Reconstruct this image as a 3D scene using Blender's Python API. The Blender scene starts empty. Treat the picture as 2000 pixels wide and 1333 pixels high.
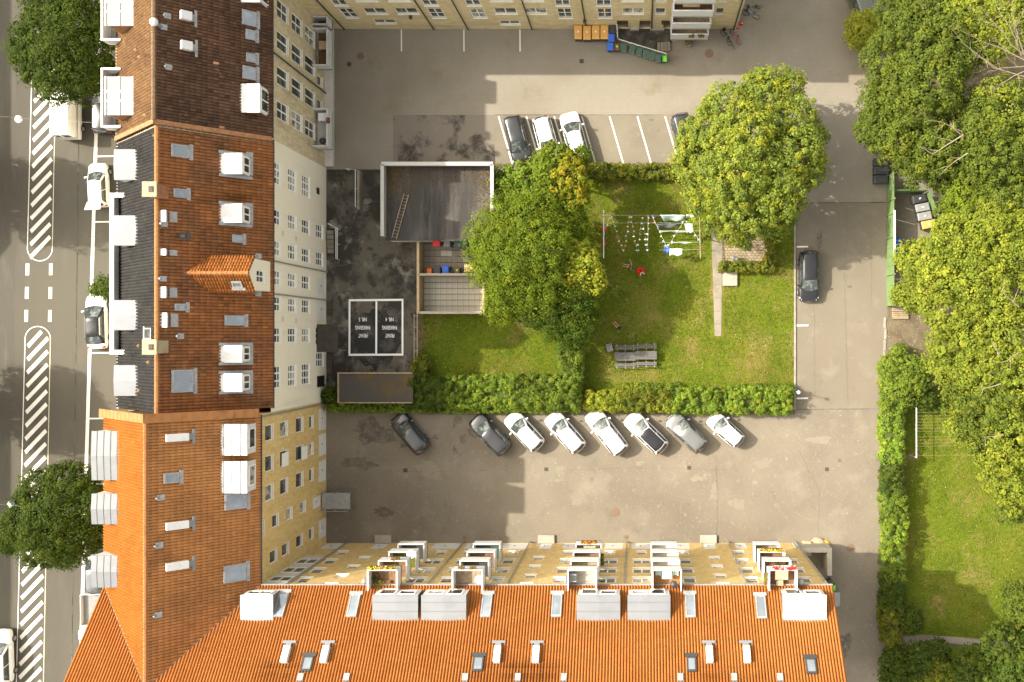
import bpy, bmesh, math, random
import numpy as np
from mathutils import Vector, Matrix
random.seed(7); RNG = np.random.default_rng(7)
scene = bpy.context.scene
COL = scene.collection
# ------------------------------------------------------------------ camera, sky, sun, exposure
CAM_H, FPX, CX, CY = 80.0, 1720.0, 1250.0, 660.0      # drone height (m), focal length (px of a 2000 px wide frame), nadir point
cam = bpy.data.cameras.new('camera'); cam_o = bpy.data.objects.new('camera', cam); COL.objects.link(cam_o)
cam_o.location = (0, 0, CAM_H); cam_o.rotation_euler = (0, 0, 0)
cam.sensor_fit = 'HORIZONTAL'; cam.sensor_width = 36.0; cam.lens = FPX / 2000 * 36
cam.shift_x = (1000 - CX) / 2000; cam.shift_y = -(666.5 - CY) / 2000
cam.clip_start = 0.5; cam.clip_end = 3000; scene.camera = cam_o
SUN_TO = Vector((-1.13, 0.29, 1.0)).normalized()       # towards the sun
world = bpy.data.worlds.new('World'); scene.world = world; world.use_nodes = True
wn = world.node_tree; wn.nodes.clear()
sky = wn.nodes.new('ShaderNodeTexSky'); sky.sky_type = 'NISHITA'; sky.sun_disc = False
sky.sun_elevation = math.asin(SUN_TO.z); sky.sun_rotation = math.atan2(SUN_TO.x, SUN_TO.y)
sky.air_density = 1.0; sky.dust_density = 3.5; sky.ozone_density = 0.6; sky.altitude = 0
hs = wn.nodes.new('ShaderNodeHueSaturation'); hs.inputs['Saturation'].default_value = 0.32   # thin bright cloud whitens the sky
tint = wn.nodes.new('ShaderNodeMix'); tint.data_type = 'RGBA'; tint.blend_type = 'MULTIPLY'; tint.inputs[0].default_value = 1.0
tint.inputs[7].default_value = (1.0, 0.94, 0.81, 1)
bg = wn.nodes.new('ShaderNodeBackground'); bg.inputs['Strength'].default_value = 0.15
wo = wn.nodes.new('ShaderNodeOutputWorld')
wn.links.new(sky.outputs[0], hs.inputs['Color']); wn.links.new(hs.outputs[0], tint.inputs[6])
wn.links.new(tint.outputs[2], bg.inputs['Color']); wn.links.new(bg.outputs[0], wo.inputs[0])
sun = bpy.data.lights.new('sun', 'SUN'); sun.energy = 2.35; sun.angle = math.radians(0.6); sun.color = (1.0, 0.93, 0.80)
sun_o = bpy.data.objects.new('sun', sun); COL.objects.link(sun_o)
sun_o.rotation_euler = SUN_TO.to_track_quat('Z', 'Y').to_euler(); sun_o.location = SUN_TO * 200
vs = scene.view_settings; vs.view_transform = 'Standard'; vs.look = 'None'; vs.gamma = 1.0; vs.use_curve_mapping = False
vs.exposure = 1.81
scene.cycles.max_bounces = 6; scene.cycles.diffuse_bounces = 3; scene.cycles.transparent_max_bounces = 6

# ------------------------------------------------------------------ measuring helpers (survey of the place from the nadir picture)
def P(px, py, z=0.0):
    k = (CAM_H - z) / FPX
    return Vector(((px - CX) * k, (CY - py) * k, z))
def hit(px, py, O, N):
    d = Vector(((px - CX) / FPX, (CY - py) / FPX, -1.0)); c = Vector((0, 0, CAM_H))
    t = (Vector(O) - c).dot(N) / d.dot(N)
    return c + d * t

# ------------------------------------------------------------------ materials
MATS = {}
def mat(name, col, layers=(), rough=0.75, metal=0.0, bump=None, spec=0.35, attr=False, stretch=None, coat=0.0, transl=0.0, fac=None):
    """col: base colour; layers: (colour, scale, lo, hi, detail) noise layers; attr: multiply by the 'tint' colour attribute"""
    m = bpy.data.materials.new(name); m.use_nodes = True; nt = m.node_tree; N = nt.nodes; Lk = nt.links
    b = N['Principled BSDF']; b.inputs['Roughness'].default_value = rough; b.inputs['Metallic'].default_value = metal
    b.inputs['Specular IOR Level'].default_value = spec
    if coat: b.inputs['Coat Weight'].default_value = coat; b.inputs['Coat Roughness'].default_value = 0.06
    src = None
    vec = None
    if layers or bump:
        tc = N.new('ShaderNodeTexCoord'); mp = N.new('ShaderNodeMapping')
        Lk.new(tc.outputs['Object'], mp.inputs['Vector']); vec = mp.outputs[0]
        if stretch: mp.inputs['Scale'].default_value = stretch
    cur = (*col, 1.0)
    def setin(sock, v):
        if isinstance(v, tuple): sock.default_value = v
        else: Lk.new(v, sock)
    for i, lay in enumerate(layers):
        c2, sc, lo, hi, det = lay[:5]
        no = N.new('ShaderNodeTexNoise'); no.inputs['Scale'].default_value = sc; no.inputs['Detail'].default_value = det
        no.noise_dimensions = '4D'; no.inputs['W'].default_value = i * 3.7 + len(name)
        no.inputs['Roughness'].default_value = 0.6
        if len(lay) > 5:
            m2 = N.new('ShaderNodeMapping'); m2.inputs['Scale'].default_value = lay[5]; Lk.new(tc.outputs['Object'], m2.inputs['Vector']); Lk.new(m2.outputs[0], no.inputs['Vector'])
        else: Lk.new(vec, no.inputs['Vector'])
        mr = N.new('ShaderNodeMapRange'); mr.inputs['From Min'].default_value = lo; mr.inputs['From Max'].default_value = hi
        Lk.new(no.outputs['Fac'], mr.inputs['Value'])
        mx = N.new('ShaderNodeMix'); mx.data_type = 'RGBA'
        Lk.new(mr.outputs[0], mx.inputs[0]); setin(mx.inputs[6], cur); mx.inputs[7].default_value = (*c2, 1.0)
        cur = mx.outputs[2]
    if attr:
        at = N.new('ShaderNodeAttribute'); at.attribute_name = 'tint'
        mx = N.new('ShaderNodeMix'); mx.data_type = 'RGBA'; mx.blend_type = 'MULTIPLY'; mx.inputs[0].default_value = 1.0
        setin(mx.inputs[6], cur); Lk.new(at.outputs['Color'], mx.inputs[7]); cur = mx.outputs[2]
    setin(b.inputs['Base Color'], cur)
    if bump:
        no = N.new('ShaderNodeTexNoise'); no.inputs['Scale'].default_value = bump[0]; no.inputs['Detail'].default_value = 3
        Lk.new(vec, no.inputs['Vector'])
        bp = N.new('ShaderNodeBump'); bp.inputs['Strength'].default_value = bump[1]; bp.inputs['Distance'].default_value = bump[2] if len(bump) > 2 else 0.05
        Lk.new(no.outputs['Fac'], bp.inputs['Height']); Lk.new(bp.outputs[0], b.inputs['Normal'])
    if transl:
        tr = N.new('ShaderNodeBsdfTranslucent'); setin(tr.inputs['Color'], cur)
        ms = N.new('ShaderNodeMixShader'); ms.inputs[0].default_value = transl
        Lk.new(b.outputs[0], ms.inputs[1]); Lk.new(tr.outputs[0], ms.inputs[2]); Lk.new(ms.outputs[0], N['Material Output'].inputs['Surface'])
    MATS[name] = m
    return m
def M(n): return MATS[n]

mat('asphalt_lot', (.192, .163, .122), [((.145, .122, .094), .09, .42, .66, 3), ((.22, .189, .144), .30, .52, .70, 7), ((.145, .123, .096), .6, .58, .70, 8), ((.225, .195, .15), 1.4, .60, .68, 8), ((.27, .235, .19), 7, .58, .8, 2)], .9, bump=(30, .25, .02))
mat('asphalt_lane', (.178, .152, .113), [((.155, .132, .099), .12, .4, .65, 3), ((.2, .172, .13), .5, .5, .70, 7), ((.14, .12, .092), .9, .62, .72, 7), ((.2, .178, .143), 8, .58, .8, 2)], .9, bump=(30, .25, .02))
mat('asphalt_street', (.090, .082, .064), [((.078, .071, .056), .15, .4, .65, 3), ((.103, .094, .075), .8, .5, .75, 5)], .9, bump=(35, .2, .02), stretch=(1, .25, 1))
mat('asphalt_track', (.090, .082, .064), [((.075, .069, .055), .2, .4, .65, 3), ((.105, .096, .075), 1.2, .5, .75, 4)], .9, bump=(35, .2, .02), stretch=(1, .2, 1))
mat('asphalt_old', (.115, .100, .078), [((.040, .035, .029), .30, .47, .56, 8), ((.20, .178, .145), .55, .55, .63, 7), ((.045, .040, .033), 1.3, .54, .62, 7)], .92, bump=(25, .3, .02))
mat('asphalt_patch', (.185, .160, .130), [((.060, .052, .044), .55, .50, .60, 6), ((.23, .20, .165), .8, .6, .72, 5)], .92, bump=(25, .3, .02))
mat('asphalt_bay', (.195, .170, .128), [((.165, .143, .108), .3, .4, .65, 4), ((.22, .195, .15), 2, .55, .78, 4)], .92, bump=(30, .25, .02))
mat('fresh_tarmac', (.026, .024, .023), [((.075, .066, .056), .9, .48, .62, 6), ((.14, .125, .105), 1.3, .60, .70, 6)], .85, bump=(25, .3, .02))
mat('asphalt_pale', (.218, .187, .142), [((.20, .172, .13), 1.2, .42, .6, 8), ((.18, .153, .115), 3, .52, .62, 6)], .92)
mat('asphalt_stain', (.095, .080, .061), [((.14, .118, .09), 1.5, .42, .58, 8), ((.18, .153, .115), 2.5, .52, .62, 6)], .8)
mat('soil', (.145, .115, .070), [((.09, .07, .043), .7, .4, .65, 5), ((.25, .20, .12), 2.5, .55, .75, 4)], 1, bump=(12, .5, .05))
mat('kerb', (.30, .27, .22), [((.2, .18, .15), 2, .4, .7, 4)], .9)
mat('concrete', (.25, .215, .165), [((.18, .155, .12), .9, .4, .65, 5), ((.30, .265, .21), 3, .55, .75, 4)], .9, bump=(20, .2, .02))
mat('concrete_pale', (.36, .325, .27), [((.27, .24, .195), 1.1, .45, .7, 5)], .9)
mat('lawn', (.100, .140, .008), [((.150, .138, .022), .16, .48, .62, 6), ((.066, .092, .008), .45, .46, .64, 5), ((.215, .160, .060), .38, .53, .66, 6), ((.128, .135, .016), 2.2, .45, .66, 5), ((.050, .064, .007), 6, .52, .70, 4), ((.19, .17, .05), 11, .60, .74, 3)], 1, bump=(16, .9, .06), spec=.1)
mat('white_paint', (.72, .69, .62), [((.45, .42, .36), 4, .62, .8, 4)], .7)
mat('fresh_paint', (.90, .88, .84), (), .7)  # white paint, colour brightened to make up for the shade over its markings
mat('dirty_paint', (.55, .50, .38), [((.36, .32, .24), 2, .5, .7, 4)], .75)
mat('brick_south', (.62, .44, .185), [((.50, .35, .15), 1.0, .54, .72, 5, (1.6, 1, .09)), ((.50, .345, .135), 1.5, .4, .65, 6), ((.68, .53, .28), 4, .5, .7, 5), ((.44, .32, .16), .35, .6, .8, 4)], .92, bump=(14, .25, .02))
mat('brick_west', (.585, .43, .195), [((.44, .315, .14), 1.0, .54, .72, 5, (1, 1.6, .09)), ((.49, .335, .12), 2, .4, .65, 6), ((.68, .53, .26), 5, .5, .7, 5), ((.42, .31, .16), .35, .6, .8, 4)], .92, bump=(14, .25, .02), stretch=(1, 1.8, .6))
mat('brick_brown_house', (.53, .455, .305), [((.33, .28, .185), 1.0, .52, .70, 5, (1, 1.6, .09)), ((.42, .34, .20), 1.6, .4, .65, 6), ((.64, .54, .36), 4, .5, .7, 5), ((.22, .18, .12), .35, .58, .78, 5)], .92, bump=(14, .25, .02), stretch=(1, 1.8, .6))
mat('brick_north', (.60, .49, .28), [((.40, .325, .19), 1.0, .54, .72, 5, (1.6, 1, .09)), ((.47, .38, .21), 1.6, .4, .65, 6), ((.66, .55, .35), 4, .5, .7, 5), ((.30, .245, .16), .3, .6, .8, 5)], .92, bump=(14, .25, .02), stretch=(.6, 1, 1.8))
mat('render_grey', (.73, .67, .54), [((.62, .565, .45), 1.0, .56, .72, 5, (.1, 1.6, .09)), ((.72, .67, .555), .5, .45, .7, 5), ((.60, .55, .45), .25, .6, .8, 6)], .95, bump=(20, .1, .01))
mat('plinth', (.30, .27, .22), [((.2, .18, .15), 1.5, .4, .7, 5)], .95)
mat('red_brick', (.30, .15, .07), [((.22, .10, .05), 3, .4, .65, 5), ((.36, .22, .12), 6, .55, .7, 4)], .95)
mat('tile_orange', (.300, .110, .028), [((.26, .09, .022), .6, .45, .7, 5), ((.34, .132, .036), 3, .55, .75, 4)], .92, attr=True, spec=.12)
mat('tile_orange_worn', (.195, .070, .010), [((.165, .056, .008), .6, .45, .7, 5), ((.225, .088, .014), 3, .55, .75, 4)], .92, attr=True, spec=.12)  # same orange tile, colour darkened to offset strong sun on the west slope
mat('tile_rust', (.44, .20, .072), [((.32, .145, .058), .35, .45, .68, 6), ((.50, .25, .10), 2, .55, .75, 4)], .92, attr=True, spec=.12)
mat('tile_weathered', (.275, .110, .042), [((.175, .085, .045), .28, .44, .66, 7), ((.36, .145, .048), 1.1, .57, .72, 4), ((.10, .072, .048), .9, .62, .74, 6), ((.17, .14, .05), .5, .66, .78, 5)], .92, attr=True, spec=.12)
mat('tile_brown', (.125, .068, .042), [((.075, .043, .030), .35, .44, .68, 6), ((.19, .105, .06), 2, .57, .72, 4)], .92, attr=True, spec=.12)
mat('tile_brown_sun', (.125, .068, .030), [((.09, .048, .023), .5, .44, .68, 6), ((.16, .095, .05), 2, .57, .72, 4)], .92, attr=True, spec=.12)
mat('tile_black', (.026, .025, .024), [((.017, .016, .016), .5, .44, .68, 6), ((.045, .042, .037), 2.5, .57, .72, 4)], .92, attr=True, spec=.12)
mat('ridge_orange', (.30, .132, .045), [((.21, .09, .034), 2, .5, .7, 4)], .85)
mat('ridge_brown', (.15, .095, .052), [((.1, .06, .035), 2, .5, .7, 4)], .85)
mat('tile_plain', (.30, .10, .02), [((.2, .07, .015), 2, .5, .7, 4)], .85)
mat('tile_dark_plain', (.12, .065, .04), [((.08, .045, .03), 2, .5, .7, 4)], .85)
mat('seam', (.15, .155, .165), (), .6)
mat('court_brick', (.36, .26, .15), [((.27, .19, .11), 3, .4, .65, 5), ((.45, .35, .22), 6, .55, .7, 4)], .95)
mat('zinc', (.17, .175, .185), [((.145, .15, .16), 1.5, .4, .7, 4)], .55, .25)
mat('zinc_pale', (.192, .199, .212), [((.168, .175, .188), 1.2, .45, .7, 4)], .6, .1)
mat('lead', (.30, .30, .30), [((.2, .2, .2), 3, .4, .7, 4)], .7, .1)
mat('white_metal', (.58, .575, .56), [((.48, .475, .455), 1.5, .55, .75, 4)], .55)
mat('white_frame', (.78, .76, .71), (), .5)
mat('white_door', (.66, .65, .63), [((.56, .55, .53), 1.5, .5, .75, 4)], .6)
mat('panel_grey', (.55, .53, .48), [((.45, .43, .38), 2, .5, .75, 4)], .7)
mat('glass', (.035, .042, .042), [((.10, .11, .10), 1.3, .5, .62, 2)], .08, spec=.6)
mat('glass_curtain', (.40, .38, .33), [((.12, .12, .11), 2.2, .48, .58, 2)], .12, spec=.6)
mat('roof_glass', (.20, .225, .25), [((.28, .31, .34), .8, .45, .65, 2)], .12, .45, spec=.8)
mat('slab_pale', (.40, .37, .31), [((.30, .275, .225), 1.1, .45, .7, 5)], .9)
mat('felt', (.046, .043, .040), [((.10, .09, .078), .5, .50, .66, 5), ((.026, .024, .023), 1.1, .55, .7, 5)], .92, bump=(15, .3, .02), stretch=(1.6, .25, 1))
mat('moss', (.085, .056, .024), [((.05, .036, .016), 3, .45, .7, 5), ((.13, .095, .045), 6, .58, .75, 4)], 1, bump=(15, .6, .03))
mat('canopy_felt', (.060, .050, .041), [((.04, .034, .028), 2, .4, .7, 4)], .95)
mat('shed_felt', (.062, .055, .048), [((.095, .066, .026), .5, .50, .66, 6), ((.11, .10, .09), 1.2, .6, .75, 6)], .95, bump=(15, .5, .03))
mat('parapet_metal', (.42, .41, .38), [((.34, .325, .29), .9, .5, .72, 5)], .6)
mat('wood_grey', (.125, .12, .113), [((.095, .09, .085), 3, .4, .7, 4)], .85, stretch=(.4, 4, 4))
mat('wood_pale', (.48, .36, .22), [((.36, .26, .15), 3, .4, .7, 4)], .85)
mat('wood_old', (.32, .25, .16), [((.2, .155, .10), 3, .4, .7, 4)], .9)
mat('wood_deck', (.20, .11, .055), [((.13, .07, .04), 3, .4, .7, 4)], .85)
mat('decking_orange', (.42, .20, .055), [((.3, .14, .04), 3, .4, .7, 4)], .8)
mat('steel', (.36, .37, .38), [((.28, .29, .3), 3, .4, .7, 3)], .5, .5)
mat('dark_steel', (.05, .05, .05), (), .5, .3)
mat('rubber', (.022, .022, .022), (), .8)
mat('cable', (.16, .15, .13), (), .6)
mat('bark', (.13, .105, .075), [((.07, .055, .04), 4, .4, .65, 4)], 1, bump=(10, .6, .04))
mat('bark_pale', (.30, .245, .165), [((.2, .16, .11), 4, .4, .65, 4)], 1)
mat('leaf', (1, 1, 1), (), .7, attr=True, transl=.42, spec=.15)
mat('grass_blade', (1, 1, 1), (), .9, attr=True, transl=.2, spec=.1)
mat('under_foliage', (.050, .070, .012), [((.08, .10, .016), 2, .4, .7, 4)], 1)
mat('iron', (.055, .045, .04), [((.1, .07, .05), 6, .4, .7, 3)], .8)
mat('rust_iron', (.20, .13, .085), [((.13, .085, .06), 6, .4, .7, 3)], .85)
mat('fence_green', (.15, .225, .085), [((.115, .18, .065), 1.5, .4, .7, 4)], .7)
mat('stone', (.36, .30, .19), [((.27, .22, .14), 2, .4, .7, 4)], .95)
mat('skin', (.50, .28, .18), (), .6); mat('hair', (.03, .022, .018), (), .6)
mat('cloth_red', (.62, .012, .010), (), .8); mat('cloth_white', (.80, .79, .76), (), .8); mat('cloth_grey', (.28, .28, .29), (), .85)
mat('cloth_black', (.018, .018, .02), (), .85); mat('cloth_mint', (.50, .62, .56), (), .8); mat('cloth_blue', (.06, .16, .62), (), .8); mat('cloth_darkgrey', (.16, .16, .165), (), .85)
for n, c in (('plastic_blue', (.035, .12, .52)), ('plastic_orange', (.62, .34, .10)), ('plastic_vivid_orange', (.75, .16, .01)), ('plastic_red', (.55, .03, .03)),
             ('plastic_green', (.050, .095, .070)), ('plastic_grey', (.22, .22, .215)), ('plastic_dark', (.045, .045, .047)), ('plastic_brown', (.15, .065, .03)),
             ('plastic_lime', (.18, .70, .06)), ('plastic_white', (.78, .78, .78)), ('plastic_pale_grey', (.26, .26, .25)), ('plastic_yellow', (.72, .42, .02)), ('plastic_tan', (.6, .42, .2))):
    mat(n, c, [(tuple(v * .75 for v in c), 2.5, .5, .75, 3)], .45)
for n, c, mt in (('paint_white', (.80, .79, .77), 0), ('paint_pearl', (.66, .655, .61), 0), ('paint_black', (.012, .012, .014), .2), ('paint_graphite', (.055, .055, .055), .5),
             ('paint_charcoal', (.04, .04, .043), .45), ('paint_grey', (.20, .20, .195), .5), ('paint_slate', (.10, .11, .12), .4), ('paint_greengrey', (.10, .105, .075), .3)):
    mat(n, c, (), .30, mt, coat=.8, spec=.5)
mat('car_glass', (.04, .048, .048), [((.15, .17, .16), 1.6, .52, .62, 2)], .05, spec=.8)
mat('car_glass_roof', (.018, .02, .022), (), .35, spec=.2)
mat('lamp_clear', (.75, .77, .8), (), .15, .3); mat('lamp_red', (.45, .01, .012), (), .25); mat('trim_black', (.015, .015, .016), (), .5)
mat('flower_red', (.75, .02, .02), (), .8); mat('flower_yellow', (.75, .45, .02), (), .8); mat('flower_orange', (.75, .22, .03), (), .8); mat('flower_pink', (.6, .06, .35), (), .8)
for n, c in (('flag_red', (.66, .20, .15)), ('flag_yellow', (.70, .62, .20)), ('flag_blue', (.25, .46, .60)), ('flag_white', (.8, .8, .76)), ('flag_pink', (.70, .45, .45))): mat(n, c, (), .8)
def paver_mat(name, c1, c2, mortar, bw, bh, ms=.012, layers=()):
    m = mat(name, c1, layers, .92); nt = m.node_tree; N = nt.nodes; Lk = nt.links; b = N['Principled BSDF']
    tc = N.new('ShaderNodeTexCoord'); br = N.new('ShaderNodeTexBrick')
    br.inputs['Color1'].default_value = (*c1, 1); br.inputs['Color2'].default_value = (*c2, 1); br.inputs['Mortar'].default_value = (*mortar, 1)
    br.inputs['Scale'].default_value = 1; br.inputs['Mortar Size'].default_value = ms; br.inputs['Brick Width'].default_value = bw; br.inputs['Row Height'].default_value = bh
    Lk.new(tc.outputs['Object'], br.inputs['Vector'])
    mx = N.new('ShaderNodeMix'); mx.data_type = 'RGBA'; mx.blend_type = 'MULTIPLY'; mx.inputs[0].default_value = 1
    old = b.inputs['Base Color'].links[0].from_socket
    Lk.new(br.outputs['Color'], mx.inputs[6]); Lk.new(old, mx.inputs[7]); Lk.new(mx.outputs[2], b.inputs['Base Color'])
    return m
paver_mat('pavers', (.25, .223, .178), (.236, .21, .168), (.215, .19, .151), .22, .22, .02, [((.80, .76, .70), .12, .42, .66, 4), ((.74, .66, .50), .3, .58, .75, 5)])
for nm in ('pavers',):
    MATS[nm].node_tree.nodes
paver_mat('patio_bricks', (.33, .27, .175), (.25, .20, .135), (.10, .075, .05), .36, .24, .02, [((.7, .65, .55), .8, .45, .7, 4)])
for nm in ('pavers', 'patio_bricks'):     # the wear layers multiply the brick colour: their base is white
    for nd in MATS[nm].node_tree.nodes:
        if nd.type == 'MIX' and nd.blend_type == 'MIX' and not nd.inputs[6].is_linked: nd.inputs[6].default_value = (1, 1, 1, 1)
# ------------------------------------------------------------------ geometry helpers
def tagobj(o, label=None, cat=None, group=None, kind=None):
    if label: o['label'] = label
    if cat: o['category'] = cat
    if group: o['group'] = group
    if kind: o['kind'] = kind
    return o
def link(name, me, parent=None, **kw):
    o = bpy.data.objects.new(name, me); COL.objects.link(o)
    if parent is not None: o.parent = parent
    return tagobj(o, **kw)
def empty(name, loc=(0, 0, 0), rz=0.0, **kw):
    o = bpy.data.objects.new(name, None); COL.objects.link(o); o.location = loc; o.rotation_euler = (0, 0, rz); o.empty_display_size = .2
    return tagobj(o, **kw)
class MB:
    def __init__(s): s.v = []; s.f = []; s.m = []
    def add(s, vs, fs, m=0):
        b = len(s.v); s.v += [tuple(p) for p in vs]; s.f += [tuple(i + b for i in f) for f in fs]; s.m += [m] * len(fs); return s
    def box(s, x0, x1, y0, y1, z0, z1, m=0):
        return s.add([(x0, y0, z0), (x1, y0, z0), (x1, y1, z0), (x0, y1, z0), (x0, y0, z1), (x1, y0, z1), (x1, y1, z1), (x0, y1, z1)],
                     [(3, 2, 1, 0), (4, 5, 6, 7), (0, 1, 5, 4), (1, 2, 6, 5), (2, 3, 7, 6), (3, 0, 4, 7)], m)
    def obox(s, O, A, B, C, m=0):                 # box from a corner and three edge vectors
        O, A, B, C = map(Vector, (O, A, B, C))
        if A.cross(B).dot(C) < 0: A, B = B, A
        p = [O, O + A, O + A + B, O + B]; p += [q + C for q in p]
        return s.add(p, [(3, 2, 1, 0), (4, 5, 6, 7), (0, 1, 5, 4), (1, 2, 6, 5), (2, 3, 7, 6), (3, 0, 4, 7)], m)
    def prism(s, pts, z0, z1, m=0):               # counter-clockwise outline
        n = len(pts); vs = [(p[0], p[1], z0) for p in pts] + [(p[0], p[1], z1) for p in pts]
        return s.add(vs, [tuple(range(n))[::-1], tuple(range(n, 2 * n))] + [(i, (i + 1) % n, n + (i + 1) % n, n + i) for i in range(n)], m)
    def poly(s, pts, m=0): return s.add(pts, [tuple(range(len(pts)))], m)
    def tube(s, pts, r, n=6, m=0, cap=True):      # r: number or list
        pts = [Vector(p) for p in pts]; rs = r if isinstance(r, (list, tuple)) else [r] * len(pts); vs = []; fs = []
        for i, p in enumerate(pts):
            d = (pts[min(i + 1, len(pts) - 1)] - pts[max(i - 1, 0)]).normalized()
            a = d.orthogonal().normalized() if abs(d.z) < .9 else Vector((1, 0, 0)); a = (a - d * a.dot(d)).normalized(); b = d.cross(a)
            for j in range(n):
                t = 2 * math.pi * j / n; vs.append(p + (a * math.cos(t) + b * math.sin(t)) * rs[i])
        for i in range(len(pts) - 1):
            for j in range(n): fs.append((i * n + j, i * n + (j + 1) % n, (i + 1) * n + (j + 1) % n, (i + 1) * n + j))
        if cap: fs += [tuple(range(n))[::-1], tuple(range((len(pts) - 1) * n, len(pts) * n))]
        return s.add(vs, fs, m)
    def lathe(s, prof, n=16, c=(0, 0, 0), m=0):   # prof: (r, z)
        vs = []; fs = []
        for r, z in prof:
            for j in range(n):
                t = 2 * math.pi * j / n; vs.append((c[0] + r * math.cos(t), c[1] + r * math.sin(t), c[2] + z))
        for i in range(len(prof) - 1):
            for j in range(n): fs.append((i * n + j, i * n + (j + 1) % n, (i + 1) * n + (j + 1) % n, (i + 1) * n + j))
        fs += [tuple(range(n))[::-1], tuple(range((len(prof) - 1) * n, len(prof) * n))]
        return s.add(vs, fs, m)
    def loft(s, rings, m=0, cap=True):
        n = len(rings[0]); vs = [p for r in rings for p in r]; fs = []
        for i in range(len(rings) - 1):
            for j in range(n): fs.append((i * n + j, i * n + (j + 1) % n, (i + 1) * n + (j + 1) % n, (i + 1) * n + j))
        if cap: fs += [tuple(range(n))[::-1], tuple(range((len(rings) - 1) * n, len(rings) * n))]
        return s.add(vs, fs, m)
    def mesh(s, name, mats, smooth=False):
        me = bpy.data.meshes.new(name); me.from_pydata(s.v, [], s.f)
        for k in (mats if isinstance(mats, (list, tuple)) else [mats]): me.materials.append(M(k))
        if len(me.materials) > 1: me.polygons.foreach_set('material_index', s.m)
        if smooth: me.polygons.foreach_set('use_smooth', [True] * len(me.polygons))
        me.update(); return me
    def build(s, name, mats, parent=None, smooth=False, bevel=0, sub=0, **kw):
        o = link(name, s.mesh(name, mats, smooth), parent, **kw)
        if bevel: b = o.modifiers.new('bevel', 'BEVEL'); b.width = bevel; b.segments = 2; b.limit_method = 'ANGLE'
        if sub: b = o.modifiers.new('sub', 'SUBSURF'); b.levels = sub; b.render_levels = sub
        return o
def copy_tree(o, parent=None):
    c = o.copy(); COL.objects.link(c); c.parent = parent
    for ch in list(o.children): copy_tree(ch, c)
    return c
def npmesh(name, V, F, matname, parent=None, tint=None, smooth=False, **kw):
    V = np.asarray(V, np.float32); F = np.asarray(F, np.int32); me = bpy.data.meshes.new(name); nf, k = F.shape
    me.vertices.add(len(V)); me.vertices.foreach_set('co', V.ravel()); me.loops.add(nf * k); me.loops.foreach_set('vertex_index', F.ravel())
    me.polygons.add(nf); me.polygons.foreach_set('loop_start', np.arange(0, nf * k, k, dtype=np.int32))
    try: me.polygons.foreach_set('loop_total', np.full(nf, k, np.int32))
    except Exception: pass
    if smooth: me.polygons.foreach_set('use_smooth', np.ones(nf, bool))
    if tint is not None:
        a = me.color_attributes.new('tint', 'FLOAT_COLOR', 'POINT'); c = np.ones((len(V), 4), np.float32); c[:, :3] = tint; a.data.foreach_set('color', c.ravel())
    me.materials.append(M(matname)); me.update(calc_edges=True); me.validate()
    return link(name, me, parent, **kw)
def sheet(name, pts, z, matname, parent=None, px=True, thick=.0, **kw):
    q = [P(x, y, 0).to_2d() if px else Vector((x, y)) for x, y in pts]
    area = sum(q[i].x * q[(i + 1) % len(q)].y - q[(i + 1) % len(q)].x * q[i].y for i in range(len(q)))
    if area < 0: q = q[::-1]
    mb = MB()
    if thick: mb.prism(q, z - thick, z)
    else: mb.poly([(p.x, p.y, z) for p in q])
    return mb.build(name, matname, parent, **kw)
def smooth_all(o): o.data.polygons.foreach_set('use_smooth', [True] * len(o.data.polygons)); return o

# ---- foliage: leaf-sized faces gathered in clumps
def leaf_faces(C, Nn, S, tint):
    n = len(C); r = RNG.normal(size=(n, 3)); t = np.cross(Nn, r); t /= np.linalg.norm(t, axis=1)[:, None] + 1e-9
    b = np.cross(Nn, t); b /= np.linalg.norm(b, axis=1)[:, None] + 1e-9
    S = S[:, None]; V = np.stack([C + t * S * .5, C + b * S * .36, C - t * S * .5, C - b * S * .36], 1).reshape(-1, 3)
    return V, np.arange(4 * n).reshape(n, 4), np.repeat(tint, 4, 0)
def clumps_to_leaves(cen, nor, rad, base, per, size, upbias=.5):
    """cen/nor (k,3) clump centres and outward directions, rad (k,), base (k,3) clump colours"""
    k = len(cen); d = RNG.normal(size=(k, per, 3)); d /= np.linalg.norm(d, axis=2)[..., None]
    d = d + nor[:, None, :] * .75; d /= np.linalg.norm(d, axis=2)[..., None]
    q = RNG.uniform(.45, 1.0, (k, per, 1)) * rad[:, None, None]
    C = (cen[:, None, :] + d * q).reshape(-1, 3)
    up = np.array([0, 0, 1.0]); Nn = d + up * upbias + RNG.normal(size=d.shape) * .28; Nn = Nn.reshape(-1, 3); Nn /= np.linalg.norm(Nn, axis=1)[:, None]
    tint = np.repeat(base, per, 0) * RNG.uniform(.78, 1.25, (k * per, 1))
    S = RNG.uniform(.7, 1.3, k * per) * size
    return leaf_faces(C, Nn, S, np.clip(tint, 0, .9))
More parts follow.
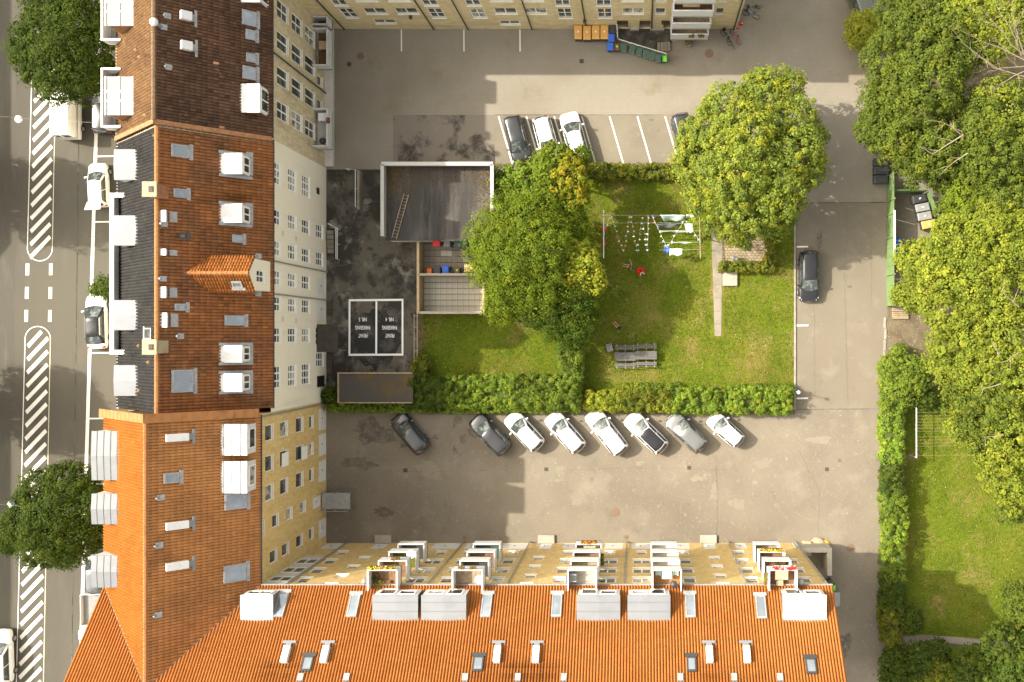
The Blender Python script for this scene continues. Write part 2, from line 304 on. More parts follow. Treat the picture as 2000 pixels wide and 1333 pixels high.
PAL = {  # (clump colours, weights): real leaf colours
    'maple': ([(0.214, 0.253, 0.031), (0.175, 0.226, 0.034), (0.262, 0.280, 0.026), (0.148, 0.199, 0.036), (0.319, 0.280, 0.031)], [.36, .32, .14, .17, .01]),
    'green': ([(0.063, 0.098, 0.013), (0.077, 0.112, 0.013), (0.053, 0.084, 0.013), (0.099, 0.125, 0.015)], [.35, .3, .2, .15]),
    'mid': ([(0.116, 0.161, 0.012), (0.140, 0.186, 0.012), (0.092, 0.139, 0.012), (0.176, 0.211, 0.014)], [.35, .3, .2, .15]),
    'gold': ([(0.206, 0.215, 0.014), (0.251, 0.224, 0.014), (0.170, 0.194, 0.016), (0.289, 0.235, 0.018)], [.35, .3, .25, .1]),
    'lime': ([(0.276, 0.304, 0.026), (0.336, 0.337, 0.034), (0.216, 0.259, 0.026)], [.45, .25, .3]),
    'dark': ([(0.056, 0.089, 0.010), (0.066, 0.106, 0.010), (0.081, 0.119, 0.011), (0.103, 0.134, 0.010)], [.3, .35, .25, .1]),
    'street': ([(0.042, 0.069, 0.006), (0.053, 0.083, 0.006), (0.039, 0.061, 0.006), (0.077, 0.104, 0.006)], [.34, .34, .2, .12]),
    'poplar': ([(0.182, 0.218, 0.024), (0.213, 0.244, 0.024), (0.149, 0.189, 0.022), (0.248, 0.268, 0.029)], [.38, .27, .25, .1]),
    'forest': ([(0.100, 0.133, 0.018), (0.084, 0.116, 0.015), (0.119, 0.150, 0.018), (0.140, 0.162, 0.015)], [.38, .3, .22, .1]),
    'hedge': ([(0.132, 0.190, 0.023), (0.158, 0.211, 0.023), (0.106, 0.159, 0.023), (0.189, 0.230, 0.025)], [.35, .3, .2, .15]),
    'bright': ([(0.167, 0.250, 0.026), (0.200, 0.272, 0.029), (0.137, 0.207, 0.029), (0.244, 0.276, 0.029)], [.4, .3, .2, .1]),
    'olive': ([(0.163, 0.177, 0.019), (0.130, 0.150, 0.018), (0.200, 0.199, 0.020)], [.4, .4, .2]),
    'willow': ([(0.317, 0.335, 0.034), (0.370, 0.381, 0.039), (0.252, 0.277, 0.030)], [.4, .3, .3]),
    'autumn': ([(0.253, 0.162, 0.010), (0.182, 0.162, 0.010), (0.222, 0.123, 0.009)], [.4, .4, .2])}
def pick(pal, n):
    c, w = PAL[pal]; c = np.array(c); i = RNG.choice(len(c), n, p=np.array(w) / sum(w)); return c[i] * RNG.uniform(.88, 1.13, (n, 1))
def blob_clumps(cx, cy, cz, r, pal, step=.62, crad=.52, zs=.8, low=-.35):
    n = max(8, int(4 * math.pi * r * r * (1 - low) / 2 / (step * step)))
    i = np.arange(n) + .5; z = 1 - (1 - low) * i / n; ph = i * 2.39996 + RNG.uniform(0, 6.28)
    rr = np.sqrt(np.clip(1 - z * z, 0, 1)); d = np.stack([rr * np.cos(ph), rr * np.sin(ph), z], 1)
    d += RNG.normal(size=d.shape) * .13; d /= np.linalg.norm(d, axis=1)[:, None]
    rad = r * np.clip(RNG.normal(.93, .15, n), .55, 1.35); cen = np.array([cx, cy, cz]) + d * rad[:, None] * np.array([1, 1, zs])
    return cen, d, crad * np.clip(RNG.lognormal(-.05, .42, n), .4, 2.1), pick(pal, n)
def tree(name, label, trunk, blobs, pal, cat='tree', group=None, size=.26, per=34, step=.62, crad=.52, tr=.22, accent=None, bark='bark'):
    """trunk: pixel of the foot; blobs: (px, py, z, r) boughs of the crown"""
    foot = P(trunk[0], trunk[1], 0); e = empty(name, foot, label=label, cat=cat, group=group); Vs = []; Fs = []; Ts = []; off = 0
    parts = []
    pts = []
    for b in blobs:
        c = P(b[0], b[1], b[2]); pts.append((c, b[3]))
        parts.append(blob_clumps(c.x - foot.x, c.y - foot.y, c.z, b[3], b[4] if len(b) > 4 else (accent[0] if accent and RNG.random() < accent[1] * 1.4 else pal), step, crad))
    cen, nor, rad, base = (np.concatenate([p[i] for p in parts]) for i in range(4))
    for c, r in pts:                         # boughs and leaves deeper in the crown
        parts.append(blob_clumps(c.x - foot.x, c.y - foot.y, c.z - r * .1, r * .62, pal, step * 1.5, crad * 1.5, low=-.1))
    n0 = len(cen); cen, nor, rad, base = (np.concatenate([p[i] for p in parts]) for i in range(4))
    keep = np.ones(len(cen), bool)           # drop clumps buried inside another bough
    for c, r in pts:
        dd = (cen - np.array([c.x - foot.x, c.y - foot.y, c.z])) / np.array([r, r, r * .8]); k2 = (dd * dd).sum(1) > .42; k2[n0:] = True; keep &= k2
    V, F, T = clumps_to_leaves(cen[keep], nor[keep], rad[keep], base[keep], per, size)
    npmesh('crown', V, F, 'leaf', e, tint=T)
    mb = MB(); zt = np.mean([p[0].z for p in pts]); top = Vector((np.mean([p[0].x for p in pts]) - foot.x, np.mean([p[0].y for p in pts]) - foot.y, zt * .62))
    mb.tube([(0, 0, -.1), (0, 0, .3), top * .5 + Vector((.1, -.1, 0)), top], [tr * 1.5, tr * 1.1, tr * .85, tr * .65], 8)
    for c, r in pts:
        l = c - foot; l.z -= r * .2; mid = (top + l) / 2 + Vector((random.uniform(-.2, .2), random.uniform(-.2, .2), .35))
        mb.tube([top * .92, mid, l], [tr * .5, tr * .32, tr * .12], 5)
        for k in range(3):
            a = random.uniform(0, 6.28); mb.tube([l * .9 + mid * .1, l + Vector((math.cos(a) * r * .7, math.sin(a) * r * .7, r * .25))], [tr * .16, .02], 4)
    mb.build('trunk', bark, e, smooth=True)
    return e
def hedge(name, label, rects, h, pal, cat='hedge', group=None, bump=.18, size=.13, per=34, step=.32, crad=.28, mixpal=None):
    """rects: pixel rectangles (x0, y0, x1, y1[, palette]) seen at the top of the hedge"""
    parts = []; x0, y0 = rects[0][:2]; o = P(x0, y0, 0); e = empty(name, o, label=label, cat=cat, group=group); core = MB()
    for rc in rects:
        a = P(rc[0], rc[3], h); b = P(rc[2], rc[1], h); p = rc[4] if len(rc) > 4 else pal; hh = rc[5] if len(rc) > 5 else h
        lx, ly = b.x - a.x, b.y - a.y
        n = max(6, int(1.5 * lx * ly / step ** 2)); cen = np.stack([RNG.uniform(a.x, b.x, n), RNG.uniform(a.y, b.y, n), hh + RNG.normal(size=n) * bump], 1)
        nor = np.tile([0, 0, 1.0], (n, 1)) + RNG.normal(size=(n, 3)) * .35
        ns = max(6, int(2 * (lx + ly) * hh / step ** 2 * .8)); u = RNG.uniform(0, 2 * (lx + ly), ns); zz = RNG.uniform(.1, hh, ns); cs = np.zeros((ns, 3)); no = np.zeros((ns, 3))
        for i, q in enumerate(u):
            if q < lx: cs[i] = (a.x + q, a.y, zz[i]); no[i] = (0, -1, .3)
            elif q < lx + ly: cs[i] = (b.x, a.y + q - lx, zz[i]); no[i] = (1, 0, .3)
            elif q < 2 * lx + ly: cs[i] = (b.x - (q - lx - ly), b.y, zz[i]); no[i] = (0, 1, .3)
            else: cs[i] = (a.x, b.y - (q - 2 * lx - ly), zz[i]); no[i] = (-1, 0, .3)
        cen = np.concatenate([cen, cs]); nor = np.concatenate([nor, no]); base = pick(p, len(cen))
        patch = np.sin(cen[:, 0] * 1.1 + 3) * np.sin(cen[:, 1] * 1.3 + 1) + RNG.normal(size=len(cen)) * .35     # plants of differing leaf colour side by side
        base *= (1 + .13 * patch)[:, None]
        if mixpal: s = patch > .75; base[s] = pick(mixpal, s.sum())
        parts.append((cen - np.array(o), nor, crad * RNG.uniform(.6, 1.4, len(cen)), np.clip(base, .01, .5)))
        core.box(a.x + .12 - o.x, b.x - .12 - o.x, a.y + .12 - o.y, b.y - .12 - o.y, .0, hh - .30)
    cen, nor, rad, base = (np.concatenate([p[i] for p in parts]) for i in range(4))
    V, F, T = clumps_to_leaves(cen, nor, rad, base, per, size)
    npmesh('foliage', V, F, 'leaf', e, tint=T); core.build('stems', 'under_foliage', e)
    return e

# ---- tiled roof slope: pantile profile, stepped courses
def tile_slope(name, parent, O, U, L, S, D, matname, tw=.22, tl=.36, hgt=.10, clips=(), var=.22, odd=None, step=.08, stains=(), trough=.12):
    O, U, S = Vector(O), Vector(U).normalized(), Vector(S).normalized(); Nn = U.cross(S); 
    if Nn.z < 0: Nn = -Nn
    nc = max(1, round(L / tw)); nr = max(1, round(D / tl)); prof = np.array([0.0, .85, 1.0, .8, 0.0]); pu = np.array([0, .12, .46, .80, .92]) * (1 - trough) / .92; K = len(pu)
    u = np.concatenate([(np.arange(nc)[:, None] + pu).ravel(), [nc]]) * (L / nc); hc = np.concatenate([np.tile(prof, nc), [0]]) * hgt
    d1 = D / nr; s = np.repeat(np.arange(nr), 3) * d1; s[1::3] -= .0; s[2::3] += d1 + min(.12, d1 * .3); s[0::3] += .012; hr = np.tile([step - (.035 if step > .02 else .008), step, -.01], nr)   # lip, lower edge, upper edge tucked under the next course
    flush = step <= .02
    if flush: s[0::3] = np.arange(nr) * d1; s[2::3] = (np.arange(nr) + 1) * d1; hr = np.zeros(3 * nr)       # smooth interlocking tiles
    UU, SS = np.meshgrid(u, s); HH = hc[None, :] * np.tile([1.0, 1.0, 1.0 if flush else .85], nr)[:, None] + hr[:, None]
    if odd: HH = HH + (RNG.normal(size=(nr, 1)).repeat(3, 0) * .008)
    V = np.array(O)[None, None] + UU[..., None] * np.array(U) + SS[..., None] * np.array(S) + HH[..., None] * np.array(Nn)
    w = len(u); rows = np.array([r for r in range(3 * nr - 1) if r % 3 == 1 or (r % 3 == 0 and not flush)]); i = rows[:, None] * w + np.arange(w - 1)[None]; F = np.stack([i, i + 1, i + w + 1, i + w], -1).reshape(-1, 4)
    t = 1 + RNG.normal(size=(nr, nc)) * var * .6; tt = np.repeat(np.clip(t, .45, 1.7), 3, 0); tt = np.concatenate([np.repeat(tt, K, 1), tt[:, -1:]], 1)
    T = np.repeat(tt.reshape(-1, 1), 3, 1)
    if odd:      # odd replacement tiles
        m = RNG.random((nr, nc)) < odd[1]; mm = np.repeat(np.repeat(m, 3, 0), K, 1); mm = np.concatenate([mm, mm[:, -1:]], 1).ravel(); T[mm] = odd[0]
    if stains:   # soot and lichen marks at their places on the roof
        W3 = V.reshape(-1, 3); kk = FPX / (CAM_H - W3[:, 2]); qx = CX + W3[:, 0] * kk; qy = CY - W3[:, 1] * kk; jit = np.repeat(RNG.uniform(.35, 1.0, (nr, 1, 1)) * RNG.uniform(.5, 1.0, (1, nc, 1)), 1, 2)[..., 0]
        jj = np.repeat(np.repeat(jit, 3, 0), K, 1); jj = np.concatenate([jj, jj[:, -1:]], 1).ravel()
        for sx, sy, rx_, ry_, a_ in stains: T = T * (1 - a_ * jj * np.exp(-((qx - sx) / rx_) ** 2 - ((qy - sy) / ry_) ** 2))[:, None]
    if Nn.dot(U.cross(S)) < 0: F = F[:, ::-1]
    o = npmesh(name, V.reshape(-1, 3), F, matname, parent, tint=T, kind='stuff')
    if clips:
        bm = bmesh.new(); bm.from_mesh(o.data)
        for co, no in clips:
            bmesh.ops.bisect_plane(bm, geom=bm.verts[:] + bm.edges[:] + bm.faces[:], plane_co=co, plane_no=no, clear_outer=True)
        bm.to_mesh(o.data); bm.free()
    return o

# ---- wall with window openings; windows stand in the reveals
def wall(name, parent, O, U, W, Hh, holes, matname, depth=.12):
    """O lower corner, U along the wall (facade to the right-hand side of U seen from outside is -N); holes (u0, u1, z0, z1) relative"""
    O, U = Vector(O), Vector(U).normalized(); N = U.cross(Vector((0, 0, 1))); mb = MB()
    us = sorted({0.0, W, *[h[0] for h in holes], *[h[1] for h in holes]}); zs = sorted({0.0, Hh, *[h[2] for h in holes], *[h[3] for h in holes]})
    us = [u for u in us if 0 <= u <= W]; zs = [z for z in zs if 0 <= z <= Hh]
    Q = lambda u, z, d=0: O + U * u + Vector((0, 0, z)) - N * d
    for i in range(len(us) - 1):
        j = 0
        while j < len(zs) - 1:
            uc = (us[i] + us[i + 1]) / 2
            inh = lambda jj: any(h[0] < uc < h[1] and h[2] < (zs[jj] + zs[jj + 1]) / 2 < h[3] for h in holes)
            if inh(j): j += 1; continue
            k = j
            while k + 1 < len(zs) - 1 and not inh(k + 1): k += 1
            mb.poly([Q(us[i], zs[j]), Q(us[i + 1], zs[j]), Q(us[i + 1], zs[k + 1]), Q(us[i], zs[k + 1])]); j = k + 1
    for a, b, c, d in holes:
        for p, q in (((a, c), (b, c)), ((b, c), (b, d)), ((b, d), (a, d)), ((a, d), (a, c))):
            mb.poly([Q(*p), Q(*p, depth), Q(*q, depth), Q(*q)])
    return mb.build(name, matname, parent)
def window(parent, O, U, u0, u1, z0, z1, nx=2, nz=1, depth=.10, pane='glass', frame='white_frame', bar=.07, sill=True, name='window', z_mull=None):
    O, U = Vector(O), Vector(U).normalized(); N = U.cross(Vector((0, 0, 1))); Z = Vector((0, 0, 1)); mb = MB(); B = O + U * u0 + Z * z0 - N * depth
    w, h = u1 - u0, z1 - z0; t = bar
    def bx(a, b, c, d, pr=.05): mb.obox(B + U * a + Z * c - N * .02, U * (b - a), Z * (d - c), N * (pr + .02))
    bx(0, t, 0, h); bx(w - t, w, 0, h); bx(t, w - t, 0, t); bx(t, w - t, h - t, h)
    for i in range(1, nx): x = w * i / nx; bx(x - t * .6, x + t * .6, t, h - t, .045)
    for i in range(1, nz): y = h * i / nz; bx(t, w - t, y - t * .3, y + t * .3, .035)
    if sill: mb.obox(B + U * (-.04) - Z * .05 + N * 0.0, U * (w + .08), Z * .045, N * (depth + .07))
    o = mb.build(name, frame, parent)
    MB().poly([B + U * a + Z * c for a, c in ((t, t), (w - t, t), (w - t, h - t), (t, h - t))]).build('pane', pane, o)
    return o
def rp(a=.55): return 'glass' if random.random() < a else 'glass_curtain'
# ------------------------------------------------------------------ ground, roads, paving
ST = dict(kind='structure')
sheet('ground', [(-600, -600), (600, -600), (600, 600), (-600, 600)], -.03, 'asphalt_lane', px=False, **ST)
street = sheet('street', [(-2500, -2500), (252, -2500), (252, 3800), (-2500, 3800)], -.006, 'asphalt_street', **ST)
for x0, x1, nm in ((-2500, 24, 'asphalt_track'),):
    sheet('bus_lane', [(x0, -2500), (x1 + 22, -2500), (x1 - 12, 3800), (x0, 3800)], -.002, nm, **ST)
sheet('sidewalk', [(252, -2500), (400, -2500), (400, 3800), (252, 3800)], .12, 'concrete', thick=.15, **ST)
yard = sheet('yard_paving', [(600, -900), (1735, -900), (1735, 396), (1553, 396), (1553, 332), (600, 332)], 0, 'pavers', **ST)
bays = sheet('parking_bay_asphalt', [(768, 225), (1335, 225), (1335, 331), (768, 331)], .004, 'asphalt_bay', **ST)
sheet('stained_asphalt', [(768, 225), (963, 225), (968, 331), (768, 331)], .008, 'asphalt_patch', **ST)
old_yard = sheet('back_yard_asphalt', [(600, 332), (818, 332), (818, 792), (600, 792)], 0, 'asphalt_old', **ST)
sheet('fresh_tarmac_patch', [(733 + 47 * math.cos(t / 40 * 6.283) * (1 + .10 * math.sin(t * 1.3) + .05 * math.sin(t * 3.1)), 662 + 57 * math.sin(t / 40 * 6.283) * (1 + .09 * math.cos(t * 1.9) + .05 * math.sin(t * 2.7))) for t in range(40)], .005, 'fresh_tarmac', **ST)
lot = sheet('car_park', [(560, 792), (1553, 792), (1553, 1600), (560, 1600)], 0, 'asphalt_lot', **ST)
lane = sheet('lane', [(1553, 396), (1735, 396), (1728, 1600), (1553, 1600)], 0.0, 'asphalt_lane', **ST)
sheet('lot_apron', [(1553, 800), (1727, 800), (1727, 1600), (1553, 1600)], .004, 'asphalt_lot', **ST)
sheet('garden_soil', [(818, 320), (1553, 320), (1553, 810), (818, 810)], .02, 'soil', **ST)
lawn = sheet('garden_lawn', [(1132, 347), (1550, 347), (1550, 768), (1132, 768)], .05, 'lawn', **ST)
sheet('small_lawn', [(824, 560), (1134, 560), (1134, 760), (824, 760)], .046, 'lawn', **ST)
MB().box(*(lambda a, b: (a.x, b.x, b.y, a.y))(P(1550.5, 330), P(1554, 800)), 0, .11).build('kerb', 'kerb', **ST)
sheet('wood_floor', [(1735, -900), (3600, -900), (3600, 3000), (1735, 3000)], -.012, 'soil', **ST)
sheet('meadow', [(1768, 760), (2500, 770), (2500, 1246), (1980, 1254), (1850, 1243), (1768, 1240)], .012, 'lawn', **ST)
sheet('footpath', [(1762, 1244), (1800, 1240), (1850, 1243), (1980, 1254), (2100, 1262), (2100, 1276), (1960, 1268), (1850, 1256), (1770, 1260)], .02, 'concrete', **ST)
sheet('rough_grass', [(1730, 1262), (2500, 1272), (2500, 2200), (1730, 2200)], .0, 'lawn', **ST)
edge = MB(); 
for k in range(9): 
    a = P(1728 + math.sin(k * 1.7) * 1.2, 620 + k * 22); edge.obox((a.x - .12, a.y - .98, 0), (.2, 0, 0), (.02, .96, 0), (0, 0, .08))
edge.build('lane_edging', 'kerb', **ST)
# thin dark joints
for nm, pts in (('lane_joint', [(1553, 396), (1735, 395), (1735, 396.3), (1553, 397.2)]), ('lane_joint', [(1553, 799.5), (1727, 798.5), (1727, 799.5), (1553, 800.6)]),
                ('street_joint', [(159.5, -200), (160.3, -200), (138, 1500), (137, 1500)]), ('yard_joint', [(965, 224.2), (1335, 224.2), (1335, 225.2), (965, 225.2)]), ('yard_joint', [(640, 331.5), (745, 331.5), (745, 332.6), (640, 332.6)])):
    sheet(nm, pts, .009, 'asphalt_old', **ST)
# patio, path, slab
sheet('patio', [(1411, 430), (1502, 430), (1502, 520), (1411, 520)], .062, 'patio_bricks', **ST)
pth = [(1389, 440), (1411, 440), (1410, 520), (1409, 657), (1396, 657), (1391, 520)]
pm = empty('garden_path', P(1400, 550), label='long narrow concrete path running down the lawn', cat='path'); pm['kind'] = 'structure'
ys = [440, 470, 498, 528, 556, 582, 608, 633, 657]
for a, b in zip(ys, ys[1:]):
    f = lambda y: (1389 + (y - 440) * .031, 1411 - (y - 440) * .010)
    q = [P(f(a)[0], a + .3), P(f(a)[1], a + .3), P(f(b)[1], b), P(f(b)[0], b)]; o = P(1400, 550)
    MB().prism([(p.x - o.x, p.y - o.y) for p in q][::-1], .03, .075 + random.uniform(-.006, .006)).build('slab', 'concrete', pm, bevel=.015)
o = P(1411, 559); MB().box(0, 1.32, 0, 1.27, .02, .32).build('concrete_slab', 'concrete_pale', bevel=.02, label='square raised concrete slab lying on the lawn beside the path', cat='slab').location = (o.x, o.y, 0)

# ------------------------------------------------------------------ painted markings (children of the surface they lie on)
def mark(name, pts, parent, m='white_paint', z=.012): return sheet(name, pts, z, m, parent)
lx = lambda y: 64.5 - .0255 * (y - 60); rx = lambda y: 111 - .0205 * (y - 60)
def island(y0, y1, stripes, top_round, bot_round):
    n = 14; W = 1.7
    for side, f in ((0, lx), (1, rx)):
        a, b = (y0 + 24 if top_round else y0), (y1 - 24 if bot_round else y1)
        mark('edge_line', [(f(a) - W / 2, a), (f(a) + W / 2, a), (f(b) + W / 2, b), (f(b) - W / 2, b)], street, 'dirty_paint' if side else 'white_paint')
    for rnd, yc, sg in ((top_round, y0 + 24, -1), (bot_round, y1 - 24, 1)):
        if not rnd: continue
        cx, r = (lx(yc) + rx(yc)) / 2, (rx(yc) - lx(yc)) / 2
        ang = [math.pi * i / n for i in range(n + 1)]
        out = [(cx + (r + W / 2) * math.cos(t), yc + sg * 24 * math.sin(t) * (1 + W / 2 / r)) for t in ang]; inn = [(cx + (r - W / 2) * math.cos(t), yc + sg * (24 - W / 2) * math.sin(t)) for t in ang]
        mb = MB(); mb.v = [tuple(P(x, y).to_2d()) + (.012,) for x, y in out + inn]
        mb.f = [((i, i + 1, n + 2 + i, n + 1 + i) if sg < 0 else (i, n + 1 + i, n + 2 + i, i + 1)) for i in range(n)]; mb.m = [0] * n
        mb.build('edge_line', 'white_paint', street)
    for y in stripes:
        xa, xb = lx(y) + 4.5, rx(y - 38) - 3.5; s = .5
        if rnd_ok(y, y0, y1, top_round, bot_round) == 1: xb = (xa + xb) / 2 + 8
        if rnd_ok(y, y0, y1, top_round, bot_round) == 2: xa = (xa + xb) / 2 + 2
        yb = y - (xb - xa) * .98
        mark('hatch_stripe', [(xa - .8, y - 3.6), (xb - 3.2, yb - 3.8), (xb + .9, yb + 2.6), (xa + 3.2, y + 3.2)], street)
def rnd_ok(y, y0, y1, t, b):
    if t and y - 38 < y0 + 8: return 1
    if b and y > y1 - 4: return 2
    return 0
island(-300, 510, [501.5 + 2.5 - 25.4 * k for k in range(26)], False, True)
island(638, 1700, [677 + 25.9 * k for k in range(38)], True, False)
for y in (515, 561, 606):
    for f in (lx, rx): x = f(y) + (1 if f is lx else -2); mark('lane_dash', [(x - 3.5, y), (x + 3.5, y), (x + 3, y + 23), (x - 4, y + 23)], street, 'white_paint' if f is lx else 'dirty_paint')
wx = lambda y: 190.5 - .0295 * (y - 170)
ys = [-400, 130, 360, 462, 700, 818, 1100, 1700]
for a, b in zip(ys, ys[1:]): mark('parking_line', [(wx(a) - 3.3, a + .5), (wx(a) + 3.3, a + .5), (wx(b) + 3.3, b), (wx(b) - 3.3, b)], street)
for y in (306, 434, 690, 818, 945, 1072): mark('bay_line', [(wx(y) + 3.5, y - 1.3), (252, y - 2.5), (252, y + .3), (wx(y) + 3.5, y + 1.3)], street)
for i in range(7):
    x = 972.5 + 54.2 * i; mark('bay_line', [(x, 228), (x + 2.7, 227.5), (x + 30, 321), (x + 27, 321.5)], bays)
for x in (784, 906, 1015.5): mark('bay_line', [(x - 1.2, 58), (x + 1.2, 58), (x + 1.5, 101), (x - .9, 101)], yard)
for y in (482.5, 636, 778.5): mark('bay_dash', [(1556, y - 1.5), (1578.5, y - 1.8), (1578.5, y + 1.2), (1556, y + 1.6)], lane)
for a in ([(681, 585), (788, 584), (788, 588), (681, 589)], [(681, 691.5), (788, 691), (788, 695), (681, 695.5)], [(681, 589.3), (684.6, 589.2), (684.3, 691.2), (680.7, 691.3)], [(733.5, 589), (737, 589), (736.6, 691), (733, 691)], [(784.5, 588.3), (788, 588.3), (788, 690.7), (784.4, 690.7)]): mark('bay_frame_line', a, old_yard, 'fresh_paint')  # fresh_paint: white paint brightened to make up for the shade here
def lettering(txt, px, py, wpx, hpx):
    cu = bpy.data.curves.new('lettering', 'FONT'); cu.body = txt; cu.align_x = 'CENTER'; cu.align_y = 'CENTER'; cu.size = 1.0; cu.offset = .012
    o = bpy.data.objects.new('painted_lettering', cu); COL.objects.link(o); cu.materials.append(M('fresh_paint'))  # fresh_paint: white paint brightened to make up for the shade here
    bpy.context.view_layer.update(); d = o.dimensions
    o.scale = (wpx / 21.5 / d.x, hpx / 21.5 / d.y, 1); c = P(px, py); o.location = (c.x, c.y, .014); o.rotation_euler = (0, 0, math.pi); o.parent = old_yard
for x, nr in ((708.5, 'NR. 5'), (761, 'NR. 4')):
    lettering('PRIVAT', x + .5, 655.5, 17.5, 7.6); lettering('PARKERING', x, 640, 29, 7.6); lettering(nr, x, 624, 15.5, 7.6)

# ------------------------------------------------------------------ covers and drains
def cover(px, py, r, label, m='iron', square=False, ring=None):
    c = P(px, py); mb = MB()
    if square:
        mb.box(-r, r, -r, r, 0, .018)
        for i in range(5): mb.box(-r * .85, r * .85, -r * .8 + i * r * .36, -r * .66 + i * r * .36, .018, .03)
        e = mb.build('drain_grate', m, label=label, cat='drain')
    else:
        mb.lathe([(r, 0), (r, .015), (r * .92, .022), (r * .3, .022), (r * .25, .028), (.01, .028)], 20); e = mb.build('manhole_cover', m, label=label, cat='manhole cover')
    e.location = (c.x, c.y, .006)
    if ring: sheet('patched_ring', [(px + ring * 21.5 * math.cos(t / 18 * 6.283) * (1 + .16 * math.sin(t * 2.1)), py + ring * 21.5 * math.sin(t / 18 * 6.283) * (1 + .16 * math.cos(t * 1.7))) for t in range(18)], .0045, 'asphalt_bay', **ST)
cover(792, 919, .19, 'square drain grate in the car park below the lone dark grey car', square=True)
cover(1067, 917, .17, 'square drain grate in the car park ringed by a pale patch', square=True, ring=1.15)
cover(1346, 914, .17, 'square drain grate in the car park below the grey hatchback', square=True)
cover(1615, 917, .17, 'square drain grate out on the wide lane', square=True)
cover(1136, 120, .19, 'square drain grate in the paved yard below the orange lidded containers', square=True)
cover(1202, 1001, .40, 'round brown manhole cover in the car park', 'rust_iron')
cover(1661, 1070, .36, 'round reddish manhole cover by the porch shadow on the lane', 'rust_iron')
cover(704, 110, .33, 'round manhole cover in the mossy corner of the paved yard', 'rust_iron')
cover(682, 126, .22, 'small round black drain hole beside the balcony house', 'iron')
cover(1385, 105, .40, 'round rusty manhole cover below the dark bicycle', 'rust_iron')
cover(1223, 1050, .20, 'small round rusty cover at the foot of the south downpipe', 'rust_iron')
cover(907, 1050, .16, 'small round cover between the two left balcony stacks', 'rust_iron')

# ------------------------------------------------------------------ roof planes of the houses
XE = -28.5
class Slope:
    """a roof plane through the eave line, O on the eave, N the outward normal, S up the slope, U along the eave"""
    def __init__(s, O, U, S): s.O = Vector(O); s.U = Vector(U).normalized(); s.S = Vector(S).normalized(); s.N = s.U.cross(s.S); s.N = s.N if s.N.z > 0 else -s.N
    def at(s, px, py): return hit(px, py, s.O, s.N)
def skylight(parent, sl, x0, y0, x1, y1, double=False, frame='lead', glass='roof_glass', tilt=0):
    c = [sl.at(x, y) for x, y in ((x0, y0), (x1, y0), (x1, y1), (x0, y1))]; ctr = sum(c, Vector()) / 4
    pu = [(p - ctr).dot(sl.U) for p in c]; ps = [(p - ctr).dot(sl.S) for p in c]
    # the window is square to the tiles: mean half sizes
    hu = (max(pu) - min(pu)) / 2; hsz = (max(ps) - min(ps)) / 2
    lean = abs(ctr.y if abs(sl.S.x) > .1 else ctr.x) * 0
    if abs(sl.S.y) > .1: hu = min(hu, .37)
    U, S, N = sl.U, sl.S, sl.N; B = ctr - U * hu - S * hsz + N * .05; t = .09; mb = MB()
    mb.obox(B, U * t, S * 2 * hsz, N * .17); mb.obox(B + U * (2 * hu - t), U * t, S * 2 * hsz, N * .17)
    mb.obox(B + U * t, U * (2 * hu - 2 * t), S * t, N * .16); mb.obox(B + U * t + S * (2 * hsz - t * 1.6), U * (2 * hu - 2 * t), S * t * 1.6, N * .18)
    if double: mb.obox(B + U * (hu - t / 2) + S * t, U * t, S * (2 * hsz - 2.6 * t), N * .155)
    mb.obox(B - U * .12 - S * .28, U * (2 * hu + .24), S * .26, N * .12)
    o = mb.build('skylight', frame, parent); q = B + N * (.14 + .0)
    MB().poly([q + U * t + S * t, q + U * (2 * hu - t) + S * t, q + U * (2 * hu - t) + S * (2 * hsz - t * 1.6) + N * tilt, q + U * t + S * (2 * hsz - t * 1.6) + N * tilt]).build('pane', glass, o)
    return o
def roof_vent(parent, sl, px, py, w=.48, l=1.15, h=.42, m='white_metal', flash='zinc_pale'):
    """box vent lying up the slope; px, py: middle of its lower end"""
    B = sl.at(px, py); U, S, N = sl.U, sl.S, sl.N; mb = MB()
    mb.obox(B - U * w / 2 - N * .05, U * w, S * l, N * (h + .05)); o = mb.build('roof_vent', m, parent, bevel=.02)
    MB().obox(B - U * w * .42 - S * .26 - N * .02, U * w * .84, S * .26, N * .22).obox(B - U * w * 1.0 - S * .44 - N * .02, U * w * 2.0, S * .18, N * .20).build('flashing', flash, o)
def cowl(parent, sl, px, py, w=.5, l=.4, h=.55, m='zinc_pale'):
    B = sl.at(px, py); U, S, N = sl.U, sl.S, sl.N; D = Vector((S.x, S.y, 0)).normalized(); Z = Vector((0, 0, 1)); mb = MB()
    mb.obox(B - U * w / 2 - Z * .3, U * w, D * l, Z * (h + .3)); o = mb.build('vent_cowl', m, parent, bevel=.02)
    MB().obox(B - U * w * .56 - D * .06 + Z * h, U * w * 1.12, D * (l + .12), Z * .05).build('cap', 'white_metal', o); MB().obox(B - U * w * .5 - S * .5 - N * .02, U * w, S * .5, N * .20).build('flashing', 'lead', o)
def pipe(parent, sl, px, py, r=.07, h=.45, ball=False):
    B = sl.at(px, py); mb = MB().tube([B - Vector((0, 0, .1)), B + Vector((0, 0, h))], r, 8); o = mb.build('vent_pipe', 'zinc_pale', parent, smooth=False)
    if ball: MB().lathe([(.02, 0), (.22, .05), (.30, .22), (.24, .40), (.02, .48)], 14, (B.x, B.y, B.z + h - .05)).build('cowl_head', 'white_metal', o, smooth=True)
    U, S, N = sl.U, sl.S, sl.N; MB().obox(B - U * .2 - S * .28 - N * .02, U * .4, S * .45, N * .20).build('flashing', 'lead', o)
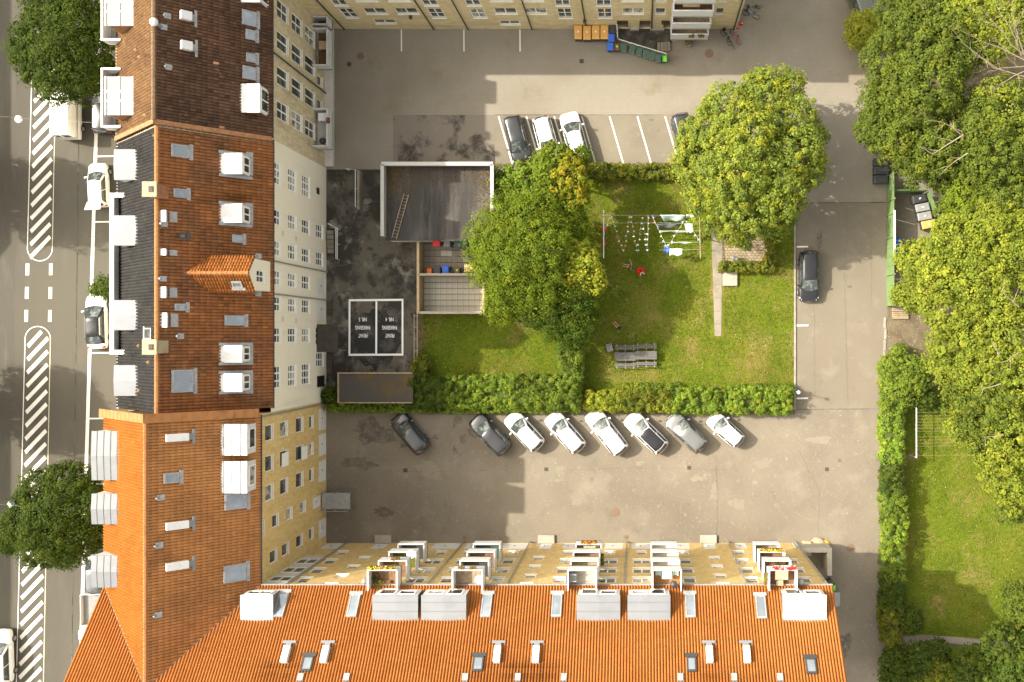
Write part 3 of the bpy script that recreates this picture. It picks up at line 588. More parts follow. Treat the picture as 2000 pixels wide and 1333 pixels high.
def dormer(parent, F, N, w, h, length, cheek='zinc', roof='zinc_pale', seams=0, wins=((.12, .88, .25, .9, 2),), over=.06, drop=.5, name='dormer', frame='white_frame', front='white_metal', pitch=.04):
    F, N = Vector(F), Vector(N); U = Vector((0, 0, 1)).cross(N); Z = Vector((0, 0, 1))   # N = U x Z
    mb = MB(); mb.obox(F - U * w / 2 - Z * drop - N * length, U * w, N * (length - .0), Z * (h + drop)); o = mb.build(name, cheek, parent)
    MB().obox(F - U * w / 2 + N * .004, U * w, N * .03, Z * (h - .01)).build('front', front, o)
    R = MB(); c = F + Z * h
    a, b = c - U * (w / 2 + over) + N * over, c + U * (w / 2 + over) + N * over; q = Vector((0, 0, pitch))
    mid_f, mid_b = c + N * over + q, c - N * (length + .25) + q * 1.2; bk = -N * (length + .25 + over)
    for s, e in ((a, mid_f), (mid_f, b)):
        R.add([s, e, e + bk, s + bk, s + Z * .07, e + Z * .07, e + bk + Z * .07, s + bk + Z * .07], [(3, 2, 1, 0), (4, 5, 6, 7), (0, 1, 5, 4), (1, 2, 6, 5), (2, 3, 7, 6), (3, 0, 4, 7)])
    ro = R.build('roof', roof, o)
    for i in range(seams):
        t = (i + .75) / (seams + .25); sh = -N * (t * (length + .2)) + Z * .07; sm = MB()
        for s, e in ((a, mid_f), (mid_f, b)): sm.obox(s + sh, e - s, -N * .05, Z * .025)
        sm.build('seam', 'seam', o)
    base = F - U * w / 2 + N * .035
    for u0, u1, z0, z1, nx in wins:
        window(o, base, U, u0 * w, u1 * w, z0 * h, z1 * h, nx, 1, depth=-.01, pane=rp(), frame=frame, bar=.08, sill=False)
    return o
def ridge(parent, a, b, m='ridge_orange', r=.16): 
    a, b = Vector(a), Vector(b); n = max(2, int((b - a).length / .38)); mb = MB(); pts = []
    pts = [a + (b - a) * (i / n) for i in range(n + 1)]
    for i in range(n): mb.tube([pts[i], pts[i] + (pts[i + 1] - pts[i]) * 1.04], [r * 1.08, r * .94], 8)
    o = mb.build('ridge_tiles', m, parent, kind='stuff'); return o
def plainwall(parent, pts, m, name='wall'): return MB().poly([Vector(p) for p in pts]).build(name, m, parent)
def downpipe(parent, x, y, z0, z1, m='steel', dx=0, dy=0):
    MB().tube([(x, y, z0), (x, y, z1)], .06, 6).build('downpipe', m, parent)
def balcony(parent, x0, x1, y0, y1, zf, h=1.08, out='y', rail='white_metal', slab='concrete', floor='wood_deck', t=.06, ribs=False, sides=True, slats=False):
    """box balcony; out: which face is the front ('y' +Y, '-y', 'x' +X, '-x')"""
    mb = MB().box(x0, x1, y0, y1, zf - .16, zf); o = mb.build('balcony', slab, parent)
    MB().box(x0 + t, x1 - t, y0 + .01, y1 - t, zf + .004, zf + .03).build('floor', floor, o) if out in ('y',) else MB().box(x0 + t, x1 - t, y0 + t, y1 - t, zf + .004, zf + .03).build('floor', floor, o)
    P4 = {'y': ('f', (x0, x1, y1 - t, y1)), }
    fr = {'y': (x0, x1, y1 - t, y1), '-y': (x0, x1, y0, y0 + t), 'x': (x1 - t, x1, y0, y1), '-x': (x0, x0 + t, y0, y1)}[out]
    if out in ('y', '-y'): sd = [(x0, x0 + t, y0, y1 - t) if out == 'y' else (x0, x0 + t, y0 + t, y1), (x1 - t, x1, y0, y1 - t) if out == 'y' else (x1 - t, x1, y0 + t, y1)]
    else: sd = [(x0, x1 - t, y0, y0 + t) if out == 'x' else (x0 + t, x1, y0, y0 + t), (x0, x1 - t, y1 - t, y1) if out == 'x' else (x0 + t, x1, y1 - t, y1)]
    f = MB().box(*fr, zf - .18, zf + h)
    if ribs:
        L = (fr[1] - fr[0]) if out in ('y', '-y') else (fr[3] - fr[2]); n = int(L / .16)
        for i in range(n):
            q = (i + .3) * L / n
            if out == 'y': f.box(fr[0] + q, fr[0] + q + .05, fr[3], fr[3] + .02, zf - .15, zf + h - .05)
            elif out == '-y': f.box(fr[0] + q, fr[0] + q + .05, fr[2] - .02, fr[2], zf - .15, zf + h - .05)
            elif out == 'x': f.box(fr[1], fr[1] + .02, fr[2] + q, fr[2] + q + .05, zf - .15, zf + h - .05)
    f.build('front_panel', rail, o)
    if sides:
        for s in sd: MB().box(*s, zf - .18, zf + h - .002).build('side_panel', rail, o)
    hr = MB()
    for s in [fr] + (sd if sides else []): hr.box(s[0] - .02, s[1] + .02, s[2] - .02, s[3] + .02, zf + h + .003, zf + h + .05)
    hr.build('handrail', rail, o)
    return o
# ------------------------------------------------------------------ L-shaped yellow brick house (west wing + south range)
ZE, ZR = 14.3, 19.1
YN, YRID, YS = -18.65, -24.3, -29.9
XW, XRID, X1 = -39.9, -34.2, 14.28
B3 = empty('apartment_building', (0, 0, 0), label='L-shaped yellow brick apartment building with bright orange tiled roof and white balconies', cat='building')
YG = -5.75                                    # its gable against the grey house
# facades -----------------------------------------------------------------
SW = [(-25.9, .95), (-14.9, 1.0), (-11.0, 1.0), (-6.2, 1.0), (3.8, 1.0), (8.6, 1.0), (12.8, .8), (-17.3, 1.5), (-2.6, 1.5), (.15, 1.5)]
rowsS = [(11.5, 12.9), (8.75, 10.1), (5.9, 7.2), (3.1, 4.15)]
holesS = []; wS = []
for X, w in SW:
    for i, (a, b) in enumerate(rowsS):
        if X == 12.8 and i == 3: continue
        ww = w if i < 3 else min(w, .9)
        wS.append((X - ww / 2, X + ww / 2, a, b, 2 if ww > 1.2 else 1))
for X in (-23.4, -8.6, 6.3):
    for zc in (13.55, 11.1, 8.3, 5.45): wS.append((X - .47, X + .47, zc - .42, zc + .42, 1))
doorsS = [(-27.6, 1.6, 2.2), (-23.3, 1.2, 2.1), (-17.4, 2.4, 2.15), (-15.0, 1.3, 2.15), (-11.2, 2.2, 2.15), (-8.5, 1.15, 2.2), (-6.4, 1.1, 2.15), (-2.4, 1.7, 2.15), (.1, 1.8, 2.15), (3.7, 1.4, 2.15), (6.2, 1.15, 2.2), (9.0, 1.0, 2.0)]
O = Vector((X1, YN, 0)); U = Vector((-1, 0, 0)); uX = lambda X: X1 - X
hs_ = [(uX(b), uX(a), c, d) for a, b, c, d, _ in wS] + [(uX(X + w / 2), uX(X - w / 2), .08, h) for X, w, h in doorsS]
hs_ = [h for h in hs_]
wall('wall', B3, O, U, X1 - XE, ZE, hs_, 'brick_south')
for a, b, c, d, n in wS: window(B3, O, U, uX(b), uX(a), c, d, n, 1, pane=rp(.6), bar=.09)
def door(parent, O, U, u0, u1, z0, z1, depth=.08, m='white_door', name='door'):
    N = U.cross(Vector((0, 0, 1))); B = O + U * u0 + Vector((0, 0, z0)) - N * depth
    d = MB().obox(B + U * .005, U * (u1 - u0 - .01), Vector((0, 0, z1 - z0 - .005)), N * .05).build(name, m, parent)
    MB().obox(B + U * ((u1 - u0) * .5) + Vector((0, 0, .95)) + N * .05, U * .12, Vector((0, 0, .06)), N * .05).build('handle', 'dark_steel', d)
for X, w, h in doorsS: door(B3, O, U, uX(X + w / 2), uX(X - w / 2), .08, h)
for X in (-23.3, -8.5, 6.2): MB().box(X - .75, X + .75, YN + .01, YN + .75, 0, .22).build('doorstep', 'concrete_pale', B3, bevel=.02)
# east facade of the west wing
OE = Vector((XE, YN, 0)); UE = Vector((0, 1, 0)); uY = lambda Y: Y - YN
wE = []
for Y in (-7.3, -9.65, -11.9):
    for a, b, w in ((11.7, 13.05, 1.25), (8.9, 10.25, 1.25), (5.65, 7.05, 1.25), (3.35, 4.15, 1.1)): wE.append((Y - w / 2, Y + w / 2, a, b, 1))
for a, b in ((13.35, 14.2), (10.7, 11.75), (8.0, 9.05), (5.1, 6.2)): wE.append((-14.3 - .5, -14.3 + .5, a, b, 1))
for a, b, w in ((11.0, 12.2, 1.0), (8.7, 9.9, 1.0), (5.75, 7.0, 1.0), (3.35, 4.15, 1.0)): wE.append((-17.0 - w / 2, -17.0 + w / 2, a, b, 1))
dE = [(-7.3, 1.95, .05, 1.9), (-9.6, 1.95, .05, 1.9), (-11.95, 1.9, .05, 1.9), (-17.1, 1.7, .05, 1.9), (-14.5, 1.0, 1.45, 3.3)]
wall('wall', B3, OE, UE, YG - YN, ZE, [(uY(a), uY(b), c, d) for a, b, c, d, _ in wE] + [(uY(Y - w / 2), uY(Y + w / 2), c, d) for Y, w, c, d in dE], 'brick_west')
for a, b, c, d, n in wE: window(B3, OE, UE, uY(a), uY(b), c, d, n, 1, pane=rp(.75))
for Y, w, c, d in dE: door(B3, OE, UE, uY(Y - w / 2), uY(Y + w / 2), c, d)
for Y, c, d in ((-9.75, 10.2, 11.6), (-9.75, 6.0, 7.2)):   # two open white casements
    MB().obox((XE + .06, Y - .55, c - 1.35 if c > 9 else c - 1.2), (.05, 0, 0), (0, 1.1, 0), (0, 0, 1.25)).build('open_casement', 'white_frame', B3)
plainwall(B3, [(XE, YG, 0), (XW, YG, 0), (XW, YG, ZE), (XRID, YG, ZR), (XE, YG, ZE)], 'red_brick')
plainwall(B3, [(XW, YS, 0), (XW, YS, ZE), (XW, YRID, ZR), (XW, YN - .2, ZE), (XW, YG, ZE), (XW, YG, 0)], 'brick_west')
plainwall(B3, [(X1, YN, 0), (X1, YN, ZE), (X1, YRID, ZR), (X1, YS, ZE), (X1, YS, 0)], 'brick_west')
plainwall(B3, [(XW, YS, 0), (X1, YS, 0), (X1, YS, ZE), (XW, YS, ZE)], 'brick_south')
# roofs
rN = (ZR - ZE) / (YN - YRID); sN = Vector((0, -1, rN)); dN = math.hypot(YN - YRID, ZR - ZE)
rE = (ZR - ZE) / (XE - XRID); sE = Vector((-1, 0, rE)); dE_ = math.hypot(XE - XRID, ZR - ZE)
SLN = Slope((0, YN + .05, ZE), (1, 0, 0), sN); SLE = Slope((XE + .05, 0, ZE), (0, 1, 0), sE); SLW = Slope((XW - .05, 0, ZE), (0, 1, 0), (1, 0, rE))
vE = Vector((XRID - XE, YRID - YN, 0)).normalized(); vW = Vector((XRID - XW, YRID - YN, 0)).normalized()
pE, pW = Vector((-vE.y, vE.x, 0)), Vector((-vW.y, vW.x, 0))
cE, cW = Vector((XE, YN, 0)), Vector((XW, YN, 0))
nN = pE if pE.dot(Vector((0, 1, 0))) > 0 else -pE     # points to the wing side of the east valley
nW = pW if pW.dot(Vector((0, 1, 0))) > 0 else -pW
Xv = X1 + .12
tile_slope('roof_tiles', B3, (XE - 6.2, YN + .12, ZE - .1), (1, 0, 0), Xv - (XE - 6.2), sN, dN + .2, 'tile_orange', .215, .36, clips=[(cE, nN)], var=.05, hgt=.13, step=.006, trough=.26, stains=[(545, 1318, 45, 28, .75), (1010, 1318, 60, 28, .8), (1060, 1322, 40, 22, .6), (1390, 1325, 60, 22, .6), (1480, 1328, 60, 20, .5), (930, 1325, 50, 20, .4)])
tile_slope('roof_tiles', B3, (XW - .12, YN + .12, ZE - .1), (1, 0, 0), 6.2, sN, dN + .2, 'tile_orange', .215, .36, clips=[(cW, nW), (Vector((XRID, 0, 0)), Vector((1, 0, 0)))], var=.05, hgt=.13, step=.006, trough=.26)
tile_slope('roof_tiles', B3, (XE + .12, YRID - .4, ZE - .1), (0, 1, 0), YG - YRID + .4, sE, dE_ + .2, 'tile_rust', .215, .40, clips=[(cE, -nN)], var=.09, step=.035, stains=[(320, 1105, 22, 18, .5), (300, 860, 25, 40, .45), (340, 1300, 60, 60, .3), (300, 1000, 15, 60, .3)])
tile_slope('roof_tiles', B3, (XW - .12, YRID - .4, ZE - .1), (0, 1, 0), YG - YRID + .4, (1, 0, rE), dE_ + .2, 'tile_orange_worn', .215, .40, clips=[(cW, -nW)], var=.08, step=.02)  # tile_orange_worn: same orange tile, darkened to offset strong sun on this slope
plainwall(B3, [(XW, YS, ZE), (X1, YS, ZE), (X1, YRID, ZR), (XW, YRID, ZR)], 'tile_plain', 'roof_south_side')
for a, b in (((XE, YN, ZE), (XRID, YRID, ZR)), ((XW, YN, ZE), (XRID, YRID, ZR))):
    a, b = Vector(a), Vector(b); d = (b - a); s_ = d.cross(Vector((0, 0, 1))).normalized(); mb = MB(); n = 24
    for i in range(n): q = a + d * (i / n); mb.obox(q - s_ * .17 + Vector((0, 0, .03 + .01 * (i % 2))), s_ * .34, d / n * 1.02, Vector((0, 0, .05)))
    mb.build('valley_flashing', 'lead', B3, kind='stuff')
ridge(B3, (XRID, YRID, ZR + .02), (XRID, YG, ZR + .02), 'ridge_orange', .15); ridge(B3, (XRID, YRID, ZR + .02), (X1, YRID, ZR + .02), 'ridge_orange', .15)
MB().box(XE, X1 + .1, YN + .12, YN + .26, ZE - .16, ZE - .04).build('gutter', 'lead', B3); MB().box(XE + .12, XE + .25, YN + .3, YG, ZE - .16, ZE - .04).build('gutter', 'dark_steel', B3)
# brick coping on the gable
for a, b in (((XW - .3, ZE), (XRID, ZR)), ((XE + .15, ZE), (XRID, ZR))):
    L = math.hypot(b[0] - a[0], b[1] - a[1]); n = int(L / .33); mb = MB()
    d = Vector((b[0] - a[0], 0, b[1] - a[1])) / n
    for i in range(n):
        q = Vector((a[0], YG - .15, a[1] + .12)) + d * i; mb.obox(q, d * 1.03, Vector((0, .62, 0)), Vector((0, 0, .16 + .015 * (i % 2))))
    mb.build('gable_coping', 'ridge_orange', B3, kind='stuff')
# dormers of the south range
for xa, xb, door_left in ((-29.0, -26.75, None), (-19.4, -16.2, True), (-15.85, -12.7, False), (-4.55, -1.5, True), (-.85, 2.15, False), (10.45, 13.5, True)):
    w = xb - xa
    wins = ((.10, .46, .08, .9, 1), (.54, .92, .30, .9, 1)) if door_left is False else ((.08, .46, .30, .9, 1), (.54, .92, .08, .9, 1)) if door_left else ((.1, .9, .4, .9, 2),)
    dormer(B3, ((xa + xb) / 2, YN - .12, ZE + .02), (0, 1, 0), w, 1.6, 1.95, 'zinc', 'white_metal' if xa < -20 or xa > 9 else 'zinc_pale', 3, wins)
# dormers of the west wing
for ya, yb in ((-6.35, -8.5), (-9.05, -11.25)): dormer(B3, (XE - .12, (ya + yb) / 2, ZE + .02), (1, 0, 0), abs(yb - ya), 1.6, 1.8, 'zinc', 'white_metal', 3, ((.18, .86, .2, .85, 1),))
for ya, yb in ((-6.85, -10.3), (-11.4, -13.5), (-15.9, -18.1)): dormer(B3, (XW + .1, (ya + yb) / 2, ZE + .02), (-1, 0, 0), abs(yb - ya), 1.6, 1.9, 'white_metal', 'zinc', 4, ((.15, .85, .2, .85, 2),), pitch=.10)
for r in ((538, 1160, 562, 1207), (678, 1164, 704, 1207), (939, 1163, 962, 1207), (1076, 1163, 1099, 1207), (1336, 1163, 1360, 1208), (1474, 1166, 1498, 1210)): skylight(B3, SLN, *r)
for r in ((591, 1284, 611, 1313), (925, 1284, 943, 1313), (1342, 1285, 1359, 1314), (1574, 1288, 1593, 1318)): skylight(B3, SLN, *r, frame='dark_steel')
for x in (564, 640, 973.5, 1048.5, 1384.5, 1457): roof_vent(B3, SLN, x, 1265)
for x in (586, 676, 908, 1011, 1101, 1329, 1434, 1524): cowl(B3, SLN, x, 1331, .4, .35, .3)
for r in ((319, 925, 349, 942), (438, 966, 480, 992), (436, 1106, 479, 1132)): skylight(B3, SLE, *r)
for y in (853, 1023, 1101): roof_vent(B3, SLE, 367, y, .52, 1.45, .4)
for x, y in ((312, 972), (309, 1065), (307, 1201)): pipe(B3, SLE, x, y)
# balconies: five stacks on the south range
ST5 = [(-20.1, -17.9), (-13.85, -11.6), (-5.35, -3.2), (.9, 3.05), (9.5, 11.6)]
FL = [14.02, 11.3, 8.55, 5.9]
FLOORS = [['wood_deck', 'wood_deck', 'lawn', 'plastic_dark'], ['wood_old', 'plastic_dark', 'wood_deck', 'plastic_green'], ['concrete_pale', 'wood_old', 'wood_deck', 'wood_old'], ['decking_orange', 'panel_grey', 'panel_grey', 'plastic_white'], ['wood_deck', 'wood_deck', 'wood_deck', 'wood_old']]
for si, (xa, xb) in enumerate(ST5):
    for fi, z in enumerate(FL): balcony(B3, xa, xb, YN + .01, -17.1, z, 1.05, 'y', 'white_metal', 'white_metal', FLOORS[si][fi])
# corner stair bay: white panels between windows
for k, (z0, z1, win) in enumerate(((13.0, 14.2, 0), (11.6, 12.9, 1), (10.5, 11.5, 0), (8.95, 10.4, 1), (7.8, 8.85, 0), (6.2, 7.7, 1), (5.0, 6.1, 0))):
    if win: window(B3, Vector((-26.75, YN + .08, 0)), U, .05, 1.7, z0, z1, 2, 1, depth=0, pane='glass', sill=False)
    else: MB().box(-28.47, -26.75, YN + .004, YN + .09, z0, z1).build('stair_panel', 'panel_grey', B3)
for x in (-27.0 + .45, -16.0, -10.0, -1.2, 8.0, 14.1): downpipe(B3, x, YN + .12, .1, ZE - .15)
for Y in (-5.95,): downpipe(B3, XE + .1, Y, .1, ZE - .1)
# steel landing at the raised door
mb = MB()
for i in range(6): mb.box(XE + .12 + i * .42, XE + .12 + i * .42 + .40, -15.3, -13.85, 1.38 - (i > 2) * 0.0, 1.42)
sl_ = empty('steel_stair', (0, 0, 0), label='grey steel landing and stair at the raised white door', cat='stair')
for i in range(6): MB().box(XE + .12 + i * .42, XE + .53 + i * .42, -15.3, -13.85, 1.38 - .0 * i, 1.42).build('tread', 'steel', sl_)
for y in (-15.33, -13.82): MB().tube([(XE + .1, y, 2.3), (XE + 2.65, y, 2.3)], .03, 5).build('handrail', 'steel', sl_)
for x in (XE + .2, XE + 1.4, XE + 2.6):
    for y in (-15.33, -13.82): MB().tube([(x, y, 0), (x, y, 2.3)], .03, 5).build('post', 'steel', sl_)

# ------------------------------------------------------------------ grey rendered house in the middle of the west row
ZE2, ZR2 = 12.0, 17.35; XR2, XW2 = -34.35, -40.2; Y0, Y1 = YG, 15.4
B2 = empty('apartment_building', (0, 0, 0), label='grey rendered apartment building with weathered red roof and small orange wall gable', cat='building')
O2 = Vector((XE, Y0, 0)); vY = lambda Y: Y - Y0
cols2 = [(12.9, 1.8, 3), (9.45, 1.25, 2), (7.0, 1.25, 2), (4.7, 1.2, 2), (2.65, 1.2, 2), (.2, 1.25, 2), (-3.1, 1.8, 3)]
w2 = []
for Y, w, n in cols2:
    for i, (a, b) in enumerate(((10.2, 11.75), (7.1, 8.7), (4.1, 5.75), (.95, 2.55))):
        if i == 3 and Y in (12.9, 4.7, -3.1, 2.65): continue
        w2.append((Y - w / 2, Y + w / 2, a, b, n))
w2 += [(-.65, .95, .75, 2.6, 3), (-2.6, -1.3, .8, 2.5, 2)]; w2 = [x for x in w2 if not (x[0] < .2 < x[1] and x[2] == .95)]
d2 = [(4.55, 1.5, .3, 2.4), (2.5, 1.5, .3, 2.5), (-3.9, 1.0, .3, 2.3), (13.0, .6, 1.6, 2.4)]
wall('wall', B2, O2, UE, Y1 - Y0, ZE2, [(vY(a), vY(b), c, d) for a, b, c, d, _ in w2] + [(vY(Y - w / 2), vY(Y + w / 2), c, d) for Y, w, c, d in d2], 'render_grey', .14)
for a, b, c, d, n in w2: window(B2, O2, UE, vY(a), vY(b), c, d, n, 3, pane='glass_curtain' if c > 6 and random.random() < .6 else rp(.8), bar=.105)
for Y, w, c, d in d2[:3]: door(B2, O2, UE, vY(Y - w / 2), vY(Y + w / 2), c, d, m='white_door' if Y > 0 else 'trim_black')
door(B2, O2, UE, vY(12.7), vY(13.3), 1.6, 2.4, m='trim_black')
for Y, z in ((8.3, 9.6), (8.2, 6.9), (1.5, 9.6), (1.4, 6.9)): MB().box(XE - .0, XE + .04, Y - .2, Y + .2, z, z + .4).build('vent_grille', 'panel_grey', B2)
r2 = (ZR2 - ZE2) / (XE - XR2); L2 = math.hypot(XE - XR2, ZR2 - ZE2)
S2E = Slope((XE, 0, ZE2), (0, 1, 0), (-1, 0, r2)); S2W = Slope((XW2, 0, ZE2), (0, 1, 0), (1, 0, r2))
tile_slope('roof_tiles', B2, (XE + .1, Y0 + .35, ZE2 - .09), (0, 1, 0), Y1 - Y0 - .5, (-1, 0, r2), L2 + .15, 'tile_weathered', .235, .40, .10, var=.17, odd=((1.5, 1.4, 1.1), .008), step=.08, stains=[(455, 386, 45, 8, .75), (395, 392, 20, 6, .6), (520, 790, 14, 9, .8), (400, 700, 30, 40, .35), (420, 480, 60, 30, .25), (340, 680, 30, 40, .3), (480, 350, 40, 30, .25)])
tile_slope('roof_tiles', B2, (XW2 - .1, Y0 + .35, ZE2 - .09), (0, 1, 0), Y1 - Y0 - .5, (1, 0, r2), L2 + .15, 'tile_black', .235, .40, .10, var=.2, odd=((7, 4.2, 1.9), .004), step=.08)
ridge(B2, (XR2, Y0 + .35, ZR2 + .03), (XR2, Y1 - .2, ZR2 + .03), 'ridge_orange', .17)
plainwall(B2, [(XW2, Y0, 0), (XW2, Y0, ZE2), (XW2, Y1, ZE2), (XW2, Y1, 0)], 'render_grey')
MB().box(XW2 - .22, XW2 - .10, Y0 + .3, Y1 - .1, ZE2 - .14, ZE2 - .02).build('gutter', 'white_metal', B2); MB().box(XE + .10, XE + .22, Y0 + .3, Y1 - .1, ZE2 - .14, ZE2 - .03).build('gutter', 'dark_steel', B2)
for Y in (5.95, 3.4): downpipe(B2, XE + .12, Y, .1, ZE2 - .1)
for Y, x1, x2, y1, y2 in ((12.9, 0, 0, 298, 345), (9.5, 0, 0, 397, 440), (-.9, 0, 0, 673, 713), (-3.1, 0, 0, 728, 770)):
    a, b = (660 - y1) * .0381 - .12, (660 - y2) * .0381 + .22
    dormer(B2, (-29.62, (a + b) / 2, 13.05), (1, 0, 0), a - b, 1.45, 1.75, 'lead', 'white_metal', 0, ((.08, .92, .18, .9, 2),), pitch=.03)
    MB().obox(S2E.at(493, (y1 + y2) / 2) - Vector((0, (a - b) / 2 + .15, 0)), Vector((0, a - b + .3, 0)), S2E.S * .5, S2E.N * .18).build('apron_flashing', 'lead', B2)
    for s in (a + .02, b - .24): MB().obox(Vector((-29.5, s, 13.05)), Vector((0, .22, 0)), S2E.S * 2.4, S2E.N * .17).build('side_flashing', 'lead', B2)
for ya, yb in ((13.95, 11.7), (9.05, 6.84), (2.77, .57), (-2.05, -4.3)): dormer(B2, (-38.9, (ya + yb) / 2, 13.0), (-1, 0, 0), ya - yb - .1, 1.7, 1.9, 'white_metal', 'zinc_pale', 0, ((.1, .9, .15, .9, 2),), pitch=.08)
# wall gable
G0, G1, GZ, GR = 3.45, 5.95, 15.0, 16.08; gc = (G0 + G1) / 2
OG = Vector((XE + .004, G0 + .1, ZE2)); wall('gable_wall', B2, OG, UE, G1 - G0 - .2, GZ - ZE2, [(.6, 1.5, 1.25, 2.55)], 'render_grey'); window(B2, OG, UE, .6, 1.5, 1.25, 2.55, 2, 2, pane='glass')
plainwall(B2, [(XE + .004, G0 + .1, GZ), (XE + .004, G1 - .1, GZ), (XE + .004, gc, GR - .1)], 'render_grey', 'gable_peak')
for y in (G0 + .1, G1 - .1): plainwall(B2, [(XE, y, ZE2), (XE - 3.4, y, GZ), (XE, y, GZ)], 'render_grey', 'gable_cheek')
rg = (GR - GZ) / (gc - G0); lg = math.hypot(gc - G0, GR - GZ) + .05
mEn = Vector((-S2E.N.x, 0, -S2E.N.z))
tile_slope('gable_tiles', B2, (XE - 4.6, G0 - .02, GZ), (1, 0, 0), 4.72, (0, 1, rg), lg, 'tile_orange', .215, .34, clips=[(S2E.O, mEn)], var=.25)
tile_slope('gable_tiles', B2, (XE - 4.6, G1 + .02, GZ), (1, 0, 0), 4.72, (0, -1, rg), lg, 'tile_orange', .215, .34, clips=[(S2E.O, mEn)], var=.25)
ridge(B2, (XE + .1, gc, GR + .02), (-33.0, gc, GR + .02), 'ridge_orange', .13)
for y, sg in ((G0 - .05, -1), (G1 + .05, 1)):
    a = Vector((-31.85, y, GZ + .02)); b = Vector((-32.95, gc, GR + .02)); MB().obox(a + Vector((0, -.06, 0)), b - a, Vector((.1, .14, 0)), Vector((0, 0, .06))).build('valley_flashing', 'lead', B2)
SG = Slope((0, G0 - .02, GZ), (1, 0, 0), (0, 1, rg)); skylight(B2, SG, 456, 547, 473, 559)
for r in ((333, 286, 368, 306), (337, 371, 363, 386), (452, 460, 472, 474), (340, 594, 361, 607), (437, 617, 476, 636)): skylight(B2, S2E, *r)
skylight(B2, S2E, 334, 723, 376, 766, True, 'lead'); skylight(B2, S2E, 347, 457, 362, 466, frame='dark_steel', glass='glass')
for x, y, w in ((334, 424, .75), (334, 494, .42), (334, 572, .72), (336, 626, .95)): cowl(B2, S2E, x - 4, y, w, .5, .45)
for x, y in ((318, 438), (316, 545), (350, 657)): pipe(B2, S2E, x, y, .09, .35)
for x, y in ((502, 501), (502, 574)): pipe(B2, S2E, x, y, .09, .3)
for ya, yb in ((9.9, 10.8), (-1.1, -.2)):
    c = MB().box(-34.6, -33.75, ya, yb, 16.6, 18.55).build('chimney', 'red_brick' if ya > 0 else 'stone', B2); MB().box(-34.68, -33.67, ya - .08, yb + .08, 18.553, 18.68).build('cap', 'stone', c)
    MB().box(-34.2, -33.9, ya + .25, yb - .25, 18.684, 18.74).build('flue', 'iron', c)
skylight(B2, S2W, 287, 641, 301, 663, frame='lead', glass='glass')
# long street terrace
balcony(B2, -40.35, -39.0, -1.25, 11.0, 12.0, .95, '-x', 'white_metal', 'white_metal', 'concrete', .30)

# ------------------------------------------------------------------ brown tiled house at the top of the west row
B1 = empty('apartment_building', (0, 0, 0), label='weathered yellow brick apartment building with dark brown tiled roof', cat='building')
ZE1, ZR1 = 12.15, 17.75; YT = 46.0; YB = 28.05
O1 = Vector((XE, Y1, 0)); qY = lambda Y: Y - Y1
w1 = []
for Y in (26.0, 23.5, 20.7, 18.0):
    for i, (a, b) in enumerate(((8.8, 10.85), (5.85, 7.9), (2.95, 5.05))): w1.append((Y - .72, Y + .72, a, b, 2))
w1 += [(22.4, 23.3, 1.15, 2.2, 1), (20.3, 21.2, 1.15, 2.2, 1)]
wall('wall', B1, O1, UE, YB - Y1, ZE1, [(qY(a), qY(b), c, d) for a, b, c, d, _ in w1], 'brick_brown_house', .14)
for i, (a, b, c, d, n) in enumerate(w1): window(B1, O1, UE, qY(a), qY(b), c, d, n, 2 if (a > 24 or a < 18) else 1, pane=rp(.85), bar=.08)
plainwall(B1, [(XW2, Y1, 0), (XE, Y1, 0), (XE, Y1, ZE1), (XR2, Y1, ZR1), (XW2, Y1, ZE1)], 'render_grey')
plainwall(B1, [(XW2, Y1, 0), (XW2, Y1, ZE1), (XW2, YT, ZE1), (XW2, YT, 0)], 'brick_brown_house')
plainwall(B1, [(XE, YB + 11, ZE1), (XR2, YB + 11, ZR1), (XW2, YB + 11, ZE1), (XW2, YB + 11, 0), (XE, YB + 11, 0)], 'brick_brown_house')
r1 = (ZR1 - ZE1) / (XE - XR2); L1 = math.hypot(XE - XR2, ZR1 - ZE1)
S1E = Slope((XE, 0, ZE1), (0, 1, 0), (-1, 0, r1)); S1W = Slope((XW2, 0, ZE1), (0, 1, 0), (1, 0, r1))
tile_slope('roof_tiles', B1, (XE + .1, Y1 + .1, ZE1 - .09), (0, 1, 0), YB + 11 - Y1, (-1, 0, r1), L1 + .15, 'tile_brown', .235, .40, .10, var=.24, odd=((4.2, 4.0, 3.6), .008), step=.08)
tile_slope('roof_tiles', B1, (XW2 - .1, Y1 + .1, ZE1 - .09), (0, 1, 0), YB + 11 - Y1, (1, 0, r1), L1 + .15, 'tile_brown_sun', .235, .40, .10, var=.2, odd=((2.6, 2.4, 2.2), .006), step=.03)
ridge(B1, (XR2, Y1, ZR1 + .03), (XR2, YB + 11, ZR1 + .03), 'ridge_brown', .17)
MB().box(XE + .10, XE + .22, Y1, YB, ZE1 - .14, ZE1 - .03).build('gutter', 'dark_steel', B1); MB().box(XW2 - .22, XW2 - .10, Y1 - .2, YB + 11, ZE1 - .14, ZE1 - .03).build('gutter', 'stone', B1)
for a, b in (((XW2 - .2, ZE1), (XR2, ZR1)), ((XE + .15, ZE1), (XR2, ZR1))):
    d = Vector((b[0] - a[0], 0, b[1] - a[1])); MB().obox(Vector((a[0], Y1 - .28, a[1] - .02)), d, Vector((0, .34, 0)), Vector((0, 0, .18))).build('gable_coping', 'red_brick', B1)
    MB().obox(Vector((a[0], Y1 - .42, a[1] - .30)), d, Vector((0, .13, 0)), Vector((0, 0, .10))).build('flashing', 'stone', B1)
for ya, yb in ((19.05, 17.0), (27.2, 25.3)): dormer(B1, (XE - .15, (ya + yb) / 2, ZE1 + .05), (1, 0, 0), ya - yb, 1.5, 1.6, 'tile_dark_plain', 'white_metal', 0, ((.08, .92, .05, .9, 2),), pitch=.03)
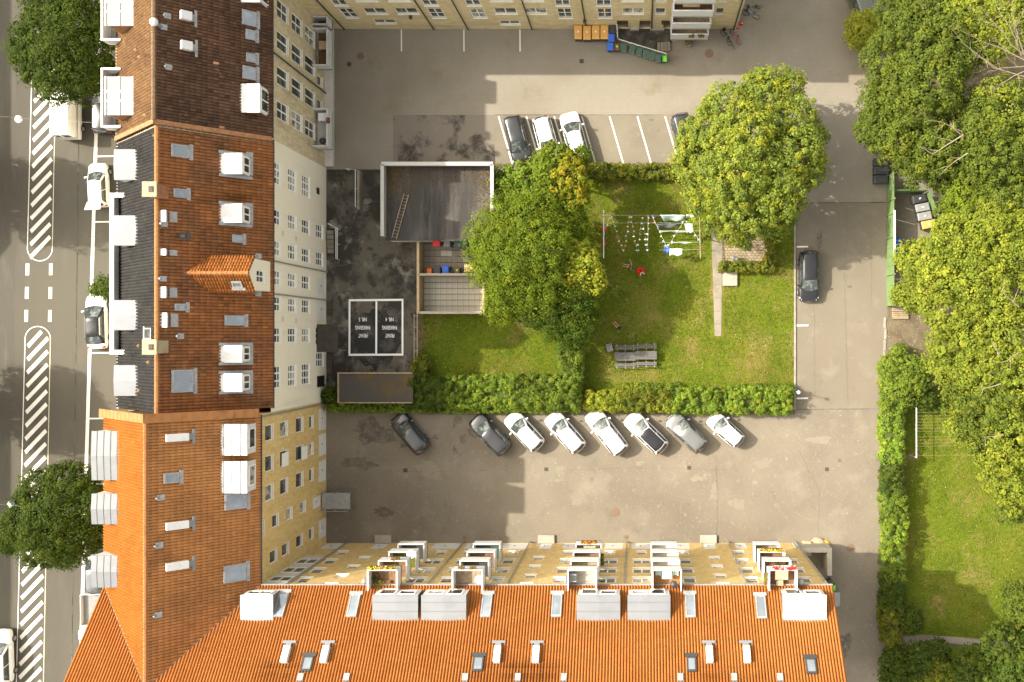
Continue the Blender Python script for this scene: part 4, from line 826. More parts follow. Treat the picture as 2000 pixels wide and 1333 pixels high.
for r in ((471, 26, 499, 48), (478, 62, 497, 77), (479, 107, 497, 121), (472, 134, 498, 154)): skylight(B1, S1E, *r)
for x, y in ((371, 36), (372, 94)): roof_vent(B1, S1E, x, y, .62, .75, .55, 'white_metal', 'lead')
for x, y in ((324, 32), (326, 132)): pipe(B1, S1E, x, y, .08, .3)
pipe(B1, S1E, 317, 54, .12, .9, True)
for ya, yb in ((19.25, 16.5), (25.9, 23.1)):
    o_ = dormer(B1, (-39.45, (ya + yb) / 2, 12.7), (-1, 0, 0), ya - yb, 2.15, 1.9, 'red_brick', 'zinc_pale', 0, ((.05, .95, .1, .9, 3),), pitch=.0)
    mb = MB(); 
    for t in (0, .5, 1): mb.box(-39.5 + t * 2.0 - .06, -39.5 + t * 2.0 + .06, yb - .05, ya + .05, 14.925, 14.965)
    o_2 = mb.build('roof_bar', 'white_frame', o_)
    for t in (.36, .62): MB().box(-39.44, -37.56, yb + (ya - yb) * t - .06, yb + (ya - yb) * t + .06, 14.925, 14.96).build('roof_bar', 'white_frame', o_)
balcony(B1, -40.95, -39.5, 16.0, 20.5, 12.0, 1.05, '-x', 'white_metal', 'white_metal', 'plastic_grey', .12); balcony(B1, -40.95, -39.5, 22.6, 27.2, 12.0, 1.05, '-x', 'white_metal', 'white_metal', 'plastic_grey', .12)
for ya, yb in ((16.65, 19.95), (23.7, 26.95)): balcony(B1, XE + .01, -27.2, ya, yb, 2.2, 1.15, 'x', 'white_metal', 'white_metal', 'wood_deck' if ya > 20 else 'panel_grey', .07, ribs=True)
balcony(B1, XE + .01, -27.2, 27.25, 28.0, 2.2, 1.15, 'x', 'white_metal', 'white_metal', 'plastic_dark', .07)
downpipe(B1, XE + .12, 22.1, .1, ZE1 - .1, 'dark_steel')
MB().box(XE + .005, XE + .72, Y1 + .1, YB - .05, 0, .42).build('light_well_cover', 'panel_grey', B1)

# ------------------------------------------------------------------ north range
B4 = empty('apartment_building', (0, 0, 0), label='yellow brick apartment building along the paved yard with white window frames', cat='building')
ZN, XNE = 13.7, 8.75; O4 = Vector((XE, YB, 0)); U4 = Vector((1, 0, 0)); nX = lambda X: X - XE
fr_ = [(-25.2, 1.2), (-17.6, 1.25), (-14.0, 1.25), (-6.5, 1.25), (-3.05, 1.25)]; wd_ = [(-22.75, 1.9), (-20.05, 1.9), (-11.55, 1.9), (-8.95, 1.9), (-.6, 1.85), (1.75, .9), (6.85, .75)]
w4 = []
for k in range(4):
    dz = 2.85 * k
    for X, w in fr_: w4.append((X - w / 2, X + w / 2, 2.75 + dz, 4.9 + dz, 2))
    for X, w in wd_: w4.append((X - w / 2, X + w / 2, 3.7 + dz, 5.0 + dz, 2 if w > 1 else 1))
w4 += [(-23.6, -21.7, 1.35, 2.3, 2), (-12.5, -10.7, 1.1, 2.0, 2)]
d4 = [(-1.55, 1.0, .05, 2.1), (.45, 1.0, .05, 2.1), (2.55, .9, .05, 2.1)]
w4 = [x for x in w4 if x[3] < ZN]
wall('wall', B4, O4, U4, XNE - XE, ZN, [(nX(a), nX(b), c, d) for a, b, c, d, _ in w4] + [(nX(X - w / 2), nX(X + w / 2), c, d) for X, w, c, d in d4], 'brick_north', .14)
for a, b, c, d, n in w4: window(B4, O4, U4, nX(a), nX(b), c, d, n, 2 if b - a < 1.3 and n == 2 else 1, pane=rp(.85), bar=.075)
for X, w, c, d in d4: door(B4, O4, U4, nX(X - w / 2), nX(X + w / 2), c, d, .5, 'wood_deck')
plainwall(B4, [(XNE, YB, 0), (XNE, YB + 11, 0), (XNE, YB + 11, ZN), (XNE, YB + 5.5, ZN + 4.6), (XNE, YB, ZN)], 'brick_north')
plainwall(B4, [(XE - 6, YB + 11, 0), (XE - 6, YB + 11, ZN), (XNE, YB + 11, ZN), (XNE, YB + 11, 0)], 'brick_north')
tile_slope('roof_tiles', B4, (XE - 6, YB - .1, ZN - .05), (1, 0, 0), XNE - XE + 6.1, (0, 5.5, 4.6), 7.2, 'tile_orange', .4, .7)
plainwall(B4, [(XE - 6, YB + 11, ZN), (XNE, YB + 11, ZN), (XNE, YB + 5.5, ZN + 4.6), (XE - 6, YB + 5.5, ZN + 4.6)], 'tile_plain', 'roof_far_side')
for xa, xb in ((-14, -11), (-6, -3), (4.4, 7.2)): dormer(B4, ((xa + xb) / 2, YB + .2, ZN), (0, -1, 0), xb - xa, 1.5, 1.9, 'zinc', 'zinc_pale', 2)
for X in (-26.8, -20.9 + 2.2, -15.6, -9.8 + .0, -4.85, 1.05, 8.5): downpipe(B4, X, YB - .1, .1, ZN - .2, 'dark_steel')
for zf in (1.78, 4.5, 7.35, 10.2): balcony(B4, 2.7, 6.0, 26.5, YB - .01, zf, 1.2, '-y', 'white_metal', 'white_metal', 'wood_deck' if zf > 6 else 'wood_old', .07, ribs=True)
for X, z in ((-5.0, 2.2), (1.9, 1.9), (-17.1 - 3.0, 3.2)): 
    MB().box(X, X + .25, YB - .3, YB, z, z + .25).build('wall_lamp', 'plastic_dark', B4)
for X in (-6.5, -3.05):
    for k in range(2): 
        mb = MB().tube([(X - .8, YB - .05, 3.7 + 2.85 * k), (X - .8, YB - .3, 3.75 + 2.85 * k), (X + .8, YB - .3, 3.75 + 2.85 * k), (X + .8, YB - .05, 3.7 + 2.85 * k)], .02, 4); mb.build('french_balcony_rail', 'steel', B4)
# houses across the street (outside the picture, their shadows reach the bus lane)
for nm, ya, yb, lab in (('apartment_building', 12.5, 60, 'long apartment building across the street shading the upper bus lane'), ('apartment_building', -60, -1.2, 'long apartment building across the street shading the lower bus lane')):
    e = empty(nm, (-78.5, (ya + yb) / 2, 0), label=lab, cat='building'); h = (yb - ya) / 2
    MB().box(-5.8, 5.8, -h, h, 0, 13.6).build('wall', 'brick_west', e)
    MB().add([(6, -h, 13.6), (6, h, 13.6), (0, h, 18), (0, -h, 18), (-6, h, 13.6), (-6, -h, 13.6)], [(0, 1, 2, 3), (3, 2, 4, 5), (0, 3, 5), (1, 4, 2)]).build('roof', 'tile_plain', e)
    for k in range(int(h)):
        for z in (2, 5, 8, 11): MB().box(5.81, 5.86, -h + 1 + 2 * k, -h + 2 + 2 * k, z, z + 1.5).build('window', 'glass', e) if k % 2 == 0 else None
# ------------------------------------------------------------------ garage with parapet, terrace, shed
def boxw(a, b, h, z0=0, t=.15): pass
G = empty('garage', (0, 0, 0), label='flat-roofed garage with pale metal parapet and mossy dark felt', cat='garage')
gx0, gx1, gy0, gy1, gz, gp = -22.5, -12.8, 8.63, 15.25, 2.45, 3.4
MB().box(gx0 + .06, gx1 - .06, gy0 + .05, gy1 - .06, 0, gz - .12).build('wall', 'render_grey', G)
MB().box(gx0 + .05, gx1 - .05, gy0 - .08, gy1 - .05, gz - .11, gz).build('roof', 'felt', G)
for nm, b in (('parapet', (gx0, gx1, gy1 - .16, gy1)), ('parapet', (gx0, gx0 + .16, gy0 + .2, gy1 - .17)), ('parapet', (gx1 - .16, gx1, gy0 + .2, gy1 - .17))):
    p = MB().box(*b, gz - .3, gp - .04).build(nm, 'concrete_pale', G); n = 6; hor = b[1] - b[0] > 1; L = (b[1] - b[0]) if hor else (b[3] - b[2]); n = round(L / 1.2)
    for i in range(n):
        q0, q1 = i * L / n + .006, (i + 1) * L / n - .006
        (MB().box(b[0] + q0, b[0] + q1, b[2] - .12, b[3] + .05, gp - .037, gp + .02) if hor else MB().box(b[0] - .07, b[1] + .07, b[2] + q0, b[2] + q1, gp - .037, gp + .02)).build('coping', 'parapet_metal', p)
mb = MB(); random.seed(3)            # moss cushions scattered on the felt
for i in range(1500):
    x, y = random.uniform(gx0 + .25, gx1 - .25), gy1 - .25 - abs(random.gauss(0, 1)) * 1.5
    if random.random() < .35: x, y = gx1 - .25 - abs(random.gauss(0, .8)), random.uniform(gy0 + .3, gy1 - .3)
    if random.random() < .35: x, y = gx0 + .3 + abs(random.gauss(0, 1.0)), gy1 - .3 - abs(random.gauss(0, 1.2))
    if y < gy0 or x < gx0 + .2 or x > gx1 - .2: continue
    r = random.uniform(.03, .09); mb.add([(x + r * math.cos(t), y + r * math.sin(t), gz + .005) for t in (0, 1.26, 2.5, 3.8, 5)] + [(x, y, gz + .04)], [(0, 1, 5), (1, 2, 5), (2, 3, 5), (3, 4, 5), (4, 0, 5)])
mb.build('moss_cushions', 'moss', G, kind='stuff')
a, b = P(789, 378, 2.5), P(765, 465, 2.5); d = (b - a); s_ = Vector((-d.y, d.x, 0)).normalized() * .42; L = empty('ladder', a, label='pale aluminium ladder lying on the garage roof', cat='ladder')
for o in (Vector(), s_): MB().obox(o, d, s_.normalized() * .06, (0, 0, .08)).build('rail', 'wood_old', L)
for i in range(14): MB().tube([d * ((i + .5) / 14) + Vector((0, 0, .05)), d * ((i + .5) / 14) + s_ + Vector((0, 0, .05))], .02, 5).build('rung', 'wood_old', L)
T = empty('walled_terrace', (0, 0, 0), label='two walled courts paved with concrete slabs below the garage', cat='terrace')
tx0, tx1, ty0, tym, ty1 = -19.8, -13.85, 2.15, 5.55, 8.5
for nm, b in (('wall', (tx0, tx0 + .16, ty0, ty1)), ('wall', (tx0 + .17, tx1 - .17, ty0, ty0 + .16)), ('wall', (tx1 - .16, tx1, ty0, tym)), ('wall', (tx0 + .17, tx1 - .17, tym, tym + .14))):
    w_ = MB().box(*b, 0, 1.72).build(nm, 'court_brick', T); MB().box(b[0] - .03, b[1] + .03, b[2] - .03, b[3] + .03, 1.723, 1.79).build('coping', 'wood_pale' if b[1] - b[0] < 1 else 'concrete_pale', w_)
mesh_s = MB().box(-.242, .242, -.242, .242, 0, .05).mesh('slab', 'slab_pale'); mesh_t = MB().box(-.242, .242, -.242, .242, 0, .05).mesh('slab', 'concrete')
for j, (y0, y1) in enumerate(((ty0 + .18, tym), (tym + .16, ty1))):
    ny = int((y1 - y0) / .5); nx_ = 11
    for i in range(nx_):
        for k in range(ny):
            o = link('slab', mesh_s if j == 0 or random.random() < .15 else mesh_t, T); o.location = (tx0 + .45 + i * .505, y0 + .28 + k * (y1 - y0) / ny, .02 + random.uniform(-.006, .006)); o.rotation_euler = (random.uniform(-.008, .008), random.uniform(-.008, .008), 0)
sheet('court_bed', [(818, 470), (945, 470), (945, 612), (818, 612)], .03, 'asphalt_old', **ST)
S = empty('shed', (0, 0, 0), label='low shed with mossy dark felt roof beside the hedge', cat='shed')
a, b = P(661, 787, 2.3), P(806, 729, 2.3); MB().box(a.x + .1, b.x - .1, a.y + .1, b.y - .1, 0, 2.15).build('wall', 'wood_old', S)
MB().add([(a.x, a.y, 2.16), (b.x, a.y, 2.16), (b.x, b.y, 2.26), (a.x, b.y, 2.26), (a.x, a.y, 2.24), (b.x, a.y, 2.24), (b.x, b.y, 2.34), (a.x, b.y, 2.34)], [(3, 2, 1, 0), (4, 5, 6, 7), (0, 1, 5, 4), (1, 2, 6, 5), (2, 3, 7, 6), (3, 0, 4, 7)]).build('roof', 'shed_felt', S)
for q in ((a.x - .05, a.x + .08, a.y, b.y + .05), (a.x + .09, b.x, b.y - .06, b.y + .06)): MB().box(*q, 2.30, 2.42).build('edge_board', 'wood_old', S)
MB().box(a.x + .09, b.x, a.y - .05, a.y + .05, 2.20, 2.31).build('edge_board', 'wood_old', S)
# low walls, rails and canopy at the grey house
a, b = P(697, 333, .9), P(702, 410, .9); MB().box(a.x, b.x, b.y, a.y, 0, .9).build('stair_wall', 'concrete', bevel=.02, label='low concrete wall beside the basement stair at the grey house', cat='wall')
a = P(676, 330, 1.0); b = P(694, 332, 1.0); c = P(694, 404, 1.0); mb = MB().tube([a, b, c], .03, 6)
for p in (a, b, (b + c) / 2, c): mb.tube([p, (p[0], p[1], 0)], .025, 5)
mb.build('handrail', 'white_frame', label='thin white handrail above the low concrete stair wall', cat='railing')
R = empty('stair_railing', P(656, 475), label='white double railing round the basement stair of the grey house', cat='railing'); o = P(656, 475)
for dx in (0, 2.6):
    pts = [P(640 + dx, 437, 1.0), P(656 + dx, 446, 1.0), P(656 + dx, 506, 1.0)]; MB().tube([p - o for p in pts], .03, 6).build('rail', 'white_frame', R)
for y in (446, 476, 506): p = P(656, y, 1.0) - o; MB().tube([p, (p[0], p[1], 0)], .025, 5).build('post', 'white_frame', R)
sheet('stairwell', [(638, 445), (653, 447), (653, 508), (638, 508)], .012, 'fresh_tarmac', **ST)
for i in range(5): y = 495 - i * 9; q = P(640, y), P(652, y - 8); MB().box(q[0].x, q[1].x, q[0].y, q[1].y, .0, .05 + .05 * i).build('stair_step', 'concrete', **ST)
C = empty('entrance_canopy', (0, 0, 0), label='brown flat canopy over the back door of the grey house', cat='canopy'); a, b = P(634, 688, 2.4), P(660, 634, 2.4)
MB().box(XE + .01, b.x, a.y, b.y, 2.3, 2.42).build('roof', 'canopy_felt', C, bevel=.02)
for y in (a.y + .1, b.y - .1): MB().tube([(b.x - .1, y, 0), (b.x - .1, y, 2.3)], .05, 6).build('post', 'wood_old', C)
for y0, y1, lab in ((590, 617, 'dark iron cellar hatch above the brown canopy'), (692, 722, 'dark iron cellar hatch below the brown canopy')):
    a, b = P(639, y1), P(648, y0); MB().box(a.x, b.x, a.y, b.y, 0, .1).box(b.x, b.x + .08, a.y - .08, b.y + .08, 0, .16).build('cellar_hatch', 'iron', label=lab, cat='hatch')
# old timber fence between back yard and lawn
F = empty('timber_fence', (0, 0, 0), label='weathered timber rail fence between the back yard and the small lawn', cat='fence')
for y in (618, 640, 663, 685, 704): p = P(819, y); MB().box(p.x - .06, p.x + .06, p.y - .06, p.y + .06, 0, 1.15).build('post', 'wood_old', F); MB().box(p.x - .2, p.x + .2, p.y - .04, p.y + .04, 1.153, 1.22).build('cross_arm', 'wood_old', F)
a, b = P(819, 706), P(819, 614)
for dx, z in ((-.15, 1.225), (.12, 1.225), (0, .6)): MB().box(a.x + dx - .04, a.x + dx + .04, a.y, b.y, z, z + .05).build('rail', 'wood_old', F)
# boundary wall under the north hedge
a, b = P(968, 327, .9), P(1050, 330, .9); MB().box(a.x, b.x, b.y - .1, a.y, 0, .8).build('garden_wall', 'concrete', label='low grey garden wall behind the black estate car', cat='wall')
# green board enclosure at the edge of the wood
E = empty('green_fence', (0, 0, 0), label='tall green board fence along the lane edged with a white top board', cat='fence')
xf = 22.37
for y0, y1 in ((345, 397), (398, 424), (425, 469), (470, 540), (541, 599)):
    ya, yb = P(0, y1).y, P(0, y0).y; n = max(2, int((yb - ya) / .8))
    for i in range(n): MB().box(xf, xf + .05, ya + (yb - ya) * i / n + .008, ya + (yb - ya) * (i + 1) / n - .008, .05, 2.35).build('board', 'fence_green', E)
    MB().box(xf + .052, xf + .15, ya, ya + .1, 0, 2.4).build('post', 'wood_old', E)
MB().box(xf - .02, xf + .15, P(0, 508).y * .97, P(0, 411).y * .97, 2.36, 2.41).build('top_board', 'white_metal', E)
E2 = empty('green_fence', (0, 0, 0), label='green board fence closing the upper end of the bin enclosure', cat='fence'); p, q = P(1748, 371, 2.0), P(1814, 372, 2.0)
for i in range(4): MB().box(p.x + i * (q.x - p.x) / 4 + .01, p.x + (i + 1) * (q.x - p.x) / 4 - .01, p.y - .05, p.y, .05, 2.0).build('board', 'fence_green', E2)
E3 = empty('green_fence', (0, 0, 0), label='slanting green board fence behind the grey lidded containers', cat='fence'); p, q = P(1815, 374, 1.9), P(1834, 422, 1.9)
for i in range(3): a = p + (q - p) * (i / 3); MB().obox((a.x, a.y, .05), ((q - p).x / 3.05, (q - p).y / 3.05, 0), (.05, .02, 0), (0, 0, 1.9)).build('board', 'fence_green', E3)
sheet('enclosure_paving', [(1746, 346), (1850, 346), (1850, 600), (1746, 600)], .006, 'asphalt_bay', **ST)
pb = empty('pallet_bench', P(1757, 608), label='brown slatted wooden pallet stack at the end of the green fence', cat='pallet')
for k in range(2):
    for i in range(4): MB().box(-.75, .75, -.5 + i * .16 + k * .66 - .2, -.5 + i * .16 + k * .66 - .07, .15 + .12 * k, .2 + .12 * k).build('slat', 'wood_old', pb)
    for x in (-.7, 0, .62): MB().box(x, x + .1, -.7 + k * .66, -.1 + k * .66, 0, .148 + .12 * k).build('bearer', 'wood_old', pb)

# ------------------------------------------------------------------ concrete porch, boulders, bollards at the east end of the south range
Pp = empty('concrete_porch', (0, 0, 0), label='angular concrete porch wall at the corner of the orange-roofed building', cat='porch'); a = P(1567, 1080, 2.2); b = P(1625, 1075, 2.2); c = P(1625, 1125, 2.2)
MB().obox((X1 - .5, a.y, 0), (b.x - X1 + .5, .0, 0), (0, .42, 0), (0, 0, 2.2)).build('wall', 'concrete_pale', Pp, bevel=.02); MB().box(b.x - .42, b.x, c.y, a.y - .005, 0, 2.2).build('wall', 'concrete_pale', Pp, bevel=.02)
MB().box(X1 + .45, X1 + 1.2, -19.7, -18.4, 0, .5).build('bench', 'wood_pale', Pp, bevel=.03)
for px, py, r, lab in ((1597, 1060, .55, 'big tan boulder in front of the concrete porch'), (1611, 1061, .33, 'small yellow boulder beside the big tan one')):
    p = P(px, py); mb = MB(); rings = []
    for i in range(6):
        t = i / 5 * math.pi * .62 + .05; rr = math.sin(t + .25) * r; rings.append([(rr * math.cos(k / 9 * 6.283) * (1 + .18 * math.sin(k * 2.3 + i)) * 1.3, rr * math.sin(k / 9 * 6.283) * (1 + .14 * math.cos(k * 1.9)), r * .75 * (1 - i / 5) + .0) for k in range(9)])
    mb.loft(rings[::-1]).build('boulder', 'stone' if px < 1600 else 'plastic_yellow', smooth=True, label=lab, cat='boulder').location = p

# ------------------------------------------------------------------ bins
def bin2(px, py, rz, body, lid, label, logo=None, group='wheelie bins', sc=1.0, cat='bin'):
    e = empty('wheelie_bin', P(px, py, 1.0) * 1, rz, label=label, cat=cat, group=group); e.location.z = 0; e.scale = (sc, sc, sc)
    MB().loft([[(-.22, -.26, .08), (.22, -.26, .08), (.22, .24, .08), (-.22, .24, .08)], [(-.28, -.34, .92), (.28, -.34, .92), (.28, .30, .92), (-.28, .30, .92)], [(-.29, -.36, .98), (.29, -.36, .98), (.29, .33, .98), (-.29, .33, .98)]]).build('body', body, e, bevel=.03)
    MB().loft([[(-.30, -.39, .985), (.30, -.39, .985), (.30, .34, 1.03), (-.30, .34, 1.03)], [(-.28, -.36, 1.03), (.28, -.36, 1.03), (.28, .31, 1.09), (-.28, .31, 1.09)]]).build('lid', lid, e, bevel=.025)
    MB().tube([(-.24, .36, 1.0), (-.24, .42, 1.0), (.24, .42, 1.0), (.24, .36, 1.0)], .022, 6).build('handle', lid, e)
    if logo: MB().lathe([(.11, 1.092), (.11, 1.098), (.03, 1.099)], 10).build('sticker', logo, e)
    for s in (-1, 1): MB().tube([(s * .25, .28, .1), (s * .31, .28, .1)], .1, 10).build('wheel', 'rubber', e)
    return e
def bin4(px, py, rz, lid, label, body='plastic_dark', z=1.2, logo='plastic_white', group='four-wheeled containers'):
    e = empty('waste_container', P(px, py, z), rz, label=label, cat='container', group=group); e.location.z = 0
    MB().loft([[(-.55, -.30, .18), (.55, -.30, .18), (.55, .30, .18), (-.55, .30, .18)], [(-.62, -.37, 1.0), (.62, -.37, 1.0), (.62, .37, 1.0), (-.62, .37, 1.0)]]).build('body', body, e, bevel=.03)
    MB().loft([[(-.64, -.36, 1.005), (.64, -.36, 1.005), (.64, .36, 1.005), (-.64, .36, 1.005)], [(-.63, -.35, 1.09), (.63, -.35, 1.09), (.63, .35, 1.11), (-.63, .35, 1.11)], [(-.54, -.28, 1.13), (.54, -.28, 1.13), (.54, .28, 1.19), (-.54, .28, 1.19)]]).build('lid', lid, e, bevel=.02)
    if logo: MB().box(-.08, .08, -.06, .06, 1.18, 1.195).build('sticker', logo, e)
    for s in (-1, 1):
        for t in (-1, 1): MB().tube([(s * .45, t * .27, .09), (s * .45, t * .27 + .05, .09)], .09, 8).build('wheel', 'rubber', e)
        MB().tube([(s * .66, -.2, .95), (s * .72, -.2, .95), (s * .72, .2, .95), (s * .66, .2, .95)], .02, 5).build('handle', body, e)
    return e
rh = math.pi / 2
for i, x in enumerate((1129, 1146.5, 1163.5, 1180.5)): bin4(x, 62 + (1 if i == 1 else 0), rh, 'plastic_orange', ('first', 'second', 'third', 'fourth')[i] + ' orange lidded container from the left by the yellow brick wall')
bin2(1196.5, 57, 0, 'plastic_dark', 'plastic_dark', 'black wheelie bin squeezed between orange containers and yellow brick wall'); bin2(1194, 74, 0, 'plastic_dark', 'plastic_blue', 'blue lidded bin just below the black one'); bin2(1192, 91, 0, 'plastic_dark', 'plastic_blue', 'blue lidded bin beside the brown one')
bin2(1205, 91, 0, 'plastic_dark', 'plastic_brown', 'brown lidded bin with a pale green sticker', 'plastic_lime', sc=.88)
for i, (x, y, r) in enumerate(((1218, 92, -.02), (1235.5, 95, .28), (1248.5, 100, .18), (1261.5, 104, .12), (1273.5, 108, .08), (1285.5, 112.5, .05))):
    bin2(x, y, -r, 'plastic_pale_grey' if i == 1 else 'plastic_grey', 'plastic_green', ('first', 'second', 'third', 'fourth', 'fifth', 'last')[i] + ' green lidded bin along the slanting rail, counted from the brown bin', sc=.98)
bin2(1298, 113, 0, 'plastic_dark', 'plastic_lime', 'small bright lime green box bin at the end of the slanting rail', sc=.72)
for i, y in enumerate((316, 333, 350)): bin4(1722, y, 0, 'plastic_dark', ('uppermost', 'middle', 'lowest')[i] + ' black container of the row standing against the green fence', logo=None)
bin4(1797, 388, .22, 'plastic_dark', 'black container at the top of the green board enclosure'); bin4(1803, 405, .2, 'plastic_pale_grey', 'grey lidded container below the black one in the enclosure'); bin4(1807, 422, .2, 'plastic_pale_grey', 'grey lidded container above the orange one in the enclosure'); bin4(1815, 438, .2, 'plastic_orange', 'orange lidded container in the green board enclosure')
bin4(1752, 479, rh, 'plastic_blue', 'blue lidded container tucked behind the green fence', logo=None); bin2(1748, 516, rh, 'plastic_red', 'plastic_red', 'red bin tucked behind the green fence', sc=.7)
bin2(873 - 20, 473, 0, 'plastic_red', 'plastic_red', 'red crate bin against the garage wall', sc=1.15); bin2(873, 475, math.pi, 'plastic_grey', 'plastic_grey', 'grey bin between red bin and green container'); bin4(900, 475, 0, 'plastic_green', 'dark green container against the garage wall', 'plastic_green', logo=None)
bin2(837, 530, 0, 'plastic_vivid_orange', 'plastic_vivid_orange', 'bright orange bin in the slab court', sc=.75); bin2(854, 528, 0, 'plastic_dark', 'plastic_dark', 'dark grey bin left of the blue one in the slab court'); bin2(870, 527, 0, 'plastic_blue', 'plastic_blue', 'blue bin in the slab court'); bin2(892, 528, 0, 'plastic_brown', 'plastic_brown', 'brown bin in the slab court', 'plastic_lime', sc=.85); bin4(920, 524, 0, 'plastic_tan', 'tan lidded container in the slab court', logo=None)
e = MB().lathe([(.05, 0), (.2, .05), (.22, .3), (.17, .42), (.03, .46)], 12).build('fire_bucket', 'plastic_red', smooth=True, label='small red bucket in the corner of the slab court', cat='bucket'); e.location = P(824, 530)
p = P(953, 542); MB().lathe([(.32, 0), (.34, .5), (.34, .78), (.30, .82), (.05, .84)], 16).build('rain_barrel', 'plastic_pale_grey', label='round grey barrel beside the terrace wall under the tree', cat='barrel').location = p
p = P(1714, 287); MB().loft([[(-.25, -.2, 0), (.25, -.2, 0), (.25, .2, 0), (-.25, .2, 0)], [(-.3, -.25, .6), (.3, -.25, .6), (.3, .25, .6), (-.3, .25, .6)]]).build('white_crate', 'plastic_white', bevel=.03, label='white plastic crate half under the trees by the lane', cat='crate').location = p
p = P(1636, 1163, 1); bin4(1634, 1172, rh, 'plastic_pale_grey', 'pale grey container against the gable beyond the porch', 'plastic_grey', logo=None); bin2(1629, 1151, 0, 'plastic_dark', 'plastic_lime', 'lime green topped bin at the gable corner', sc=.7); bin2(1622, 1140, .4, 'plastic_dark', 'plastic_dark', 'black bin at the gable corner', sc=.8)
# slanting rail and basement stair beside the bins
rl = empty('yard_railing', P(1205, 80), label='pale steel railing slanting along the row of green bins', cat='railing'); o = P(1205, 80)
pts = [P(1205, 47, 1.05), P(1206, 72, 1.05), P(1208.5, 77, 1.05), P(1302, 105.5, 1.05)]; MB().tube([p - o for p in pts], .035, 6).build('rail', 'white_frame', rl)
for x, y in ((1206, 72), (1231, 84), (1256, 91.5), (1280, 98.7), (1301, 105.2)): p = P(x, y, 1.05) - o; MB().tube([p, (p.x, p.y, 0)], .025, 5).build('post', 'white_frame', rl)
sheet('basement_area', [(1209, 56), (1312, 56), (1312, 84), (1290, 100), (1209, 76)], .006, 'asphalt_old', **ST)
for i in range(4): q = P(1284 + i * 6.5, 104 - i * 1.0), P(1289.5 + i * 6.5, 84); MB().box(q[0].x, q[1].x, q[0].y, q[1].y, .006, .09 + .05 * i).build('basement_step', 'concrete', **ST)
for q0, q1 in (((1231, 61), (1248, 56.5)), ((1270, 61), (1297, 56.5))): a, b = P(*q0), P(*q1); MB().box(a.x, b.x, a.y, b.y, 0, .35).build('plinth_block', 'concrete_pale', **ST)

